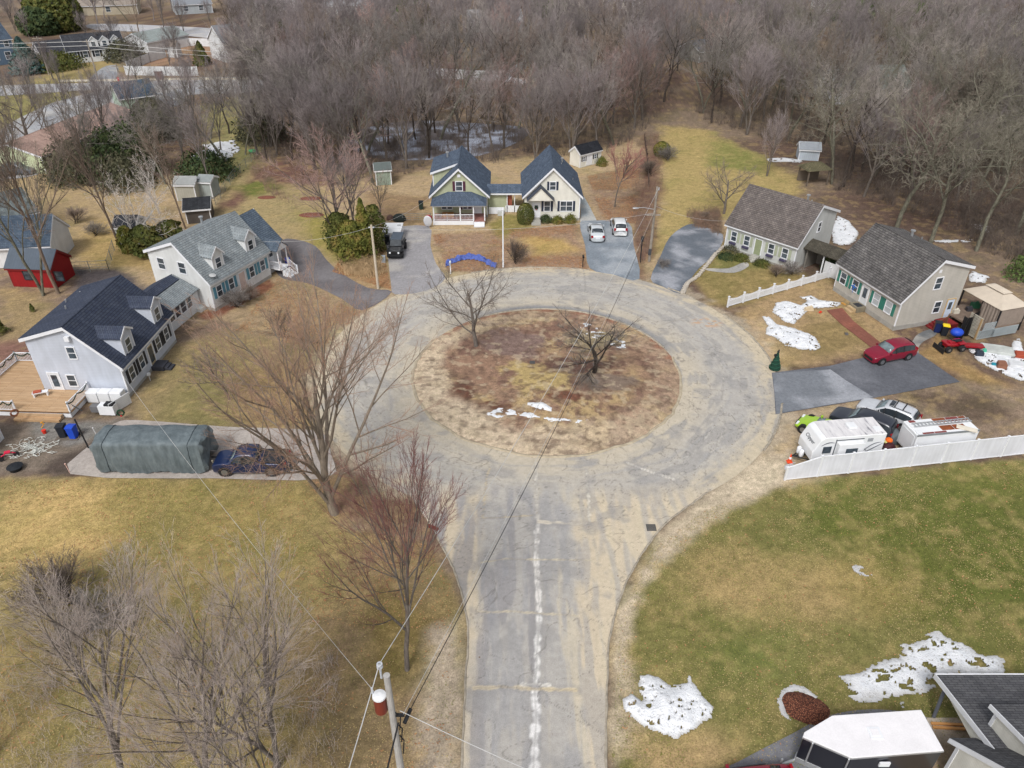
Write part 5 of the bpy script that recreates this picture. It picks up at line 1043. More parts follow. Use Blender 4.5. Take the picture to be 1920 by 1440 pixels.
# ---- box trailer with ladder
RUST = paint('rust_brown', C3(140, 76, 44), .85, .35, 3); RST2 = paint('primer_red', C3(128, 62, 58), .8, .3, 3)
bt = empty('box_trailer', (32.35, 44.75, .05), math.radians(8)); tag(bt, 'white box trailer with rust brown roof carrying a long ladder', 'trailer')
b = MB(); b.box(-2.5, 2.5, -.95, .95, .45, 2.35); b.build('body', CW, bt, bevel=.06)
b = MB(); b.box(-2.35, 2.45, -.88, .88, 2.35, 2.39); b.build('roof', CW, bt)
for (x0, x1, y0, y1, m_) in ((-.3, .75, .35, .85, RUST), (.8, 1.8, .35, .85, RST2), (1.85, 2.4, .35, .85, RUST), (-.3, .7, -.62, -.05, RUST), (.75, 1.7, -.62, -.05, RUST), (-2.0, -1.1, -.85, -.68, RST2), (-1.05, -.1, -.85, -.68, RST2), (-2.2, -1.7, .6, .85, RST2)):
    b = MB(); b.box(x0, x1, y0, y1, 2.39, 2.405); b.build('roof_panel', m_, bt)
b = MB(); b.box(-2.5, 2.5, -.97, -.9, 2.28, 2.42); b.build('edge_rail', paint('dull_alu', C3(150, 154, 158), .4, .2, metal=.4), bt)
b = MB(); b.box(-2.53, -2.5, -.7, .7, .6, 2.1); b.build('door', CW, bt)
for sg in (-1, 1): b = MB(); b.tube([(.3, sg*.75, .33), (.3, sg*.97, .33)], .33, 16); b.build('wheel', TYRE, bt)
ld = empty('ladder', (32.35, 44.75, 2.49), math.radians(9)); tag(ld, 'long aluminium ladder lying on the box trailer roof', 'ladder')
for yy in (.0, .38): b = MB(); b.box(-2.2, 2.5, yy, yy+.05, 0, .08); b.build('rail', STEEL, ld)
for k in range(16): b = MB(); b.box(-2.1+k*.3, -2.04+k*.3, .05, .38, .02, .06); b.build('rung', STEEL, ld)
pl = MB(); pl.box(0, 1.4, -.25, .25, 0, .05); o = pl.build('plank', paint('cream_board', C3(216, 208, 192), .8)); o.location = (33.4, 44.6, 2.47); o.rotation_euler = (0, .0, -.5); tag(o, 'pale board lying skewed on the rear of the box trailer roof', 'board')
cl = empty('covered_mower', (28.9, 44.9, 0), .4); tag(cl, 'orange topped machine between camper and box trailer', 'machine')
b = MB(); b.ball((0, 0, .9), (.28, .28, .2)); b.build('cap', paint('safety_orange', C3(240, 110, 30), .5), cl); b = MB(); b.ball((-.2, -.3, .55), (.5, .35, .35)); b.box(-.5, .5, -.4, .4, .1, .4); b.build('body', paint('maroon_body', C3(70, 32, 38), .6), cl); b = MB(); b.ball((-.3, .3, .8), (.2, .45, .12)); b.build('seat', paint('straw_yellow', C3(196, 190, 120), .6), cl)
tp = MB(); tp.prism([(-.9, 0), (.9, 0), (.7, .9), (.1, 1.3), (-.6, 1.0)], -1.4, 1.4, 'y'); o = tp.build('tarp_cover', paint('grey_tarp', C3(92, 100, 104), .7, .25), bevel=.15, smooth=True); o.location = (29.3, 46.6, 0); o.rotation_euler = (0, 0, .4); tag(o, 'grey green tarp over a machine next to the box trailer front', 'tarp')
mt_ = empty('machinery', (29.0, 48.0, 0), .3); tag(mt_, 'dark machinery with bars behind the navy car', 'machine')
b = MB(); b.box(-.6, .6, -.4, .4, .2, .8); b.build('body', PLASTIC, mt_)
for k in range(5): b = MB(); b.tube([(-.5+.25*k, -.3, .7), (-.3+.2*k, .2, 1.4)], .03, 5); b.build('bar', STEEL, mt_)
cb = MB(); cb.box(0, 2.2, -.35, .35, 0, .35); o = cb.build('crate_box', paint('pale_mint', C3(176, 200, 196), .6)); o.location = (34.9, 45.5, .0); o.rotation_euler = (0, 0, -.5); tag(o, 'pale mint long box behind the box trailer by the fence', 'box')
cn = empty('traffic_cone', tuple(at(1480, 866)), 0); tag(cn, 'orange traffic cone with white band near the camper hitch', 'traffic cone')
OR = MATS['safety_orange'] if 'safety_orange' in MATS else paint('cone_orange', C3(240, 84, 40)); CO = paint('cone_orange', C3(238, 84, 44), .5)
b = MB(); b.box(-.2, .2, -.2, .2, 0, .05); b.build('base', CO, cn); b = MB(); b.tube([(0, 0, .05), (0, 0, .32)], [.17, .11], 12); b.tube([(0, 0, .5), (0, 0, .75)], [.075, .03], 12); b.build('cone', CO, cn); b = MB(); b.tube([(0, 0, .32), (0, 0, .5)], [.11, .075], 12); b.build('band', WHITE, cn)

# ---- trailer bottom right: black sides, white roof, V nose
wt = empty('enclosed_trailer', (0, 0, .05), 0); tag(wt, 'black sided enclosed trailer with white roof and pointed nose, bottom right', 'trailer')
o0 = at(1597, 1422, 2.5); z1 = 2.45
P = [tuple(at(a, c_, 2.5)[:2]) for a, c_ in ((1505, 1382), (1508, 1373), (1560, 1342), (1727, 1331), (1770, 1408), (1597, 1422))]
def inset(P, d):
    cx = sum(p[0] for p in P)/len(P); cy = sum(p[1] for p in P)/len(P); return [(p[0]+(cx-p[0])*d, p[1]+(cy-p[1])*d) for p in P]
b = MB(); b.prism(inset(P, .012), .45, z1-.04, 'z'); b.build('body', carpaint('gloss_black', C3(24, 26, 36)), wt, bevel=.04)
b = MB(); b.prism(P, z1-.03, z1+.03, 'z'); b.build('roof', paint('trailer_roof_white', C3(228, 226, 228), .5, .08, 1.2), wt, bevel=.03)
b = MB(); Q = inset(P, -.004); b.prism(Q, z1-.12, z1-.035, 'z'); b.build('roof_trim', STEEL, wt)
b = MB(); b.prism(inset(P, -.006), .42, .75, 'z'); b.build('stone_guard', STEEL, wt)
c_ = at(1640, 1375, 2.5); b = MB(); b.box(c_.x-.3, c_.x+.3, c_.y-.3, c_.y+.3, z1+.031, z1+.07); b.build('roof_hatch', WHITE, wt); b = MB(); b.box(c_.x-.18, c_.x+.18, c_.y-.18, c_.y+.18, z1+.07, z1+.1); b.build('hatch_lid', MATS['trailer_roof_white'], wt)
for i0 in (5,): pass
a_ = Vector((*P[5], 0)); f_ = Vector((*P[0], 0)); d_ = (f_-a_)
for t_ in (.04, .78):
    q = a_+d_*t_; b = MB(); b.tube([(q.x-.02, q.y-.04, .7), (q.x-.02, q.y-.04, 2.35)], .04, 6); b.build('corner_strip', STEEL, wt)
q = Vector((*P[0], 0)); b = MB(); b.tube([(q.x, q.y, .5), (q.x-.9, q.y-.3, .5)], .06, 6); b.tube([(q.x-.75, q.y-.25, .4), (q.x-.75, q.y-.25, 1.0)], .05, 6); b.build('hitch', STEEL, wt)
for xx in (17.0, 17.9): b = MB(); b.tube([(xx, 18.9, .3), (xx, 19.15, .3)], .32, 14); b.build('wheel', TYRE, wt)
b = MB(); b.box(17.2, 17.7, 18.98, 19.06, 1.7, 2.0); b.build('side_emblem', WHITE, wt)

# ---- covered camper at left: draped grey tarp
t = NT('shroud_fabric'); v = t.coord(scale=(1, 1, .5)); n = t.noise(v, 1.6, 5, .6); n2 = t.noise(t.coord(scale=(3, 3, .7)), 1.4, 4)
t.base(t.mix(t.ramp(n, [(.3, C3(82, 92, 96)), (.7, C3(110, 120, 124))]), t.ramp(n2, [(.35, (.85,)*3), (.65, (1.05,)*3)]), 1, 'MULTIPLY'), .6); t.bump(n2, .5, .1); SHR = t.m
a = at(190, 884); c_ = at(388, 888); Lq = (c_-a).length; sh = empty('covered_camper', ((a.x+c_.x)/2, (a.y+c_.y)/2+1.2, 0), 0); tag(sh, 'camper wrapped in a grey green cover standing on the left driveway', 'camper')
rows = []; hx = Lq/2-.1
for i in range(41):
    s_ = i/40; x = -hx+2*hx*s_; zt_ = 2.75-.10*math.sin(PI*s_*3)**2; endf = 1; zt_ -= .12*max(0, (abs(s_-.5)*2-.93)/.07)**1.5
    r_ = []
    for k in range(33):
        u = k/32; ang = u*PI
        prof_ = [(-1.28, .12), (-1.34, .9), (-1.27, 1.9), (-1.22, 2.52), (-1.02, 2.68), (0, 2.82), (1.02, 2.68), (1.22, 2.52), (1.27, 1.9), (1.34, .9), (1.28, .12)]
        f = u*10; j = min(int(f), 9); w = f-j; y = prof_[j][0]*(1-w)+prof_[j+1][0]*w; z = prof_[j][1]*(1-w)+prof_[j+1][1]*w
        fold = .11*math.sin(s_*38+3*math.sin(u*5))*(1 if z < 1.9 else .15)*(abs(y) > 1)+.04*math.sin(s_*11+u*7)*(z < 2.4)
        sc2 = (zt_/2.75)*1.04; z0 = z*sc2+(.10*math.sin(s_*13) if z < .3 else 0)
        r_.append((x+.04*math.sin(u*17), y*endf+math.copysign(fold, y)*(abs(y) > .9), max(.05, z0)))
    rows.append(r_)
b = MB(); b.grid(rows); n_ = 33
for rr_, xx in ((rows[0], -1), (rows[-1], 1)):
    rim = []
    for k, p_ in enumerate(rr_): rim.append((p_[0]+xx*(.16+.12*math.sin(k*.9)), p_[1]*.86, p_[2]*.93+.02))
    b.grid([rr_, rim]); cc = (rim[0][0], 0, 1.2); b.add([cc]+rim, [(0, k+1, k+2) for k in range(len(rim)-1)])
b.build('cover', SHR, sh, smooth=True)
for xx in (-hx*.78, hx*.78):
    b = MB(); i = int(round((xx+hx)/(2*hx)*40)); b.tube([Vector(p_)+(Vector((0, p_[1], max(0, p_[2]-1.2))).normalized()*.02) for p_ in rows[i]], .022, 5); b.build('strap', paint('dark_strap', C3(52, 62, 68)), sh)
b = MB(); b.tube([(hx+.1, 0, .5), (hx+1.0, 0, .5)], .06, 6); b.build('hitch', PLASTIC, sh)
for xx in (-.6, .6): b = MB(); b.tube([(xx, -1.15, .33), (xx, -1.0, .33)], .33, 14); b.build('wheel', TYRE, sh)

# white folding camper on E's driveway, bins
p = at(737, 450); tc = empty('camper_trailer', (p.x, p.y, 0), 0); tag(tc, 'low white flat topped trailer behind the black off road car', 'trailer')
b = MB(); b.box(-1.05, 1.1, -1.3, 2.0, .4, 1.35); b.build('body', CW, tc, bevel=.05); b = MB(); b.box(-1.1, 1.15, -1.35, 2.05, 1.35, 1.45); b.build('roof', CW, tc, bevel=.03)
for sg in (-1.12, 1.0): b = MB(); b.tube([(sg, .2, .3), (sg+.15, .2, .3)], .3, 12); b.build('wheel', TYRE, tc)
b = MB(); b.box(.5, .95, .9, 1.3, 1.45, 1.5); b.build('roof_vent', paint('vent_grey', C3(170, 172, 174)), tc)
def bin_(px, label, body, lid, rz=0, h=1.05, group=None, open_=False):
    p = at(*px) if len(px) == 2 else Vector(px); o = empty('wheelie_bin', tuple(p), rz); tag(o, label, 'bin', group)
    b = MB(); a0 = [(-.24, -.26, .05), (.24, -.26, .05), (.24, .26, .05), (-.24, .26, .05)]; a1 = [(x*1.2, y*1.25, h) for x, y, z in a0]; b.add(a0+a1, [(0, 3, 2, 1), (4, 5, 6, 7), (0, 1, 5, 4), (1, 2, 6, 5), (2, 3, 7, 6), (3, 0, 4, 7)]); b.build('body', body, o)
    b = MB(); b.prism([(-.36, h), (.34, h), (.34, h+.05), (0, h+.12), (-.36, h+.06)], -.31, .31, 'x'); b.build('lid', lid, o)
    for sg in (-1, 1): b = MB(); b.tube([(sg*.2, .3, .12), (sg*.26, .3, .12)], .12, 10); b.build('wheel', TYRE, o)
    return o
BLU = paint('bin_blue', C3(30, 74, 190), .5); NVB = paint('bin_navy', C3(24, 40, 88), .5); BKB = paint('bin_black', C3(34, 38, 46), .6); YEL = paint('bin_yellow', C3(232, 202, 40), .5)
bin_((121, 818), 'black wheelie bin beside the bright blue bin near the deck', BKB, BKB, .1); bin_((140, 820), 'bright blue wheelie bin near the deck steps', BLU, BLU, -.05)
pal = MB(); [pal.box(-.9, .9, -.5+.25*k, -.35+.25*k, 0, .04) for k in range(5)]; o = pal.build('pallet', MATS['grey_wood']); q = at(130, 818); o.location = (q.x, q.y, 0); tag(o, 'grey boards lying under the black and blue bins', 'pallet')
bin_((1755, 622), 'navy wheelie bin beside the red steps', NVB, BKB, -.3); bin_((1768, 628), 'black wheelie bin with yellow lid near the red quad bike', BKB, YEL, -.3); bin_((727, 458), 'black wheelie bin left of the folded white trailer', BKB, BKB); bin_((749, 452), 'blue wheelie bin beside the folded white trailer', BLU, BLU, 0, 1.05)
bin_((541, 499), 'small blue bin beside the white portico stairs', BLU, BLU, .3, .9); bin_((790, 392), 'dark green bin on the yard left of the green house', paint('bin_green', C3(40, 54, 48)), BKB, 0)
b = MB(); b.ball((0, 0, .5), (.6, .5, .42), 16, 10); o = b.build('blue_bag', BLU, smooth=True); q = at(1788, 640); o.location = (q.x, q.y, .5); tag(o, 'shiny bright blue bulging cover beside the yellow lidded bin', 'cover')

# ---- quad bike with plough
qb = empty('quad_bike', tuple(at(1783, 655)), math.radians(190)); tag(qb, 'red quad bike with black snow plough blade', 'quad bike'); RP = carpaint('quad_red', C3(160, 22, 38))
b = MB(); b.box(-.9, .9, -.3, .3, .45, .75); b.box(.35, .95, -.5, .5, .7, .86); b.box(-1.0, -.3, -.52, .52, .7, .86); b.prism([(-.25, .72), (.5, .72), (.62, .95), (.1, 1.0)], -.22, .22, 'y'); b.build('body', RP, qb, bevel=.05)
b = MB(); b.box(-.75, .0, -.18, .18, .86, 1.0); b.build('seat', PLASTIC, qb, bevel=.05); b = MB(); b.tube([(.35, -.4, 1.15), (.3, 0, 1.05), (.35, .4, 1.15)], .03, 6); b.build('handlebar', PLASTIC, qb)
for sx in (-.7, .7):
    for sg in (-1, 1): b = MB(); b.tube([(sx, sg*.35, .3), (sx, sg*.62, .3)], .31, 14); wh_ = b.build('wheel', TYRE, qb); b = MB(); b.tube([(sx, sg*.6, .3), (sx, sg*.64, .3)], .14, 8); b.build('rim', RIM, wh_)
b = MB(); b.box(1.35, 1.42, -.75, .75, .05, .5); b.box(.9, 1.35, -.05, .05, .25, .33); b.build('plough_blade', PLASTIC, qb)
trl = empty('cart', tuple(at(1822, 655)), math.radians(-8)); tag(trl, 'low red cart behind the quad bike', 'cart'); b = MB(); b.box(-.9, .9, -.35, .35, .35, .5); b.build('tray', RP, trl)
for sg in (-1, 1): b = MB(); b.tube([(.3, sg*.4, .2), (.3, sg*.5, .2)], .2, 10); b.build('wheel', TYRE, trl)

# ---- gazebo, tarp, lattice and deck stairs behind house D
gz = empty('gazebo', (47.5, 65.3, 0), math.radians(-73.14)); tag(gz, 'beige canopy gazebo with vented top beside the greige house', 'gazebo'); CAN = paint('canopy_beige', C3(196, 184, 168), .8, .1); CAND = paint('curtain_taupe', C3(140, 128, 118), .85, .15)
v0 = [(-2.4, -1.7, 2.7), (2.4, -1.7, 2.7), (2.4, 1.7, 2.7), (-2.4, 1.7, 2.7), (-1.0, -.45, 3.55), (1.0, -.45, 3.55), (1.0, .45, 3.55), (-1.0, .45, 3.55)]
b = MB(); b.add(v0, [(0, 1, 5, 4), (1, 2, 6, 5), (2, 3, 7, 6), (3, 0, 4, 7), (4, 5, 6, 7)]); b.build('canopy', CAN, gz, solid=.04)
b = MB(); b.add([(-1.1, -.55, 3.66), (1.1, -.55, 3.66), (1.1, .55, 3.66), (-1.1, .55, 3.66), (-.4, 0, 3.95), (.4, 0, 3.95)], [(0, 1, 5, 4), (2, 3, 4, 5), (1, 2, 5), (3, 0, 4)]); b.build('top_vent', CAN, gz, solid=.03)
for sx in (-1, 1):
    for sy in (-1, 1): b = MB(); b.box(sx*2.3-.06, sx*2.3+.06, sy*1.6-.06, sy*1.6+.06, 0, 2.72); b.build('post', PLASTIC, gz)
rows = [[(2.32+.04*math.sin(k*2.1), -1.55+3.1*k/24, z) for k in range(25)] for z in (.9, 2.6)]; b = MB(); b.grid(rows); b.build('curtain', CAND, gz, solid=.02)
rows = [[(.2+2.1*k/20, -1.62+.05*math.sin(k*1.9), z) for k in range(21)] for z in (.9, 2.6)]; b = MB(); b.grid(rows); b.build('curtain', CAND, gz, solid=.02)
dk = empty('deck', (45.2, 64.6, 0), math.radians(-73.14)); tag(dk, 'raised cluttered deck with lattice skirting under the beige gazebo', 'deck'); b = MB(); b.box(-2.4, 2.6, -1.4, 3.4, .75, .9); b.build('floor', paint('old_deck', C3(120, 104, 92), .9, .3), dk)
LAT = paint('lattice_grey', C3(168, 178, 182), .7)
def lattice(par, p0, p1, z0, z1, name='lattice', m=None):
    b = MB(); d = Vector((p1[0]-p0[0], p1[1]-p0[1], 0)); L_ = d.length; u = d.normalized(); H__ = z1-z0; w = Vector((-u.y, u.x, 0))*.012; o = Vector((p0[0], p0[1], z0))
    for s in (-1, 1):
        k = -H__
        while k < L_:
            t0 = max(0, -k) if True else 0; a = max(k, 0); e = min(k+H__, L_)
            if e > a:
                za, ze = (a-k, e-k) if s > 0 else (H__-(a-k), H__-(e-k)); A = o+u*a+Vector((0, 0, za))+w*s; B_ = o+u*e+Vector((0, 0, ze))+w*s; dz = Vector((0, 0, .035)); b.add([A-dz, B_-dz, B_+dz, A+dz], [(0, 1, 2, 3)])
            k += .19
    for a, c_ in ((0, L_), ): b.add([o, o+u*L_, o+u*L_+Vector((0, 0, .07)), o+Vector((0, 0, .07))], [(0, 1, 2, 3)]); q = o+Vector((0, 0, H__)); b.add([q, q+u*L_, q+u*L_-Vector((0, 0, .07)), q-Vector((0, 0, .07))], [(0, 1, 2, 3)])
    return b.build(name, m or LAT, par, solid=.012)
lattice(dk, (2.62, -1.4), (2.62, 3.4), 0, .9); lattice(dk, (2.9, .2), (2.9, 3.0), .2, 1.1); lattice(dk, (2.75, -1.2), (2.75, .2), 1.0, 1.8)
lattice(dk, (1.2, -1.5), (2.7, -1.5), .1, 2.3, m=paint('lattice_cream', C3(186, 182, 168), .7))
b = MB(); b.box(2.45, 2.6, -1.55, -1.4, 0, 2.2); b.build('post', paint('bare_timber', C3(176, 146, 104)), dk)
for k in range(7):
    rnd = random.Random(k); b = MB(); x_, y_ = rnd.uniform(-2, 1.8), rnd.uniform(-1.1, 2.6); s_ = rnd.uniform(.2, .4)
    b.box(-s_, s_, -s_*.8, s_*.8, 0, s_*1.4); b.ball((s_*.4, 0, s_*1.5), s_*.5, 8, 5); o = b.build('deck_clutter', paint('clutter%d' % k, [C3(150, 150, 150), C3(60, 120, 90), C3(110, 60, 50), C3(60, 60, 66), C3(196, 190, 176), C3(80, 70, 60), C3(40, 90, 120)][k]), None); q = dk.matrix_basis @ Vector((x_, y_, .9)); o.location = q; tag(o, ['grey storage box with a round bundle on the cluttered deck', 'green bundle under the beige gazebo', 'red brown box under the gazebo', 'black box on the cluttered deck', 'cream cushion pile on the cluttered deck', 'brown box near the gazebo curtain', 'teal bundle on the cluttered deck'][k], 'clutter')
bt_ = empty('black_tarp', tuple(at(1806, 632)), math.radians(-73)); tag(bt_, 'large black plastic sheet hanging beside the red steps', 'tarp')
rows = [[(-1.7+3.0*i/16, .06*math.sin(i*1.3+z), z*(2.6-.8*math.sin(PI*i/16)+.0)) for i in range(17)] for z in (0, .25, .5, .75, 1)]
rows = [[(.10*math.sin(i*1.3+z*2), -1.5+3.0*i/16, z*(2.9-.75*math.sin(PI*i/16))) for i in range(17)] for z in (0, .25, .5, .75, 1)]
bt_.rotation_euler = (0, 0, math.radians(-58)); b = MB(); b.grid(rows); b.build('sheet', paint('black_sheet', C3(20, 21, 24), .35), bt_, solid=.02)
rs = empty('red_steps', tuple(at(1762, 612)), math.radians(-73.14)); tag(rs, 'dark red wooden steps up to the side door of the greige house', 'steps')
for k in range(4): b = MB(); b.box(-.6, .6, -.3*(k+1)-.2, -.3*k-.2, 0, .62-.15*k) if False else b.box(-.5, .5, -1.3+.3*k, -1.0+.3*k, 0, .15*(k+1)); b.build('tread', paint('deck_red', C3(122, 34, 36), .8, .25), rs)
b = MB(); b.box(-.5, .9, -.1, 1.2, 0, .6); b.build('landing', MATS['deck_red'], rs); b = MB(); railing(b, (.55, -1.3), (.55, 0), (.1, .6), .85); b.build('railing', paint('brown_rail', C3(120, 82, 62)), rs)
# junk by the right edge
jk = [((1868, 660), (2.9, 1.5, .35), C3(184, 188, 184), 'grey white tarp covered flat load on the dirty snow', 'tarp'), ((1835, 668), (.7, .5, .5), C3(50, 58, 72), 'dark box between red cart and tarp', 'box'), ((1844, 662), (.35, .35, .4), C3(80, 180, 150), 'small mint green tub by the grey tarp', 'tub'),
      ((1862, 686), (.4, .3, .25), C3(40, 140, 160), 'small teal tub lying on the dirty snow', 'tub'), ((1876, 690), (.8, .7, .6), C3(140, 96, 76), 'brown carton on the dirty snow', 'box'), ((1915, 690), (2.4, 1.0, .4), C3(214, 216, 218), 'white covered boat like hull at the right edge', 'boat'), ((1918, 672), (1.6, .9, .5), C3(168, 76, 52), 'rust red tray above the white hull', 'tray')]
for k, (px, dm3, cc, lab, cat) in enumerate(jk):
    b = MB(); x_, y_, z_ = dm3; b.prism([(-x_/2, 0), (x_/2, 0), (x_/2*.94, z_*.8), (x_*.2, z_), (-x_/2*.9, z_*.85)], -y_/2, y_/2, 'y'); o = b.build(cat.replace(' ', '_')+'_item' if cat in ('box', 'tray') else cat, paint('junk%d' % k, cc, .7, .25), bevel=.05); q = at(*px); o.location = (q.x, q.y, .08); o.rotation_euler = (0, 0, -.35); tag(o, lab, cat)
rnd = random.Random(8)
# ---- vinyl fence (solid) bottom right
VIN = siding('white_vinyl', C3(218, 220, 228), .3, axis=0, dark=.93)
vf = empty('vinyl_fence', tuple(at(1471, 900)), 0); a = at(1471, 900); c_ = at(1920, 851); dr = math.atan2(c_.y-a.y, c_.x-a.x); vf.rotation_euler = (0, 0, dr); tag(vf, 'solid white vinyl fence with one sloped end panel in front of the camper', 'fence')
ends = [0]+[(at(1460+px/4.8, 720+py/4.8)-a).length for px, py in ((350, 840), (630, 810), (910, 785), (1190, 755), (1470, 725), (1740, 695))]
step_ = ends[-1]-ends[-2]; ends += [ends[-1]+step_*k for k in (1, 2, 3)]
for i in range(len(ends)-1):
    x0, x1 = ends[i]+.06, ends[i+1]-.06; h0 = 1.15 if i == 0 else 1.85
    b = MB(); b.prism([(x0, .04), (x1, .04), (x1, 1.85), (x0, h0)], -.02, .02, 'y'); b.build('panel', VIN, vf)
    b = MB(); b.prism([(x0, h0-.02), (x1, 1.83), (x1, 1.91), (x0, h0+.06)], -.04, .04, 'y'); b.build('top_rail', WHITE, vf); b = MB(); b.box(x0, x1, -.035, .035, .02, .12); b.build('rail', WHITE, vf)
for i, x_ in enumerate(ends):
    h_ = 1.2 if i == 0 else 1.92; b = MB(); b.box(x_-.065, x_+.065, -.065, .065, 0, h_); b.box(x_-.09, x_+.09, -.09, .09, h_, h_+.05); b.build('post', WHITE, vf)
pf = empty('picket_fence', tuple(at(1364, 576)), 0); a = at(1364, 576); c_ = at(1553, 521); pf.rotation_euler = (0, 0, math.atan2(c_.y-a.y, c_.x-a.x)); L_ = (c_-a).length; tag(pf, 'white picket fence with scalloped top between the two right lawns', 'fence')
for i in range(8):
    x_ = L_*i/7; b = MB(); b.box(x_-.07, x_+.07, -.07, .07, 0, 1.2); b.box(x_-.1, x_+.1, -.1, .1, 1.2, 1.26); b.build('post', WHITE, pf)
    if i < 7:
        x1 = L_*(i+1)/7; n = 13; b = MB(); b.box(x_+.07, x1-.07, -.02, .02, .1, .18); b.box(x_+.07, x1-.07, -.02, .02, .72, .78)
        for k in range(1, n): xx = x_+(x1-x_)*k/n; b.box(xx-.035, xx+.035, -.03, .03, .08, 1.05-.18*math.sin(PI*k/n))
        b.build('picket_panel', WHITE, pf)
def wallfence(name, pts, h, m, label, z=.03, th=.06, every=2.4, pm=None, cat='fence'):
    P = [at(*p) for p in pts]; o = empty(name, tuple(P[0]), 0); tag(o, label, cat)
    for i in range(len(P)-1):
        a = P[i]-P[0]; c_ = P[i+1]-P[0]; d = c_-a; u = d.normalized(); w = Vector((-u.y, u.x, 0))*th/2
        b = MB(); b.add([a-w, c_-w, c_+w, a+w]+[p+Vector((0, 0, h)) for p in (a-w, c_-w, c_+w, a+w)], [(0, 3, 2, 1), (4, 5, 6, 7), (0, 1, 5, 4), (1, 2, 6, 5), (2, 3, 7, 6), (3, 0, 4, 7)]); b.build('panel', m, o)
        n = max(1, round(d.length/every))
        for k in range(n+1):
            q = a+d*(k/n); b = MB(); b.box(q.x-.07, q.x+.07, q.y-.07, q.y+.07, 0, h+.1); b.build('post', pm or m, o)
    return o
WF = paint('white_fence_board', C3(214, 216, 218), .6)
wallfence('white_fence', [(237, 141), (312, 142), (372, 142)], 2.0, WF, 'white board fence along the far upper left street', every=8); wallfence('white_fence', [(240, 132), (282, 116), (312, 107)], 2.0, WF, 'white board fence running back from the street toward the tiny shed', every=8)
wallfence('white_fence', [(330, 92), (356, 86), (420, 88)], 2.0, WF, 'white board fence at the back of the far brown yard', every=8)
wallfence('white_fence', [(800, 146), (900, 150), (950, 150), (986, 128)], 2.0, WF, 'white fence glimpsed through the centre woods', every=8)
shed('garden_shed', pose_from((316, 108), (334, 108), 3, 2.6, 3.6), 'tiny white shed standing at the bend of the far white fence', S_W, paint('brown_small_roof', C3(130, 118, 108)))
# wire fences
wire = paint('wire_grey', C3(120, 124, 120), .6)
def chain(pts, label, h=1.3):
    P = [at(*p) for p in pts]; o = empty('chain_link_fence', tuple(P[0]), 0); tag(o, label, 'fence')
    for i in range(len(P)-1):
        a = P[i]-P[0]; c_ = P[i+1]-P[0]; d = c_-a; n = max(1, round(d.length/2.6)); b = MB()
        for z in (.3, .6, .9, h): b.tube([a+Vector((0, 0, z)), c_+Vector((0, 0, z))], .018 if z < h else .03, 4)
        m = int(d.length/.5)
        for k in range(m): q = a+d*(k/m); b.tube([q, q+Vector((0, 0, h))], .01, 3)
        b.build('mesh_panel', wire, o)
        for k in range(n+1): q = a+d*(k/n); b = MB(); b.tube([q, q+Vector((0, 0, h+.08))], .04, 5); b.build('post', wire, o)
chain([(405, 385), (440, 335), (510, 268)], 'chain link fence running up the back lawn to the woods'); chain([(135, 512), (205, 508), (215, 470)], 'chain link fence between red shed and weathered white shed')
chain([(755, 416), (808, 416)], 'low wire fence left of the green house porch', 1.1)
wdf = wallfence('split_fence', [(1208, 262), (1213, 300), (1216, 350)], 1.0, paint('dark_fence', C3(96, 80, 72), .9), 'dark low fence along the brushy strip right of the cream shed')

# ---- utility poles and wires
PW = bark('pole_wood', C3(120, 112, 102), C3(160, 152, 142)); INS = paint('insulator', C3(190, 194, 200), .3)
pz = ztop(350, at(1217, 490).y); p2 = at(1217, 490)
up2 = empty('utility_pole', tuple(p2), 0); tag(up2, 'wooden utility pole with lamp arm by the brushy strip right of the driveway', 'utility pole')
b = MB(); b.tube([(0, 0, 0), (0, 0, pz)], [.16, .11], 10); b.build('pole', PW, up2)
b = MB(); b.tube([(0, 0, pz-2.6), (-1.3, -.2, pz-2.3), (-2.0, -.3, pz-2.3)], .035, 6); la = b.build('lamp_arm', STEEL, up2); b = MB(); b.ball((-2.2, -.3, pz-2.33), (.38, .16, .1), 10, 6); b.build('lamp_head', STEEL, la)
b = MB(); b.tube([(.2, 0, pz-.4), (.2, 0, pz-.1)], .06, 8); b.build('insulator', INS, up2); b = MB(); b.box(-.25, .1, -.25, -.12, .9, 1.6); b.build('meter_box', paint('box_dark', C3(70, 72, 76)), up2)
b = MB(); b.box(-.9, .7, -.08, .08, pz-3.3, pz-3.18); b.build('cross_arm', PW, up2)
sp = at(1200, 492); sp_ = empty('short_pole', tuple(sp), 0); tag(sp_, 'short dark utility stub with box left of the right wooden pole', 'pole'); b = MB(); b.tube([(0, 0, 0), (0, 0, 3.2)], .07, 7); b.build('pole', PLASTIC, sp_); b = MB(); b.box(-.14, .14, -.1, .1, 2.6, 3.2); b.build('box', PLASTIC, sp_)
p3 = at(709, 541); z3 = ztop(422, p3.y); up3 = empty('utility_pole', tuple(p3), 0); tag(up3, 'slim pale wooden pole at the corner of the green house driveway', 'utility pole'); b = MB(); b.tube([(0, 0, 0), (0, 0, z3)], [.14, .12], 9); b.build('pole', bark('pale_pole', C3(176, 164, 146), C3(200, 190, 172)), up3); b = MB(); b.box(-.3, .3, -.05, .05, z3-.3, z3-.2); b.build('bracket', INS, up3)
mb = MB(); mb.box(-.25, .25, -.2, .2, 0, .75); mb.box(-.27, .27, -.22, .22, .75, .82); o = mb.build('utility_box', paint('box_grey', C3(160, 170, 180), .5)); q = at(719, 492); o.location = q; tag(o, 'small grey cable box between pale pole and driveway', 'utility box')
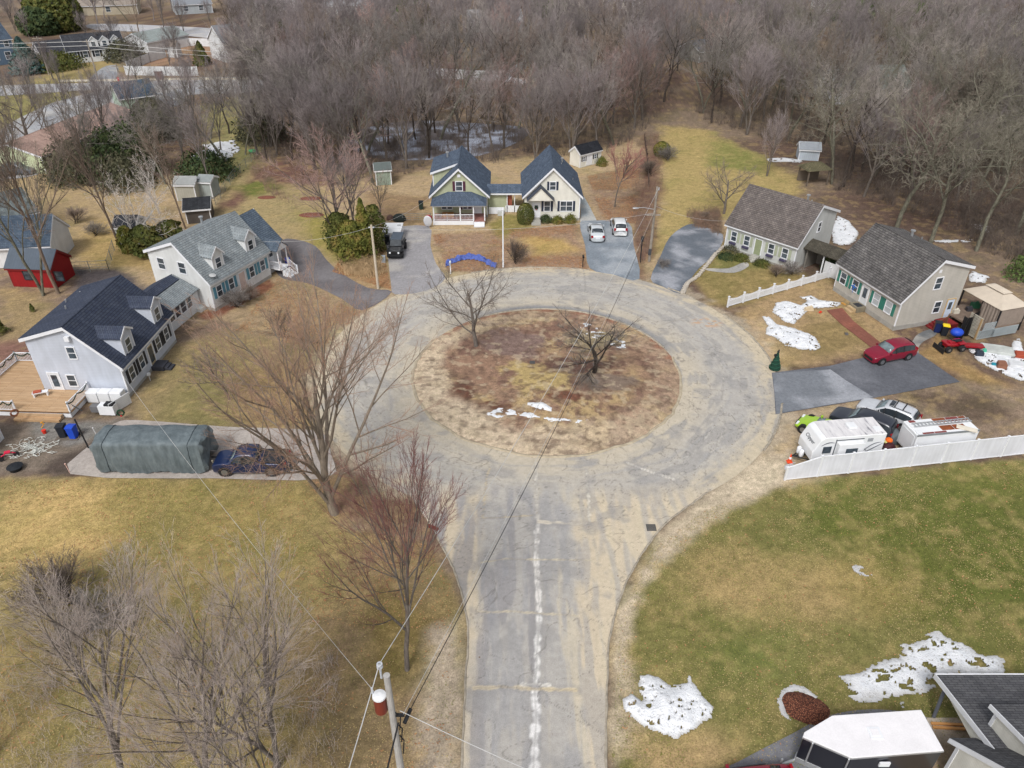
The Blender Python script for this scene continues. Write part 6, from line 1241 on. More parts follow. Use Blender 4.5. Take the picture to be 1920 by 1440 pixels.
p4 = at(943.5, 501); z4 = ztop(394, p4.y); fp = empty('white_pole', tuple(p4), 0); tag(fp, 'tall thin white pole in the lawn between the green and cream houses', 'pole'); b = MB(); b.tube([(0, 0, 0), (0, 0, z4)], [.09, .07], 8); b.build('pole', WHITE, fp); b = MB(); b.ball((0, 0, z4+.05), .1, 8, 5); b.build('cap', WHITE, fp)
p1 = Vector((-4.95, 17.95, 0)); z1_ = 10.2; up1 = empty('utility_pole', tuple(p1), 0); tag(up1, 'near utility pole with white topped transformer at the bottom edge', 'utility pole')
b = MB(); b.tube([(0, 0, 0), (0, 0, z1_)], [.19, .13], 12); b.tube([(0, 0, z1_-.01), (0, 0, z1_+.03)], .14, 12); b.build('pole', bark('grey_pole', C3(150, 148, 144), C3(182, 180, 176)), up1)
b = MB(); b.tube([(-.26, .18, z1_-.4), (-.26, .18, z1_+.5)], .05, 8); b.tube([(-.26, .18, z1_+.3), (-.26, .18, z1_+.38)], .13, 12); b.tube([(-.26, .18, z1_+.44), (-.26, .18, z1_+.5)], .12, 12); b.build('insulator', INS, up1)
tx, ty, tz = -.42, -.0, z1_-2.3; b = MB(); b.tube([(tx, ty, tz), (tx, ty, tz+.95)], .26, 18); tf = b.build('transformer', paint('transformer_rust', C3(126, 56, 44), .5, .2), up1); b = MB(); b.tube([(tx, ty, tz+.95), (tx, ty, tz+1.02), (tx, ty, tz+1.08)], [.29, .28, .1], 18); b.build('cap', paint('cap_white', C3(226, 228, 230), .5), tf)
b = MB(); b.tube([(tx-.28, ty+.1, tz+1.0), (tx-.28, ty+.1, tz+1.35)], .05, 8); b.build('bushing', INS, tf)
b = MB(); b.box(-.06, .5, -.06, .06, z1_-2.7, z1_-2.6); b.build('arm', PLASTIC, up1); b = MB(); b.tube([(.42, .1, z1_-3.4), (.62, .7, z1_-3.3)], .09, 8); b.build('splice_case', PLASTIC, up1)
for k in range(3): b = MB(); b.tube([(.16, -.05+.05*k, z1_-2.4-.9*k), (.3, .1, z1_-2.9-.9*k), (.2, .05, z1_-3.8-.9*k)], .03, 6); b.build('cable_loop', PLASTIC, up1)
def cable(A, B_, sag, r, m, label, n=28):
    A = Vector(A); B_ = Vector(B_); b = MB(); b.tube([A.lerp(B_, i/n)-Vector((0, 0, sag*4*(i/n)*(1-i/n))) for i in range(n+1)], r, 5); o = b.build('overhead_wire', m); tag(o, label, 'wire'); return o
WL = paint('wire_alu', C3(190, 190, 188), .5); WD = paint('wire_black', C3(40, 40, 42), .6)
top1 = p1+Vector((-.26, .18, z1_+.5)); top2 = p2+Vector((.2, 0, pz-.1))
cable(top1, top2, 1.1, .015, WL, 'pale top power wire crossing the island between the near and right poles'); cable(p1+Vector((.45, 0, z1_-2.6)), p2+Vector((0, 0, pz-2.7)), 1.2, .010, WL, 'thin broken grey wire beside the black cable over the road')
cable(p1+Vector((.55, .5, z1_-3.3)), p2+Vector((0, 0, pz-3.2)), 1.3, .020, WD, 'thick black communication cable crossing the road and island')
cable(top1, p1+Vector((-2.4, -14, z1_-1)), .3, .022, WL, 'pale wire leaving the near pole toward the bottom edge'); cable(p1+Vector((.2, 0, z1_-3.2)), p1+Vector((-1.6, -14, 6.2)), .3, .04, WD, 'black cable leaving the near pole toward the bottom edge')
cable(p1+Vector((.3, .1, z1_-2.5)), (9.5, 14, 4), .4, .016, WL, 'thin wire dropping from the near pole across the road to the lower right')
ac_ = A_.matrix_basis @ Vector((-.2, .1, 3.0)); cable(p1+Vector((0, 0, z1_-2.5)), ac_, .9, .011, WL, 'twisted service wire from the near pole to the pale blue cottage')
cable(p2+Vector((0, 0, pz-3)), p3+Vector((0, 0, z3-.2)), 1.0, .012, WL, 'thin wire between the right pole and the slim pale pole'); cable(p3+Vector((0, 0, z3-.2)), B_.matrix_basis @ Vector((9, 1, 4)), .6, .012, WL, 'thin wire from the slim pale pole to the white cape house')
cable(p3+Vector((0, 0, z3-.2)), E_.matrix_basis @ Vector((0, 6.9, 3.2)), .5, .012, WL, 'service wire from the slim pale pole to the green house'); cable(p2+Vector((0, 0, pz-2.2)), C_.matrix_basis @ Vector((0, .2, 3.3)), .5, .012, WL, 'service wire from the right pole to the sage shuttered cape')
fpz = []
for k, (px, py, tp_) in enumerate([(92, 140, 68), (184, 150, 74), (235, 185, 120), (14, 185, 100)]):
    q = at(px, py); zz = ztop(tp_, q.y); o = empty('utility_pole', tuple(q), 0); tag(o, ['far wooden pole behind the dark spruce at the upper left', 'far wooden pole in front of the three dormered house', 'far pole beside the upper left street corner', 'far dark pole at the left edge by the street'][k], 'utility pole'); b = MB(); b.tube([(0, 0, 0), (0, 0, zz)], [.17, .12], 6); b.build('pole', PW, o); b = MB(); b.box(-1.1, 1.1, -.06, .06, zz-.5, zz-.36); b.build('cross_arm', PW, o); fpz.append(q+Vector((0, 0, zz-.35)))
for k, dz in enumerate((0, -.9)): cable(fpz[0]+Vector((-50, -6, dz)), fpz[1]+Vector((0, 0, dz)), .5, .05, WL, ['upper', 'lower'][k]+' far wire left of the pole by the three dormered house'); cable(fpz[1]+Vector((0, 0, dz)), fpz[1]+Vector((60, -4, dz-2)), .9, .05, WL, ['upper', 'lower'][k]+' far wire right of the pole by the three dormered house')
# stop sign far away
q = at(229, 170); ss = empty('stop_sign', tuple(q), 0); tag(ss, 'tiny red stop sign at the upper left street corner', 'sign'); b = MB(); b.tube([(0, 0, 0), (0, 0, 2.6)], .05, 6); b.build('post', STEEL, ss); b = MB(); b.prism([(.42*math.cos(PI/8+k*PI/4), 2.4+.42*math.sin(PI/8+k*PI/4)) for k in range(8)], -.08, -.05, 'y'); sb = b.build('panel', paint('sign_red', C3(180, 24, 34), .4), ss)
text('STOP', Matrix.Translation((0, -.085, 2.4)) @ Matrix.Rotation(PI/2, 4, 'X'), .3, WHITE, sb)
q = at(303, 160); o = MB(); o.box(-.9, .9, -.05, .05, 1.2, 2.9); o.box(-.05, .05, -.04, .04, 0, 1.2); o = o.build('sign_board', paint('brown_board', C3(112, 92, 88), .8)); o.location = q; tag(o, 'brown board sign on a post across the far street', 'sign')

# ---- yard things
tb = empty('blue_tarp', (0, 0, 0)); tag(tb, 'crumpled blue tarp arched over something on the front lawn', 'tarp'); rows = []
A0 = at(838, 490, .4)
for i in range(37):
    s_ = i/36; px = 836+s_*95; py = 497-14*math.sin(PI*min(1, s_*1.05))*1.0+(2 if s_ > .8 else 0); c_ = at(px, py); r_ = []
    for k in range(11):
        u = k/10; y = (u-.5)*1.25; z = .08+.38*math.sin(PI*u)**.6*(.8+.3*math.sin(s_*31)+.15*math.sin(s_*57+k))+.06*math.sin(i*2.3+k*1.9); r_.append((c_.x+.05*math.sin(k*2.2+i), c_.y+y+.08*math.sin(i*1.7), z))
    rows.append(r_)
b = MB(); b.grid(rows); b.build('sheet', paint('tarp_blue', C3(84, 102, 172), .6, .3, 5), tb, smooth=False, solid=.01)
def mailbox(px, label, wh, h=1.15):
    q = at(*px); o = empty('mailbox', tuple(q), 0); tag(o, label, 'mailbox'); m = WHITE if wh else PLASTIC; b = MB(); b.box(-.05, .05, -.05, .05, 0, h); b.box(-.05, .05, -.3, .1, h-.2, h-.14); b.build('post', m, o)
    b = MB(); b.box(-.1, .1, -.35, .15, h, h+.14); b.tube([(0, -.35, h+.14), (0, .15, h+.14)], .1, 10); b.build('box', m, o)
mailbox((845, 513), 'white mailbox post under the end of the blue tarp', True, 1.3); mailbox((1092.5, 501), 'black mailbox at the road edge in front of the cream house', False, 1.25)
# LED tree
lt = empty('artificial_tree', tuple(at(1452, 692)), 0); tag(lt, 'dark green spiral artificial Christmas tree by the road', 'artificial tree'); b = MB(); P_ = []
for k in range(9): z = .1+k*.2; r_ = .52*(1-k/9.5); b.tube([(0, 0, z), (0, 0, z+.24)], [r_, r_*.62], 12)
b.build('tree_body', paint('fir_green', C3(24, 62, 48), .85, .4, 8), lt); b = MB(); pts = [(.55*(1-i/90)*math.cos(i*.35), .55*(1-i/90)*math.sin(i*.35), .12+1.75*i/90) for i in range(90)]; b.tube(pts, .03, 5); b.build('garland', paint('garland_teal', C3(38, 90, 70), .8), lt)
b = MB(); b.tube([(0, 0, 1.8), (.06, 0, 2.05)], [.12, .03], 8); b.box(-.28, -.06, -.1, .1, 1.35, 1.55); b.build('bow', PLASTIC, lt)
# drains
for px, lab in (((1221, 990), 'square iron storm drain at the right road edge'), ((998, 684), 'small round drain grate in the middle of the island')):
    q = at(*px); b = MB(); [b.box(-.35, .35, -.3+.1*k, -.25+.1*k, 0, .03) for k in range(7)]; b.box(-.4, -.35, -.35, .35, 0, .035); b.box(.35, .4, -.35, .35, 0, .035); b.box(-.4, .4, -.35, -.3, 0, .035); b.box(-.4, .4, .35, .4, 0, .035); o = b.build('drain_grate', paint('iron', C3(84, 84, 84), .7)); o.scale = (.8, .8, 1) if 'right' in lab else (.6, .6, 1); o.location = (q.x, q.y, .012 if 'right' in lab else .25); tag(o, lab, 'drain')
b = MB(); b.box(-.4, .4, -.12, .12, 0, .08); o = b.build('fallen_sign', paint('old_red', C3(120, 44, 36), .8)); q = at(812, 990); o.location = (q.x, q.y, .02); o.rotation_euler = (0, 0, -.5); tag(o, 'small dark red board lying at the left road edge', 'board')
q = at(215, 745); cb = empty('storage_boxes', tuple(at(203, 752)), math.radians(-4)); tag(cb, 'row of white covered boxes against the pale blue cottage', 'storage box')
for k in range(3): b = MB(); b.box(-1.6+k*1.05, -.6+k*1.05, -.35, .45, 0, 1.0+.05*k); b.build('box', CW, cb, bevel=.06)
gr_ = empty('gas_grill', tuple(at(196, 776)), math.radians(-3)); tag(gr_, 'white grill cabinet with dark top near the deck steps', 'grill'); b = MB(); b.box(-.2, 1.1, -.3, .35, .1, .95); b.build('cabinet', CW, gr_); b = MB(); b.box(.35, 1.05, -.25, .3, .95, 1.1); b.build('lid', PLASTIC, gr_); b = MB(); b.box(-.9, -.25, -.25, .3, .3, .85); b.build('grate', paint('grate_grey', C3(110, 110, 112)), gr_)
gt = empty('garden_gate', tuple(at(229, 768)), math.radians(64)); tag(gt, 'white gate panel with a green wreath beside the cottage corner', 'gate'); b = MB(); b.box(-1.0, 1.0, -.03, .03, .1, 1.15); b.build('panel', S_W, gt)
wreath(tuple(at(226, 774, .75)), .2, .26, 'green wreath with red bow on the white gate by the cottage corner', GRN, RED); wreath(tuple(at(27, 774, 1.25)), .9, .26, 'brown wreath on the small white shed door', TWIG, TWIG)
bn = empty('bench', tuple(at(78, 742, .55)), .35); tag(bn, 'small white bench with red cushions on the wooden deck', 'bench'); b = MB(); b.box(-.6, .6, -.2, .2, .35, .42); b.build('seat', WHITE, bn); [MB and None]
for sx in (-.5, .5): b = MB(); b.box(sx-.05, sx+.05, -.18, .18, 0, .35); b.build('leg', WHITE, bn)
b = MB(); b.box(-.5, .1, -.18, .18, .42, .52); b.build('cushion', paint('cushion_red', C3(170, 84, 62), .8), bn)
bk = MB(); bk.tube([(0, 0, 0), (0, 0, .3)], [.13, .17], 12); o = bk.build('bucket', paint('red_bucket', C3(214, 52, 36), .5)); o.location = at(84, 812); tag(o, 'small red bucket on the grey dirt by the deck steps', 'bucket')
bk = MB(); bk.tube([(0, 0, 0), (.25, .1, .35), (.1, 0, .5), (.3, 0, .6)], .05, 6); o = bk.build('toy', paint('toy_yellow', C3(224, 160, 50), .6)); o.location = at(78, 802); tag(o, 'small yellow orange toy beside the red bucket', 'toy')
wp = MB(); wp.tube([(0, 0, 0), (-.25, .1, 2.7)], .06, 8); o = wp.build('black_post', PLASTIC); o.location = at(166, 840); tag(o, 'leaning black post at the edge of the left driveway', 'post')
dsh = MB(); rows = [[(r*math.cos(a), .0+.1*r*r, r*math.sin(a)) for a in [2*PI*k/18 for k in range(19)]] for r in (.01, .25, .5)]; dsh.grid(rows); o = dsh.build('dish_antenna', paint('dish_dark', C3(84, 90, 94), .6), solid=.02); q = at(152, 786); o.location = (q.x, q.y, 1.1); o.rotation_euler = (.5, 0, -.5); tag(o, 'dark round dish antenna near the deck steps', 'dish')
rnd = random.Random(5); b = MB()
for k in range(46):
    a0 = Vector((rnd.gauss(0, .55), rnd.gauss(0, .45), .06)); pts = [a0]
    for j in range(7): pts.append(pts[-1]+Vector((rnd.gauss(0, .22), rnd.gauss(0, .2), rnd.gauss(0, .05)))); pts[-1].z = max(.03, min(.45, pts[-1].z))
    b.tube(pts, .018, 4)
o = b.build('rope_pile', paint('rope_white', C3(210, 212, 206), .8)); q = at(63, 842); o.location = q; tag(o, 'tangled heap of white rope on the dirt left of the covered camper', 'rope'); o['kind'] = 'thing'; del o['kind']
fpit = MB(); fpit.tube([(0, 0, 0), (0, 0, .28), (0, 0, .3), (0, 0, .42)], [.42, .52, .56, .18], 18); o = fpit.build('fire_pit', paint('pit_black', C3(28, 32, 38), .6)); o.location = at(30, 880); tag(o, 'round black fire pit with lid at the left edge', 'fire pit')
tr = empty('tricycle', tuple(at(18, 858)), .5); tag(tr, 'small pink red tricycle lying on the dirt at the left edge', 'tricycle'); PK = paint('trike_red', C3(210, 40, 74), .5); b = MB(); b.tube([(-.5, 0, .25), (0, 0, .5), (.5, 0, .3)], .05, 6); b.box(-.2, .2, -.15, .15, .48, .56); b.build('frame', PK, tr)
for x_, y_ in ((-.5, -.25), (-.5, .25), (.5, 0)): b = MB(); b.tube([(x_, y_-.04, .2), (x_, y_+.04, .2)], .2, 12); b.build('wheel', TYRE, tr)
for k, (px, lab) in enumerate([((182, 818), 'short white stake left of the covered camper front'), ((131, 886), 'short pinkish stake at the corner of the left driveway'), ((405, 880), 'thin pale stake beside the blue pickup')]):
    b = MB(); b.tube([(0, 0, 0), (-.12, .05, .75)], .03, 5); b.ball((-.12, .05, .78), .07, 6, 4); o = b.build('marker_stake', paint('stake%d' % k, [C3(210, 210, 210), C3(206, 170, 160), C3(176, 170, 150)][k])); o.location = at(*px); tag(o, lab, 'stake')
pb = MB(); pb.box(-.8, .8, -.5, .5, 0, .4); pb.box(-.7, .7, -.4, .4, .4, .46); o = pb.build('planter_box', paint('planter_white', C3(206, 208, 206), .7)); q = at(371, 580); o.location = q; o.rotation_euler = (0, 0, -.3); tag(o, 'low white planter box between the breezeway and white cape house', 'planter')
ob = MB(); ob.ball((0, 0, 0), (.55, .12, .9), 16, 10); o = ob.build('white_board', WHITE, smooth=True); q = at(803, 428); o.location = (q.x, q.y, .95); o.rotation_euler = (.35, 0, 0); tag(o, 'white oval board leaning by the corner of the green house porch', 'board')
ob = MB(); ob.ball((0, 0, .5), (.5, .35, .3), 10, 7); o = ob.build('red_cover', paint('berry_red', C3(190, 30, 60), .6)); q = at(804, 414); o.location = q; tag(o, 'small bright red bundle behind the white oval board', 'bundle')
for k, (px, s_, cc, lab) in enumerate([((749, 414), (.9, .6, .7), C3(36, 44, 42), 'dark covered machine at the head of the green house driveway'), ((732, 412), (.5, .4, .5), C3(96, 74, 66), 'brown heap left of the dark covered machine')]):
    ob = MB(); ob.ball((0, 0, .4*s_[2]), s_, 9, 6); o = ob.build('covered_machine', paint('lump%d' % k, cc, .8, .4, 5)); o.location = at(*px); tag(o, lab, 'covered machine')
bo = empty('boat', tuple(at(400, 300)), .1); tag(bo, 'boat under a white domed cover beyond the chain fence', 'boat'); b = MB(); rows = [[(3.2*(1-2*i/14), (1.25*math.cos(PI*k/10))*(1-abs(1-2*i/14)**2.4*.8), .5+1.1*math.sin(PI*k/10)*(1-abs(1-2*i/14)**3*.7)) for k in range(11)] for i in range(15)]; b.grid(rows); b.build('cover', paint('cover_white', C3(206, 210, 216), .6, .2), bo, smooth=True); b = MB(); b.box(-2.6, 2.4, -.9, .9, .15, .55); b.build('hull', paint('hull_blue', C3(110, 126, 140)), bo)
gs = MB(); gs.ball((0, 0, .25), (.7, .5, .3), 8, 5); o = gs.build('sandbox', paint('turtle_green', C3(70, 190, 120), .6)); o.location = at(474, 286); tag(o, 'bright green plastic sandbox on the far lawn by the chain fence', 'sandbox')
# stone edging of the sloped driveway
st_m = paint('field_stone', C3(176, 168, 156), .9, .25, 4); P_ = crop(1220, 240, 2.743, [(375, 612), (330, 655), (290, 705), (240, 765), (190, 800), (165, 850)]); Q_ = np.array(smooth_poly(W(P_), False, 6)); rnd = random.Random(3)
se = empty('stone_edging', (Q_[0][0], Q_[0][1], 0)); tag(se, 'row of pale field stones edging the sloped driveway', 'stone edging')
for k, q in enumerate(Q_[::1]):
    b = MB(); b.ball((q[0]-Q_[0][0], q[1]-Q_[0][1], .08), (rnd.uniform(.22, .36), rnd.uniform(.18, .28), .16), 7, 5); b.build('stone', st_m, se)
# flat scraps and toys on the D lawn
for k, (px, cc, s_, lab) in enumerate([((1516, 582), C3(204, 186, 156), (1.0, .35, .5), 'tilted pale board leaning by the picket fence'), ((1538, 586), C3(206, 60, 34), (.35, .2, .15), 'small orange toy by the brick path'), ((1587, 626), C3(90, 86, 84), (.5, .3, .08), 'dark scrap lying left of the brick path'), ((1581, 570), C3(190, 140, 70), (.6, .2, .12), 'orange brown boards by the front steps')]):
    b = MB(); b.prism([(-s_[0]/2, 0), (s_[0]/2, 0), (s_[0]*.3, s_[2]), (-s_[0]*.4, s_[2]*.6)], -s_[1]/2, s_[1]/2, 'y'); o = b.build('lawn_item', paint('lawnitem%d' % k, cc)); o.location = at(*px); o.rotation_euler = (0, 0, k*.7); tag(o, lab, 'yard item')
# ================================================================ TREES
class TB:
    """accumulates tapered tubes; numpy output"""
    def __init__(s): s.v = []; s.f = []
    def seg(s, P, R, n):
        o = len(s.v)
        m = len(P)
        for i in range(m):
            a = P[max(i-1, 0)]; c = P[min(i+1, m-1)]; dx, dy, dz = c[0]-a[0], c[1]-a[1], c[2]-a[2]
            L = math.sqrt(dx*dx+dy*dy+dz*dz)+1e-9; dx /= L; dy /= L; dz /= L
            if abs(dz) < .9: ux, uy, uz = dy, -dx, 0.0
            else: ux, uy, uz = 0.0, dz, -dy
            l = math.sqrt(ux*ux+uy*uy+uz*uz)+1e-9; ux /= l; uy /= l; uz /= l
            wx, wy, wz = dy*uz-dz*uy, dz*ux-dx*uz, dx*uy-dy*ux; r = R[i]; p = P[i]
            if i == m-1 and r < .006: s.v.append(tuple(p)); last = True; break
            for k in range(n):
                a_ = 2*PI*k/n; cc, ss = math.cos(a_)*r, math.sin(a_)*r
                s.v.append((p[0]+ux*cc+wx*ss, p[1]+uy*cc+wy*ss, p[2]+uz*cc+wz*ss))
            last = False
        rings = m-1 if not last else m-2
        for i in range(rings):
            for k in range(n): a = o+i*n+k; c = o+i*n+(k+1) % n; s.f.append((a, c, c+n)); s.f.append((a, c+n, a+n))
        if last:
            tip = o+(m-1)*n; b0 = o+(m-2)*n
            for k in range(n): s.f.append((b0+k, b0+(k+1) % n, tip))
    def obj(s, name, mat, parent=None):
        if not s.v: return None
        return npmesh(name, s.v, s.f, mat, parent)
def rot_dir(d, ang, az):
    D = Vector(d); u = D.cross(Vector((0, 0, 1))) if abs(D.z) < .95 else D.cross(Vector((1, 0, 0))); u.normalize(); w = D.cross(u)
    return (D*math.cos(ang)+(u*math.cos(az)+w*math.sin(az))*math.sin(ang)).normalized()
def tree_mesh(seed, H=16, trunk=.28, R0=.26, limbs=6, ang=(22, 45), kids=(7, 7, 6), ratio=(.55, .5, .45), up=.10, lean=0, twr=.012, wob=.10, limb_len=.62, crownlev=2, spread=1.0, min_z=0, stems=1):
    rnd = random.Random(seed); T = TB(); K = TB()
    def grow(p, d, L, r, lev):
        nseg = 6 if lev == 0 else 5 if lev == 1 else 4 if lev == 2 else 3 if lev == 3 else 2
        P = [tuple(p)]; q = Vector(p); D = Vector(d); dirs = [D.copy()]
        for i in range(nseg):
            D = (D+Vector((rnd.gauss(0, wob), rnd.gauss(0, wob), rnd.gauss(0, wob*.6)+up*(1 if lev > 0 else .3)))).normalized()
            q = q+D*(L/nseg); P.append(tuple(q)); dirs.append(D.copy())
        endr = r*.35 if lev < 2 else (r*.3 if lev == 2 else .004)
        R = [r+(endr-r)*i/nseg for i in range(nseg+1)]
        (T if lev < crownlev else K).seg(P, R, 7 if lev == 0 else 5 if lev == 1 else 4 if lev == 2 else 3)
        if lev > len(kids)-0: return
        nk = kids[lev-1] if lev > 0 else limbs
        if lev-1 >= len(kids): return
        for k in range(nk):
            if lev == 0: t = trunk+(1-trunk)*(k+.3*rnd.random())/nk
            else: t = .18+.8*(k+rnd.random())/nk
            t = min(t, .99); i = t*nseg; j = int(i); f = i-j; pp = Vector(P[j]).lerp(Vector(P[min(j+1, nseg)]), f)
            a = math.radians(rnd.uniform(*ang))*(1.0 if lev < 2 else 1.1); az = rnd.uniform(0, 2*PI) if lev else k*2.4+rnd.uniform(-.5, .5)
            dd = rot_dir(dirs[min(j+1, nseg)], a, az)
            rr = (ratio[lev-1] if lev > 0 else limb_len); LL = L*rr*(1.15-.55*t)*rnd.uniform(.75, 1.2) if lev > 0 else H*limb_len*(1.05-.55*(k/nk))*rnd.uniform(.85, 1.1)*spread
            rk = R[j]*(.62 if lev < 2 else .55); rk = max(rk*rnd.uniform(.7, 1), .02*(.6**(lev-1)) if lev < 2 else twr*(1.7 if lev == 2 else 1.0))
            grow(pp, dd, LL, rk, lev+1)
        if lev > 0 and lev < len(kids):   # leader continues
            grow(Vector(P[-1]), dirs[-1], L*.35, R[-1], lev+1)
    for s_ in range(stems):
        d0 = Vector((math.sin(lean)+(0 if stems == 1 else .22*math.cos(s_*2.1)), 0 if stems == 1 else .22*math.sin(s_*2.1), 1)).normalized()
        grow((.25*s_*(stems > 1), .1*s_, -.1), d0, H*(.62 if stems == 1 else .55), R0*(1 if s_ == 0 else .8), 0)
    return T, K
BK = [bark('bark_grey', C3(86, 80, 76), C3(126, 118, 110)), bark('bark_dark', C3(52, 47, 44), C3(84, 76, 70)), bark('bark_lichen', C3(80, 75, 67), C3(132, 131, 115)), bark('bark_birch', C3(168, 164, 160), C3(216, 212, 208)), bark('bark_warm', C3(104, 90, 80), C3(140, 124, 110)), bark('bark_tan', C3(112, 102, 92), C3(150, 138, 124))]
def twigmat(name, c, c2):
    t = NT(name); n = t.noise(t.coord(), .9, 3); oi = t.new('ShaderNodeObjectInfo'); r = t.ramp(oi.outputs['Random'], [(0, (.62, .60, .60)), (.35, (.85, .84, .82)), (.7, (1.08, 1.05, 1.04)), (1, (1.4, 1.34, 1.3))])
    t.base(t.mix(t.ramp(n, [(.35, c), (.65, c2)]), r, 1, 'MULTIPLY'), .9, 0, .1); MATS[name] = t.m; return t.m
TW = dict(rose=twigmat('twig_rose', C3(132, 112, 108), C3(164, 142, 136)), grey=twigmat('twig_grey', C3(116, 111, 108), C3(152, 147, 142)), purple=twigmat('twig_purple', C3(122, 115, 115), C3(156, 148, 148)), brown=twigmat('twig_brown', C3(106, 96, 89), C3(140, 128, 118)), red=twigmat('twig_red', C3(140, 98, 94), C3(168, 122, 116)),
          pale=twigmat('twig_pale', C3(178, 165, 158), C3(206, 194, 186)), warm=twigmat('twig_warm', C3(132, 118, 106), C3(164, 134, 116)), lichen=twigmat('twig_lichen', C3(114, 109, 98), C3(152, 148, 134)), white=twigmat('twig_white', C3(178, 172, 168), C3(212, 206, 200)), dark=twigmat('twig_dark', C3(78, 68, 64), C3(104, 92, 88)))
PROTO = {}
def proto(key, bk, tw, **kw):
    T, K = tree_mesh(**kw); r = empty('bare_tree'); T.obj('trunk', BK[bk], r); K.obj('crown', TW[tw], r); PROTO[key] = [r, kw.get('H', 16), False]
def plant(key, x, y, H=None, rz=None, label=None, group=None, cat='tree', name=None, z=0, wide=1.0, tilt=None):
    r, h0, used = PROTO[key]
    o = r if not used else copy_tree(r); PROTO[key][2] = True
    if name and o.name.split('.')[0] != name: o.name = name
    s = (H or h0)/h0; o.location = (x, y, z); o.scale = (s*wide, s*wide, s); o.rotation_euler = (tilt[0] if tilt else 0, tilt[1] if tilt else 0, rz if rz is not None else rng.uniform(0, 6.28)); tag(o, label, cat, group); return o
rng = random.Random(2024)
# actual heights produced are measured so that H means real height
def finalize():
    for k, pr in PROTO.items():
        zs = []
        for ch in pr[0].children: co = np.empty(len(ch.data.vertices)*3); ch.data.vertices.foreach_get('co', co); zs.append(co[2::3].max())
        pr[1] = max(zs)
W3 = dict(kids=(6, 6, 5), ratio=(.52, .5, .48))
proto('maple', 5, 'warm', seed=14, H=19, trunk=.05, R0=.36, limbs=13, ang=(14, 42), kids=(7, 8, 9), ratio=(.62, .50, .44), up=.03, twr=.0075, wob=.06, limb_len=.70, crownlev=3)
proto('redmaple', 0, 'red', seed=5, H=16, trunk=.32, R0=.19, limbs=11, ang=(14, 34), kids=(6, 7, 7), ratio=(.62, .52, .44), up=.06, twr=.0075, wob=.07, limb_len=.46, crownlev=3)
proto('round', 0, 'brown', seed=21, H=8.5, trunk=.22, R0=.20, limbs=8, ang=(30, 58), kids=(7, 7, 6), ratio=(.5, .48, .48), up=.08, twr=.007, wob=.12, limb_len=.62, crownlev=3)
proto('round2', 1, 'grey', seed=27, H=7.5, trunk=.16, R0=.20, limbs=9, ang=(34, 62), kids=(7, 7, 6), ratio=(.5, .48, .48), up=.05, twr=.007, wob=.14, limb_len=.66, crownlev=3)
proto('fan', 0, 'pale', seed=31, H=15, trunk=.14, R0=.20, limbs=8, ang=(16, 38), kids=(6, 8, 8), ratio=(.62, .52, .46), up=.05, twr=.0052, wob=.07, limb_len=.54, stems=2, crownlev=3)
proto('fan2', 0, 'pale', seed=33, H=14, trunk=.20, R0=.19, limbs=8, ang=(18, 40), kids=(6, 8, 8), ratio=(.60, .52, .46), up=.05, twr=.0052, wob=.08, limb_len=.54, crownlev=3)
proto('wood_a', 1, 'grey', seed=41, H=18, trunk=.42, R0=.24, limbs=9, ang=(26, 54), kids=(7, 6, 6), ratio=(.52, .5, .5), up=.07, twr=.014, wob=.13, limb_len=.42)
proto('wood_b', 0, 'purple', seed=43, H=18, trunk=.30, R0=.25, limbs=9, ang=(18, 42), kids=(6, 6, 7), ratio=(.62, .52, .48), up=.05, twr=.013, wob=.10, limb_len=.44)
proto('wood_c', 1, 'brown', seed=47, H=17, trunk=.5, R0=.20, limbs=8, ang=(28, 60), kids=(6, 6, 6), ratio=(.52, .5, .5), up=.05, twr=.014, wob=.14, limb_len=.38)
proto('wood_d', 0, 'purple', seed=53, H=17, trunk=.18, R0=.24, limbs=7, ang=(16, 38), kids=(6, 6, 7), ratio=(.60, .52, .48), up=.05, twr=.013, wob=.11, limb_len=.50, stems=2)
proto('wood_e', 2, 'grey', seed=59, H=19, trunk=.48, R0=.26, limbs=9, ang=(30, 62), kids=(7, 6, 6), ratio=(.5, .5, .5), up=.04, twr=.014, wob=.17, limb_len=.42)
proto('gnarl', 2, 'lichen', seed=61, H=19, trunk=.40, R0=.25, limbs=10, ang=(30, 64), kids=(6, 6, 6), ratio=(.55, .5, .5), up=.03, twr=.013, wob=.2, limb_len=.42, crownlev=3)
proto('redwood_twigs', 0, 'rose', seed=67, H=15, trunk=.14, R0=.2, limbs=11, ang=(20, 50), kids=(7, 7, 7), ratio=(.58, .5, .48), up=.06, twr=.010, wob=.10, limb_len=.48, crownlev=3)
proto('birch', 3, 'white', seed=71, H=11, trunk=.2, R0=.14, limbs=8, ang=(28, 62), kids=(6, 5, 5), ratio=(.5, .5, .5), up=.02, twr=.008, wob=.2, limb_len=.5, stems=2, crownlev=3)
proto('tall', 4, 'brown', seed=73, H=20, trunk=.34, R0=.20, limbs=9, ang=(18, 40), kids=(6, 6, 6), ratio=(.6, .5, .5), up=.07, twr=.009, limb_len=.38, crownlev=3)
proto('tall2', 2, 'brown', seed=79, H=18, trunk=.36, R0=.17, limbs=8, ang=(18, 40), kids=(6, 6, 5), ratio=(.48, .5, .5), up=.08, twr=.009, limb_len=.38, stems=2, crownlev=3)
proto('small', 0, 'brown', seed=83, H=5.5, trunk=.3, R0=.07, limbs=8, ang=(25, 50), kids=(7, 6, 4), ratio=(.5, .5, .5), up=.08, twr=.005, limb_len=.45)
proto('smallred', 0, 'red', seed=89, H=7, trunk=.4, R0=.07, limbs=10, ang=(24, 46), kids=(7, 6, 5), ratio=(.5, .5, .5), up=.1, twr=.006, limb_len=.42)
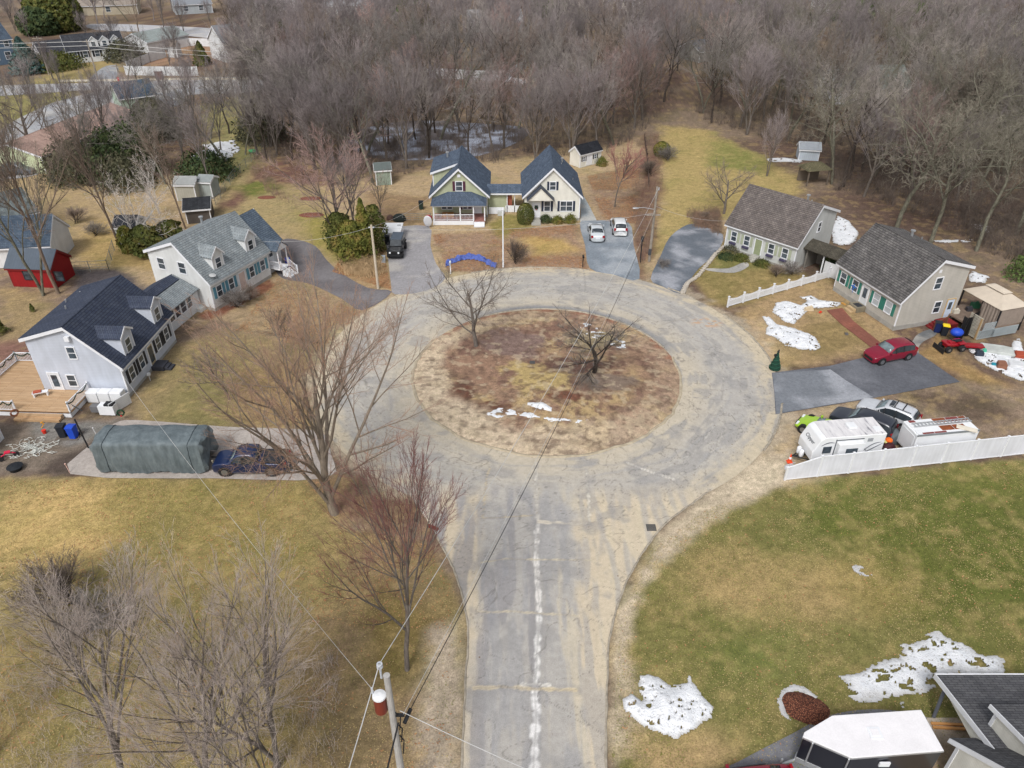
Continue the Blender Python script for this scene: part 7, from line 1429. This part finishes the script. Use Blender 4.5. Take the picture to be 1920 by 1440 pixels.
proto('shrub', 1, 'brown', seed=97, H=3, trunk=.05, R0=.04, limbs=10, ang=(18, 50), kids=(6, 5, 4), ratio=(.6, .5, .5), up=.05, twr=.005, limb_len=.75, stems=3)
proto('shrub2', 1, 'grey', seed=99, H=2.5, trunk=.05, R0=.04, limbs=10, ang=(25, 60), kids=(6, 5, 4), ratio=(.6, .5, .5), up=.03, twr=.005, limb_len=.8, stems=3)
finalize()
def T_(key, px, top, label, group=None, **k):
    p = at(*px); h = ztop(top, p.y) if top else None; return plant(key, p.x, p.y, h, label=label, group=group, **k)
T_('maple', (627, 962), 500, 'huge spreading bare tree at the left road edge, tallest in the front lawn', rz=2.6, wide=1.1)
T_('redmaple', (763, 1255), 815, 'upright bare tree with red buds standing between lawn and road, below the huge tree', rz=2.2, tilt=(0, .07), wide=.74)
T_('round', (893, 652), 495, 'dark bare tree on the upper left of the round island', rz=1.0, wide=1.0)
T_('round2', (1112, 702), 563, 'low spreading bare tree on the right of the round island', rz=2.0, wide=1.15)
FG = 'bare pale twigged trees in the lower left lawn'
for k, (key, px, top, lab) in enumerate([('fan', (520, 1440), 1060, 'pale bare tree at the bottom, right of the other lower left trees'), ('fan2', (395, 1500), 1090, 'pale bare tree at the bottom edge, second from the right in the lower left group'), ('fan2', (240, 1490), 1100, 'pale bare tree at the bottom edge in the middle of the lower left group'),
      ('fan2', (-30, 1440), 1060, 'pale bare tree cut by the lower left corner'), ('fan2', (570, 1580), 1190, 'pale bare tree at the bottom, nearest the utility pole'), ('fan2', (180, 1300), 1060, 'smaller pale bare tree behind the lower left group')]):
    T_(key, px, top, lab, FG, wide=.72 if k in (0, 4, 5) else .86, rz=1.1+1.3*k, tilt=(0, -.06) if k in (0, 4) else None)
T_('shrub', (150, 1130), 1050, 'low bare shrub standing alone on the left lawn', wide=1.3); T_('shrub2', (170, 1170), 1120, 'bushy bare shrub just below the lone lawn shrub', wide=1.6)
T_('small', (430, 748), 640, 'small crooked bare tree on the lawn right of the pale blue cottage', wide=1.4); T_('small', (528, 662), 575, 'thin small bare tree beside the dark ditch line', wide=1.1)
T_('tall', (110, 550), 165, 'tall bare tree right of the red shed', wide=.8); T_('tall2', (82, 552), 200, 'pale double stemmed tree in front of the red shed', wide=.8)
T_('tall', (230, 470), 190, 'tall bare tree left of the white birch', wide=.8, tilt=(0, -.10)); T_('tall', (348, 428), 210, 'tall slender bare tree behind the white cape roof', wide=.7, tilt=(0, -.05))
T_('birch', (258, 470), 300, 'white branched birch leaning over the weathered shed', wide=.62); T_('birch', (300, 400), 262, 'second white birch, right of the leaning birch', wide=.55)
T_('redwood_twigs', (650, 462), 226, 'dense dome shaped reddish bare tree between driveway and woods', wide=1.15); T_('wood_b', (668, 440), 262, 'grey bare tree just behind the dense dome shaped tree', wide=.9)
T_('wood_d', (590, 318), 120, 'dark leaning multi stemmed tree at the lawn edge of the woods', wide=1.0); T_('wood_e', (437, 322), 130, 'dark bare tree beside the white covered boat', wide=.9)
T_('round', (60, 290), 150, 'broad bare tree at the far left beside the curving street', wide=1.0); T_('round', (715, 408), 312, 'slim bare tree left of the green house driveway', wide=.5)
T_('smallred', (1152, 388), 262, 'reddish young tree on the leafy lawn right of the cream house', wide=1.0); T_('round', (1357, 400), 306, 'spreading small bare tree above the sloped driveway', wide=1.15)
T_('wood_d', (1438, 330), 190, 'clump of dark stems in a mulch ring on the right lawn', wide=.6); T_('shrub', (964, 492), 445, 'small leafless shrub right of the white pole', wide=.9)
for k, (px, top, tl, rz, w) in enumerate([((1745, 455), 190, .26, .5, 1.0), ((1680, 430), 150, .20, 2.0, 1.0), ((1830, 470), 200, .24, 3.3, .9), ((1905, 440), 180, .05, 4.0, 1.0), ((1800, 350), 90, .15, 1.0, 1.0), ((1560, 345), 110, .0, .2, .8), ((1880, 330), 80, .1, 5.0, 1.0), ((1640, 330), 110, .05, 2.8, .9), ((1740, 290), 60, .1, 1.9, 1.0)]):
    T_('gnarl', px, top, ['leaning lichen covered tree behind the right grey house, lowest trunk', 'leaning lichen covered tree above the roof of the right grey house', 'leaning lichen covered tree near the right edge snow scrap', 'lichen covered tree at the right edge of the woods', 'pale lichen covered tree in the middle of the right woods', 'straight dark tree right of the woodland sheds', 'lichen covered tree at the far right edge, higher up', 'lichen covered tree above the link between the grey roofed houses', 'tall lichen covered tree below the half hidden white house'][k], rz=rz, wide=w, tilt=(0, tl))
T_('wood_d', (1030, 0+603), 0, 'x') if False else None
T_('shrub2', (1020, 780), None, 'x') if False else None
T_('round2', (1600, 520), 430, 'crooked bare bush between the two grey roofed houses', wide=.8)
for k, (px, s, lab) in enumerate([((470, 560), 2.0, 'bare orange brown shrub row at the white cape front, near end'), ((440, 575), 2.2, 'tall bare shrub at the near corner of the white cape'), ((1455, 520), 1.6, 'grey bare shrub by the pale cape corner'), ((1485, 515), 1.7, 'second grey bare shrub beside the pale cape corner'), ((1325, 415), 1.5, 'dark low shrub above the sloped driveway'), ((1250, 300), 2.5, 'brown thicket on the brushy strip, upper'), ((1222, 330), 2.6, 'brown thicket on the brushy strip, lower'), ((1245, 500), 1.2, 'small brown tuft beside the right utility pole'), ((140, 420), 2.4, 'low spreading shrub on the yard behind the red shed'), ((180, 440), 2.0, 'bare shrub on the straw yard left of the weathered shed')]):
    p = at(*px); plant('shrub2' if k % 2 else 'shrub', p.x, p.y, s, label=lab, name='shrub', cat='shrub', wide=1.25)

# ---- evergreens: crowns of small leaf clumps
LEAF = {}
def leafmat(name, c, c2, c3=None):
    t = NT(name); v = t.coord(); n = t.noise(v, .9, 4); n2 = t.noise(v, 6, 2); t.base(t.mix(t.ramp(n, [(.3, c), (.5, c2), (.72, c3 or c2)]), t.ramp(n2, [(.3, (.7,)*3), (.7, (1.25,)*3)]), 1, 'MULTIPLY'), .85, 0, .2); return t.m
LF = dict(dark=leafmat('foliage_dark', C3(40, 54, 38), C3(62, 76, 46), C3(84, 88, 52)), olive=leafmat('foliage_olive', C3(58, 66, 36), C3(86, 92, 46), C3(118, 108, 60)), gold=leafmat('foliage_gold', C3(66, 74, 36), C3(104, 106, 48), C3(142, 116, 70)), blue=leafmat('foliage_blue', C3(54, 78, 76), C3(78, 104, 100)), juniper=leafmat('foliage_juniper', C3(54, 56, 44), C3(82, 82, 62), C3(104, 98, 78)), pine=leafmat('foliage_pine', C3(58, 78, 48), C3(92, 108, 60)))
def evergreen(px, H, R, kind, label, shape='cone', n=2200, leaf=.10, cat='evergreen', name='evergreen_tree', trunk=True, group=None, seed=None, z=0, top=None):
    p = at(*px) if len(px) == 2 else Vector(px); H = ztop(top, p.y) if top else H; rs = np.random.RandomState(seed or int(px[0]*7+px[1]) % 9999); root = empty(name, (p.x, p.y, z)); tag(root, label, cat, group)
    u = rs.rand(n)**.8; az = rs.rand(n)*2*PI
    lobes = 1+.22*np.sin(az*3+rs.rand()*6+u*9)+.14*np.sin(az*7+u*23+2)
    if shape == 'cone': zz = u*H*.97+.03*H; rad = R*(1-u)**.85*lobes+.04*R; tiers = .78+.22*np.abs(np.sin(u*H*3.2)); rad = rad*tiers
    elif shape == 'column': zz = u*H; rad = R*np.sqrt(np.clip(1-(2*u-.85)**2*.72, .03, 1))*lobes
    elif shape == 'dome': a = np.arccos(1-rs.rand(n)); zz = H*np.cos(a)*(.85+.3*rs.rand(n))*lobes**.5; rad = R*np.sin(a)*lobes
    else:  # egg
        zz = u*H; rad = R*np.sqrt(np.clip(1-((u-.42)/.6)**2, .02, 1))
    dep = 1-.35*rs.rand(n)**2; x = rad*dep*np.cos(az); y = rad*dep*np.sin(az); zz = np.clip(zz, .05, None)
    c = np.stack([x, y, zz], 1); nrm = np.stack([np.cos(az), np.sin(az), .5*np.ones(n)], 1)+rs.randn(n, 3)*.55; nrm /= np.linalg.norm(nrm, axis=1)[:, None]
    a = np.cross(nrm, rs.randn(n, 3)); a /= np.linalg.norm(a, axis=1)[:, None]; b_ = np.cross(nrm, a); s = leaf*(.6+.9*rs.rand(n))[:, None]
    V = np.concatenate([c+a*s, c+b_*s*.6, c-a*s, c-b_*s*.6+nrm*s*.4], 0); F = np.stack([np.arange(n), np.arange(n)+n, np.arange(n)+2*n, np.arange(n)+3*n], 1)
    npmesh('foliage', V, F, LF[kind], root)
    if trunk:
        b = MB(); b.tube([(0, 0, 0), (0, 0, H*.9)], [max(.05, R*.10), .02], 7)
        for k in range(10): a0 = k*2.4; zc = H*(.15+.07*k); rr_ = R*.6*(1-k/12); b.tube([(0, 0, zc), (rr_*math.cos(a0), rr_*math.sin(a0), zc+.1*H)], [.03, .01], 4)
        b.build('trunk', BK[1], root)
    return root
evergreen((985, 418), 2.6, 1.15, 'olive', 'rounded clipped evergreen bush at the corner of the cream house', 'egg', 5000, .06, 'bush', 'evergreen_bush', False)
for k, (px, h, r, m) in enumerate([((1023, 416), .9, .8, 'dark'), ((1045, 417), .8, .8, 'gold'), ((1069, 417), 1.0, .8, 'gold')]): evergreen(px, h, r, m, ['dark low bush right of the cream house steps', 'middle low golden bush under the cream house windows', 'golden bush at the right corner of the cream house front'][k], 'dome', 900, .07, 'bush', 'bush', False)
evergreen((688, 490), 6.5, 1.6, 'gold', 'tall golden green arborvitae beside the slim pale pole', 'cone', 4500, .13, top=372); evergreen((665, 495), 5, 1.8, 'gold', 'bushy arborvitae left of the tall one by the pale pole', 'column', 4200, .13, top=415); evergreen((640, 470), 5, 1.6, 'olive', 'dark green arborvitae farther left beneath the dome shaped tree', 'column', 3200, .13, top=400); evergreen((706, 470), 5, 1.3, 'olive', 'arborvitae right behind the slim pale pole', 'column', 3200, .12, top=385)
evergreen((55, 138), 9, 3.6, 'blue', 'blue green spruce at the upper left beside the street', 'cone', 5200, .3, top=70)
evergreen((110, 58), 12, 8, 'olive', 'large yellow green conifer at the top left corner', 'egg', 5000, .5, top=0); evergreen((80, 64), 9, 6, 'dark', 'dark conifer left of the large yellow green one', 'egg', 3000, .5, top=12)
evergreen((524, 75), 9, 2.6, 'olive', 'lone narrow green cedar standing in the grey woods', 'cone', 2400, .35, top=12); evergreen((380, 122), 7, 2.2, 'olive', 'narrow dark conifer in the far brown yard', 'cone', 2000, .3, top=78)
evergreen((295, 262), 8, 3.6, 'juniper', 'big dark rounded evergreen right of the pinkish roof', 'egg', 4200, .24, top=186); evergreen((150, 335), 5, 4.5, 'juniper', 'wide dark juniper mass, leftmost in front of the pinkish roof', 'dome', 4200, .2); evergreen((215, 330), 6, 4.5, 'dark', 'dark olive evergreen mass in the middle of the hedge row', 'dome', 4200, .2); evergreen((262, 322), 6.5, 3.5, 'dark', 'dark evergreen at the right of the hedge row before the pinkish roof', 'dome', 3600, .2); evergreen((240, 350), 4, 3.6, 'juniper', 'low dark evergreen spilling onto the straw yard', 'dome', 3000, .18); evergreen((388, 330), 3.4, 4.2, 'dark', 'low spreading evergreen behind the chain fence corner', 'dome', 3000, .18); evergreen((492, 262), 4.5, 4, 'juniper', 'dark evergreen thicket at the left edge of the woods', 'dome', 2800, .22)
evergreen((280, 475), 4.6, 2.0, 'olive', 'green arborvitae pair right of the weathered shed', 'column', 3000, .15, top=425); evergreen((325, 460), 3.6, 1.6, 'olive', 'arborvitae right behind the white cape roof end', 'column', 2400, .15, top=415); evergreen((244, 472), 3.8, 1.0, 'gold', 'narrow yellow green arborvitae against the weathered shed', 'column', 1800, .13, top=425)
evergreen((108, 128), 3.2, 6, 'olive', 'clipped olive yew mound in front of the white garage wing', 'dome', 3200, .22, 'bush', 'evergreen_bush', False); evergreen((84, 130), 2.8, 3.6, 'olive', 'smaller clipped yew left of the olive mound', 'dome', 1800, .22, 'bush', 'evergreen_bush', False)
evergreen((235, 112), 4.0, 4.5, 'juniper', 'dark bushy evergreen beside the three dormered house', 'dome', 2600, .25); evergreen((62, 584), .9, .28, 'olive', 'tiny dark conical shrub on the yard behind the pale blue cottage', 'cone', 500, .06, 'shrub', 'shrub', False); evergreen((2, 625), 1.8, .8, 'olive', 'small conical evergreen at the left edge behind the cottage', 'cone', 1500, .08, 'shrub', 'shrub', False)
evergreen((1240, 292), 2.2, 1.4, 'gold', 'golden green bush at the top of the brushy strip', 'egg', 1400, .1, 'bush', 'bush', False); evergreen((1128, 310), 1.2, .9, 'gold', 'small yellow bush beside the cream garden shed', 'dome', 700, .09, 'bush', 'bush', False); evergreen((1556, 512), 2.2, 1.0, 'dark', 'dark green arborvitae at the left corner of the greige house', 'column', 1600, .09, 'bush', 'evergreen_bush', False)
for k, (px, h, r, m) in enumerate([((1361, 483), .45, 1.0, 'dark'), ((1390, 487), .6, .9, 'olive'), ((1428, 497), .6, .9, 'olive'), ((1372, 470), .6, 1.2, 'juniper')]): evergreen(px, h, r, m, ['low round green juniper nearest the sloped driveway', 'low green shrub left of the sage house steps', 'low green shrub right of the sage house steps', 'brownish low shrub along the sage house foundation'][k], 'dome', 900, .07, 'bush', 'bush', False)
evergreen((1913, 520), 2.4, 1.6, 'pine', 'small pale green pine at the right edge of the woods', 'dome', 900, .14)
for k, (px, top, r) in enumerate([((770, 48), -25, 6), ((1595, 40), -25, 7), ((1715, 36), -30, 7), ((1420, 10), -30, 8), ((1030, 30), -20, 6)]): evergreen(px, 14, r, 'pine', ['tall green pine at the top edge left of centre', 'tall green pine at the top edge, left one of the right pair', 'tall green pine at the top edge, right one of the right pair', 'pine at the top edge above the leafless right woods', 'pine at the top edge above the leafless centre woods'][k], 'egg', 2200, .75, top=top)
evergreen((1905, 262), 8, 3.5, 'dark', 'dark evergreen at the right edge of the upper woods', 'egg', 2600, .3, top=215)
# reddish leafless hedge plants by the cream picket etc. handled above
# ---- the woods
WOODS = [([(470, 300), (515, 215), (450, 160), (440, 60), (460, 18), (1250, 16), (1290, 60), (1262, 190), (1215, 235), (1190, 268), (1140, 290), (1075, 306), (960, 306), (860, 306), (780, 322), (700, 345), (600, 330), (560, 312)], 'W'),
         ([(1290, 16), (1960, 14), (1960, 520), (1900, 500), (1850, 470), (1760, 420), (1700, 400), (1620, 372), (1560, 358), (1545, 300), (1480, 285), (1430, 262), (1330, 232), (1300, 205), (1320, 120), (1290, 60)], 'E')]
CLEAR = [([(700, 238), (985, 238), (985, 268), (800, 290), (690, 290)], .55), ([(1545, 130), (1715, 130), (1725, 300), (1545, 300)], .16), ([(810, 165), (1000, 165), (1000, 236), (810, 236)], .2), ([(870, 236), (1000, 236), (1000, 300), (870, 300)], .4), ([(800, 118), (1000, 118), (1000, 165), (800, 165)], .3), ([(1480, 262), (1545, 262), (1545, 350), (1480, 350)], .1)]
def inside(px, py, P):
    r = False; n = len(P)
    for i in range(n):
        (ax, ay), (bx, by) = P[i], P[(i+1) % n]
        if (ay > py) != (by > py) and px < (bx-ax)*(py-ay)/(by-ay)+ax: r = not r
    return r
def pix(x, y):
    d = y*_c+CAMH*_s; u = y*_s-CAMH*_c; return 960+FPX*x/d, 720-FPX*u/d
pts = []; tries = 0
while len(pts) < 540 and tries < 60000:
    tries += 1; y = 100+(rng.random()**1.2)*195; x = rng.uniform(-.75, .75)*(y*_c+CAMH*_s)*1.0
    px, py = pix(x, y)
    z = None
    for P, nm in WOODS:
        if inside(px, py, P): z = nm
    if not z: continue
    if any(inside(px, py, P) and rng.random() > k for P, k in CLEAR): continue
    dmin = 3.4+(y-90)*.022
    if any((a-x)**2+(b-y)**2 < dmin*dmin for a, b, _ in pts): continue
    pts.append((x, y, z))
pts.sort(key=lambda q: q[1]); keys = ['wood_a', 'wood_b', 'wood_c', 'wood_d', 'wood_e', 'wood_b', 'wood_a', 'wood_c', 'wood_e', 'wood_d', 'wood_a', 'redwood_twigs']
G_ = 'bare trees of the woods behind the houses'
near_, far_ = pts[:268], pts[268:]
for (x, y, z) in near_:
    k = rng.choice(keys if not (z == 'E' and rng.random() < .35) else ['gnarl', 'wood_e']); h = rng.uniform(12.5, 18.5)*(1 if y > 105 else .9)
    plant(k, x, y, h, label='leafless tree among the many in the grey woods behind the houses', group=G_, wide=rng.uniform(.8, 1.05), tilt=(rng.gauss(0, .04), rng.gauss(0, .05)))
# scattered bare trees of the upper left neighbourhood
UL = [(60, 200, 95), (20, 250, 140), (130, 265, 130), (165, 290, 150), (205, 290, 110), (250, 250, 120), (330, 235, 120), (365, 250, 110), (395, 260, 130), (345, 300, 160), (310, 345, 190), (420, 200, 90), (455, 230, 110), (200, 110, 40), (215, 88, 20), (165, 80, 15), (265, 85, 0), (310, 70, 0), (345, 60, -10), (400, 60, -10), (430, 100, 20), (268, 132, 40), (30, 60, -20), (5, 90, 0), (60, 80, 10), (190, 200, 120), (240, 150, 60), (350, 180, 90), (290, 320, 170), (170, 350, 180), (90, 250, 150), (395, 350, 180), (10, 420, 260), (45, 440, 280), (20, 30, -30), (180, 40, -20), (240, 40, -30), (480, 130, 40), (140, 60, -10), (120, 175, 85), (260, 175, 90), (385, 160, 70), (440, 180, 80), (75, 225, 130), (320, 140, 60), (215, 225, 130), (470, 200, 90), (280, 215, 120), (415, 290, 150), (340, 270, 140), (430, 250, 110), (460, 290, 140), (500, 300, 150), (400, 320, 190), (360, 210, 90), (455, 205, 80), (300, 300, 170), (150, 230, 130), (40, 210, 120), (240, 300, 180), (520, 290, 140), (190, 330, 200), (25, 330, 210), (-10, 480, 330), (445, 150, 60), (100, 150, 60), (330, 110, 30), (55, 160, 70)]
for (px, py, tp_) in UL:
    k = rng.choice(['wood_a', 'wood_b', 'tall', 'wood_e', 'wood_d']); T_(k, (px, py), tp_, 'leafless tree in the upper left neighbourhood among houses and streets', 'bare trees of the upper left neighbourhood', wide=rng.uniform(.7, .95))
# far woods: one mass of the same trees, merged
def far_mass():
    Vs = []; Fs = []; off = 0; T1, K1 = tree_mesh(201, H=17, trunk=.3, R0=.26, limbs=9, ang=(18, 44), kids=(6, 5, 4), twr=.026, limb_len=.45); T2, K2 = tree_mesh(202, H=17, trunk=.4, R0=.24, limbs=8, ang=(20, 48), kids=(6, 5, 4), twr=.026, limb_len=.42)
    src = [(np.array(T1.v+K1.v), np.concatenate([np.array(T1.f), np.array(K1.f)+len(T1.v)])), (np.array(T2.v+K2.v), np.concatenate([np.array(T2.f), np.array(K2.f)+len(T2.v)]))]
    far_pts = list(far_)
    for i in range(170): y = rng.uniform(250, 420); far_pts.append((rng.uniform(-.72, .72)*y, y, 'F'))
    for i, (x, y, z) in enumerate(far_pts):
        V, F = src[i % 2]; a = rng.uniform(0, 6.28); s = rng.uniform(.75, 1.0); c, s_ = math.cos(a)*s, math.sin(a)*s
        W_ = np.stack([V[:, 0]*c-V[:, 1]*s_+x, V[:, 0]*s_+V[:, 1]*c+y, V[:, 2]*s], 1); Vs.append(W_); Fs.append(F+off); off += len(V)
    o = npmesh('far_woods', np.concatenate(Vs), np.concatenate(Fs), TW['purple']); tag(o, 'hazy grey mass of distant bare woods at the top', 'woods', kind='stuff')
far_mass()
# understory brush and saplings in the woods: one mass
def brush(name, polys, n, hmin, hmax, mat, label, seed, rad=.02):
    r = random.Random(seed); V = []; F = []
    cnt = 0
    while cnt < n:
        P = polys[r.randrange(len(polys))]; x0, x1 = min(p[0] for p in P), max(p[0] for p in P); y0, y1 = min(p[1] for p in P), max(p[1] for p in P); px, py = r.uniform(x0, x1), r.uniform(y0, y1)
        if not inside(px, py, P): continue
        cnt += 1; q = at(px, py)
        for k in range(9):
            h = r.uniform(hmin, hmax); a = r.uniform(0, 6.28); l = r.uniform(.1, .55)*h; bx, by = q.x+r.gauss(0, .25), q.y+r.gauss(0, .25); tx, ty = bx+l*math.cos(a), by+l*math.sin(a); o = len(V); w = rad*r.uniform(.6, 1.3)
            V += [(bx-w, by, 0), (bx+w, by, 0), (bx, by+w, 0), (tx, ty, h)]; F += [(o, o+1, o+3), (o+1, o+2, o+3), (o+2, o, o+3)]
            for m in range(3): t = r.uniform(.35, .9); mx, my, mz = bx+(tx-bx)*t, by+(ty-by)*t, h*t; a2 = r.uniform(0, 6.28); l2 = h*.3; o = len(V); V += [(mx-w*.5, my, mz), (mx+w*.5, my, mz), (mx, my, mz+w), (mx+l2*math.cos(a2), my+l2*math.sin(a2), mz+l2*.7)]; F += [(o, o+1, o+3), (o+1, o+2, o+3), (o+2, o, o+3)]
    o = npmesh(name, V, F, mat); tag(o, label, 'brush', kind='stuff')
brush('woodland_brush', [WOODS[0][0], WOODS[1][0], WOODS[1][0]], 5200, .8, 3.6, TW['brown'], 'brown twiggy undergrowth across the floor of the woods', 5, .022)
brush('strip_brush', [[(1196, 260), (1236, 250), (1240, 330), (1230, 450), (1204, 500), (1186, 400)], [(560, 395), (480, 300), (470, 320), (500, 360)], [(1290, 405), (1345, 400), (1350, 440), (1300, 425)]], 420, .4, 1.6, TW['warm'], 'reddish brown thin brush on the strip between the yards', 6, .014)
brush('reed_clump', [[(640, 490), (705, 492), (712, 520), (650, 515)]], 160, .6, 1.7, twigmat('reed', C3(150, 130, 100), C3(176, 154, 122)), 'straw coloured reeds at the foot of the golden arborvitae', 7, .02)
brush('lawn_brush', [[(-20, 1180), (640, 1240), (640, 1500), (-60, 1500)]], 200, .5, 1.8, TW['pale'], 'pale thin saplings under the lower left trees', 8, .010)
# small real things on the ground: dead grass tufts and leaves
def tufts(name, polys, n, mats, label, seed, s0=.05, s1=.12, z=.02, kindname='grass', lay=.5):
    rs = np.random.RandomState(seed); out = []
    for P, m_ in polys:
        A = np.array(W(P)); x = rs.uniform(A[:, 0].min(), A[:, 0].max(), int(n*m_)); y = rs.uniform(A[:, 1].min(), A[:, 1].max(), int(n*m_)); k = (polydist(x, y, W(P)) > .1) & (sst(.35, .65, fbm(x, y, .3, 3, seed))*.9+.1 > rs.rand(len(x))); out.append(np.stack([x[k], y[k]], 1))
    p = np.concatenate(out); n = len(p); a = rs.rand(n)*6.28; s = rs.uniform(s0, s1, n); V = np.empty((n*3, 3)); d = np.stack([np.cos(a), np.sin(a)], 1)*s[:, None]; e = np.stack([-d[:, 1], d[:, 0]], 1)*.35
    zz = np.full(n, z); V[0::3] = np.c_[p-e, zz]; V[1::3] = np.c_[p+e, zz+.01]; V[2::3] = np.c_[p+d*1.2, zz+s*lay*rs.rand(n)]
    o = npmesh(name, V, np.arange(n*3).reshape(-1, 3), mats); tag(o, label, kindname, kind='stuff')
def plain(name, a, b_): t = NT(name); t.base(t.ramp(t.noise(t.coord(), 3, 2), [(.3, a), (.7, b_)]), .9); return t.m
LAWN_L = [(-200, 900), (600, 900), (650, 985), (800, 1015), (852, 1100), (866, 1200), (855, 1440), (840, 1500), (-300, 1500)]
LAWN_R = [(1475, 908), (1920, 862), (2000, 1500), (1150, 1500), (1142, 1440), (1160, 1160), (1215, 1030), (1330, 950)]
tufts('dry_grass', [(LAWN_L, 1), (LAWN_R, 1)], 46000, plain('dry_blade', C3(168, 146, 96), C3(188, 168, 122)), 'dry straw blades across both front lawns', 3, .03, .075)
tufts('green_grass', [(LAWN_R, 1.2), (LAWN_L, .6)], 45000, plain('green_blade', C3(100, 108, 44), C3(128, 130, 60)), 'short green blades across both front lawns', 4, .03, .07)
tufts('fallen_leaves', [(LAWN_L, .35), (LAWN_R, .05), ([(808, 440), (1090, 420), (1104, 505), (840, 510)], 1), ([(1100, 330), (1200, 310), (1195, 420), (1130, 415)], .8), ([(640, 480), (720, 470), (736, 545), (620, 510)], .6), ([(800, 590), (1240, 590), (1240, 840), (800, 840)], .0), ([(520, 520), (680, 585), (600, 660), (440, 620)], .5), (WOODS[0][0], .35), (WOODS[1][0], .35)], 26000, plain('leaf_litter', C3(140, 92, 62), C3(190, 146, 104)), 'brown fallen leaves scattered on lawns and woodland floor', 5, .06, .13, .03, 'leaves', .3)
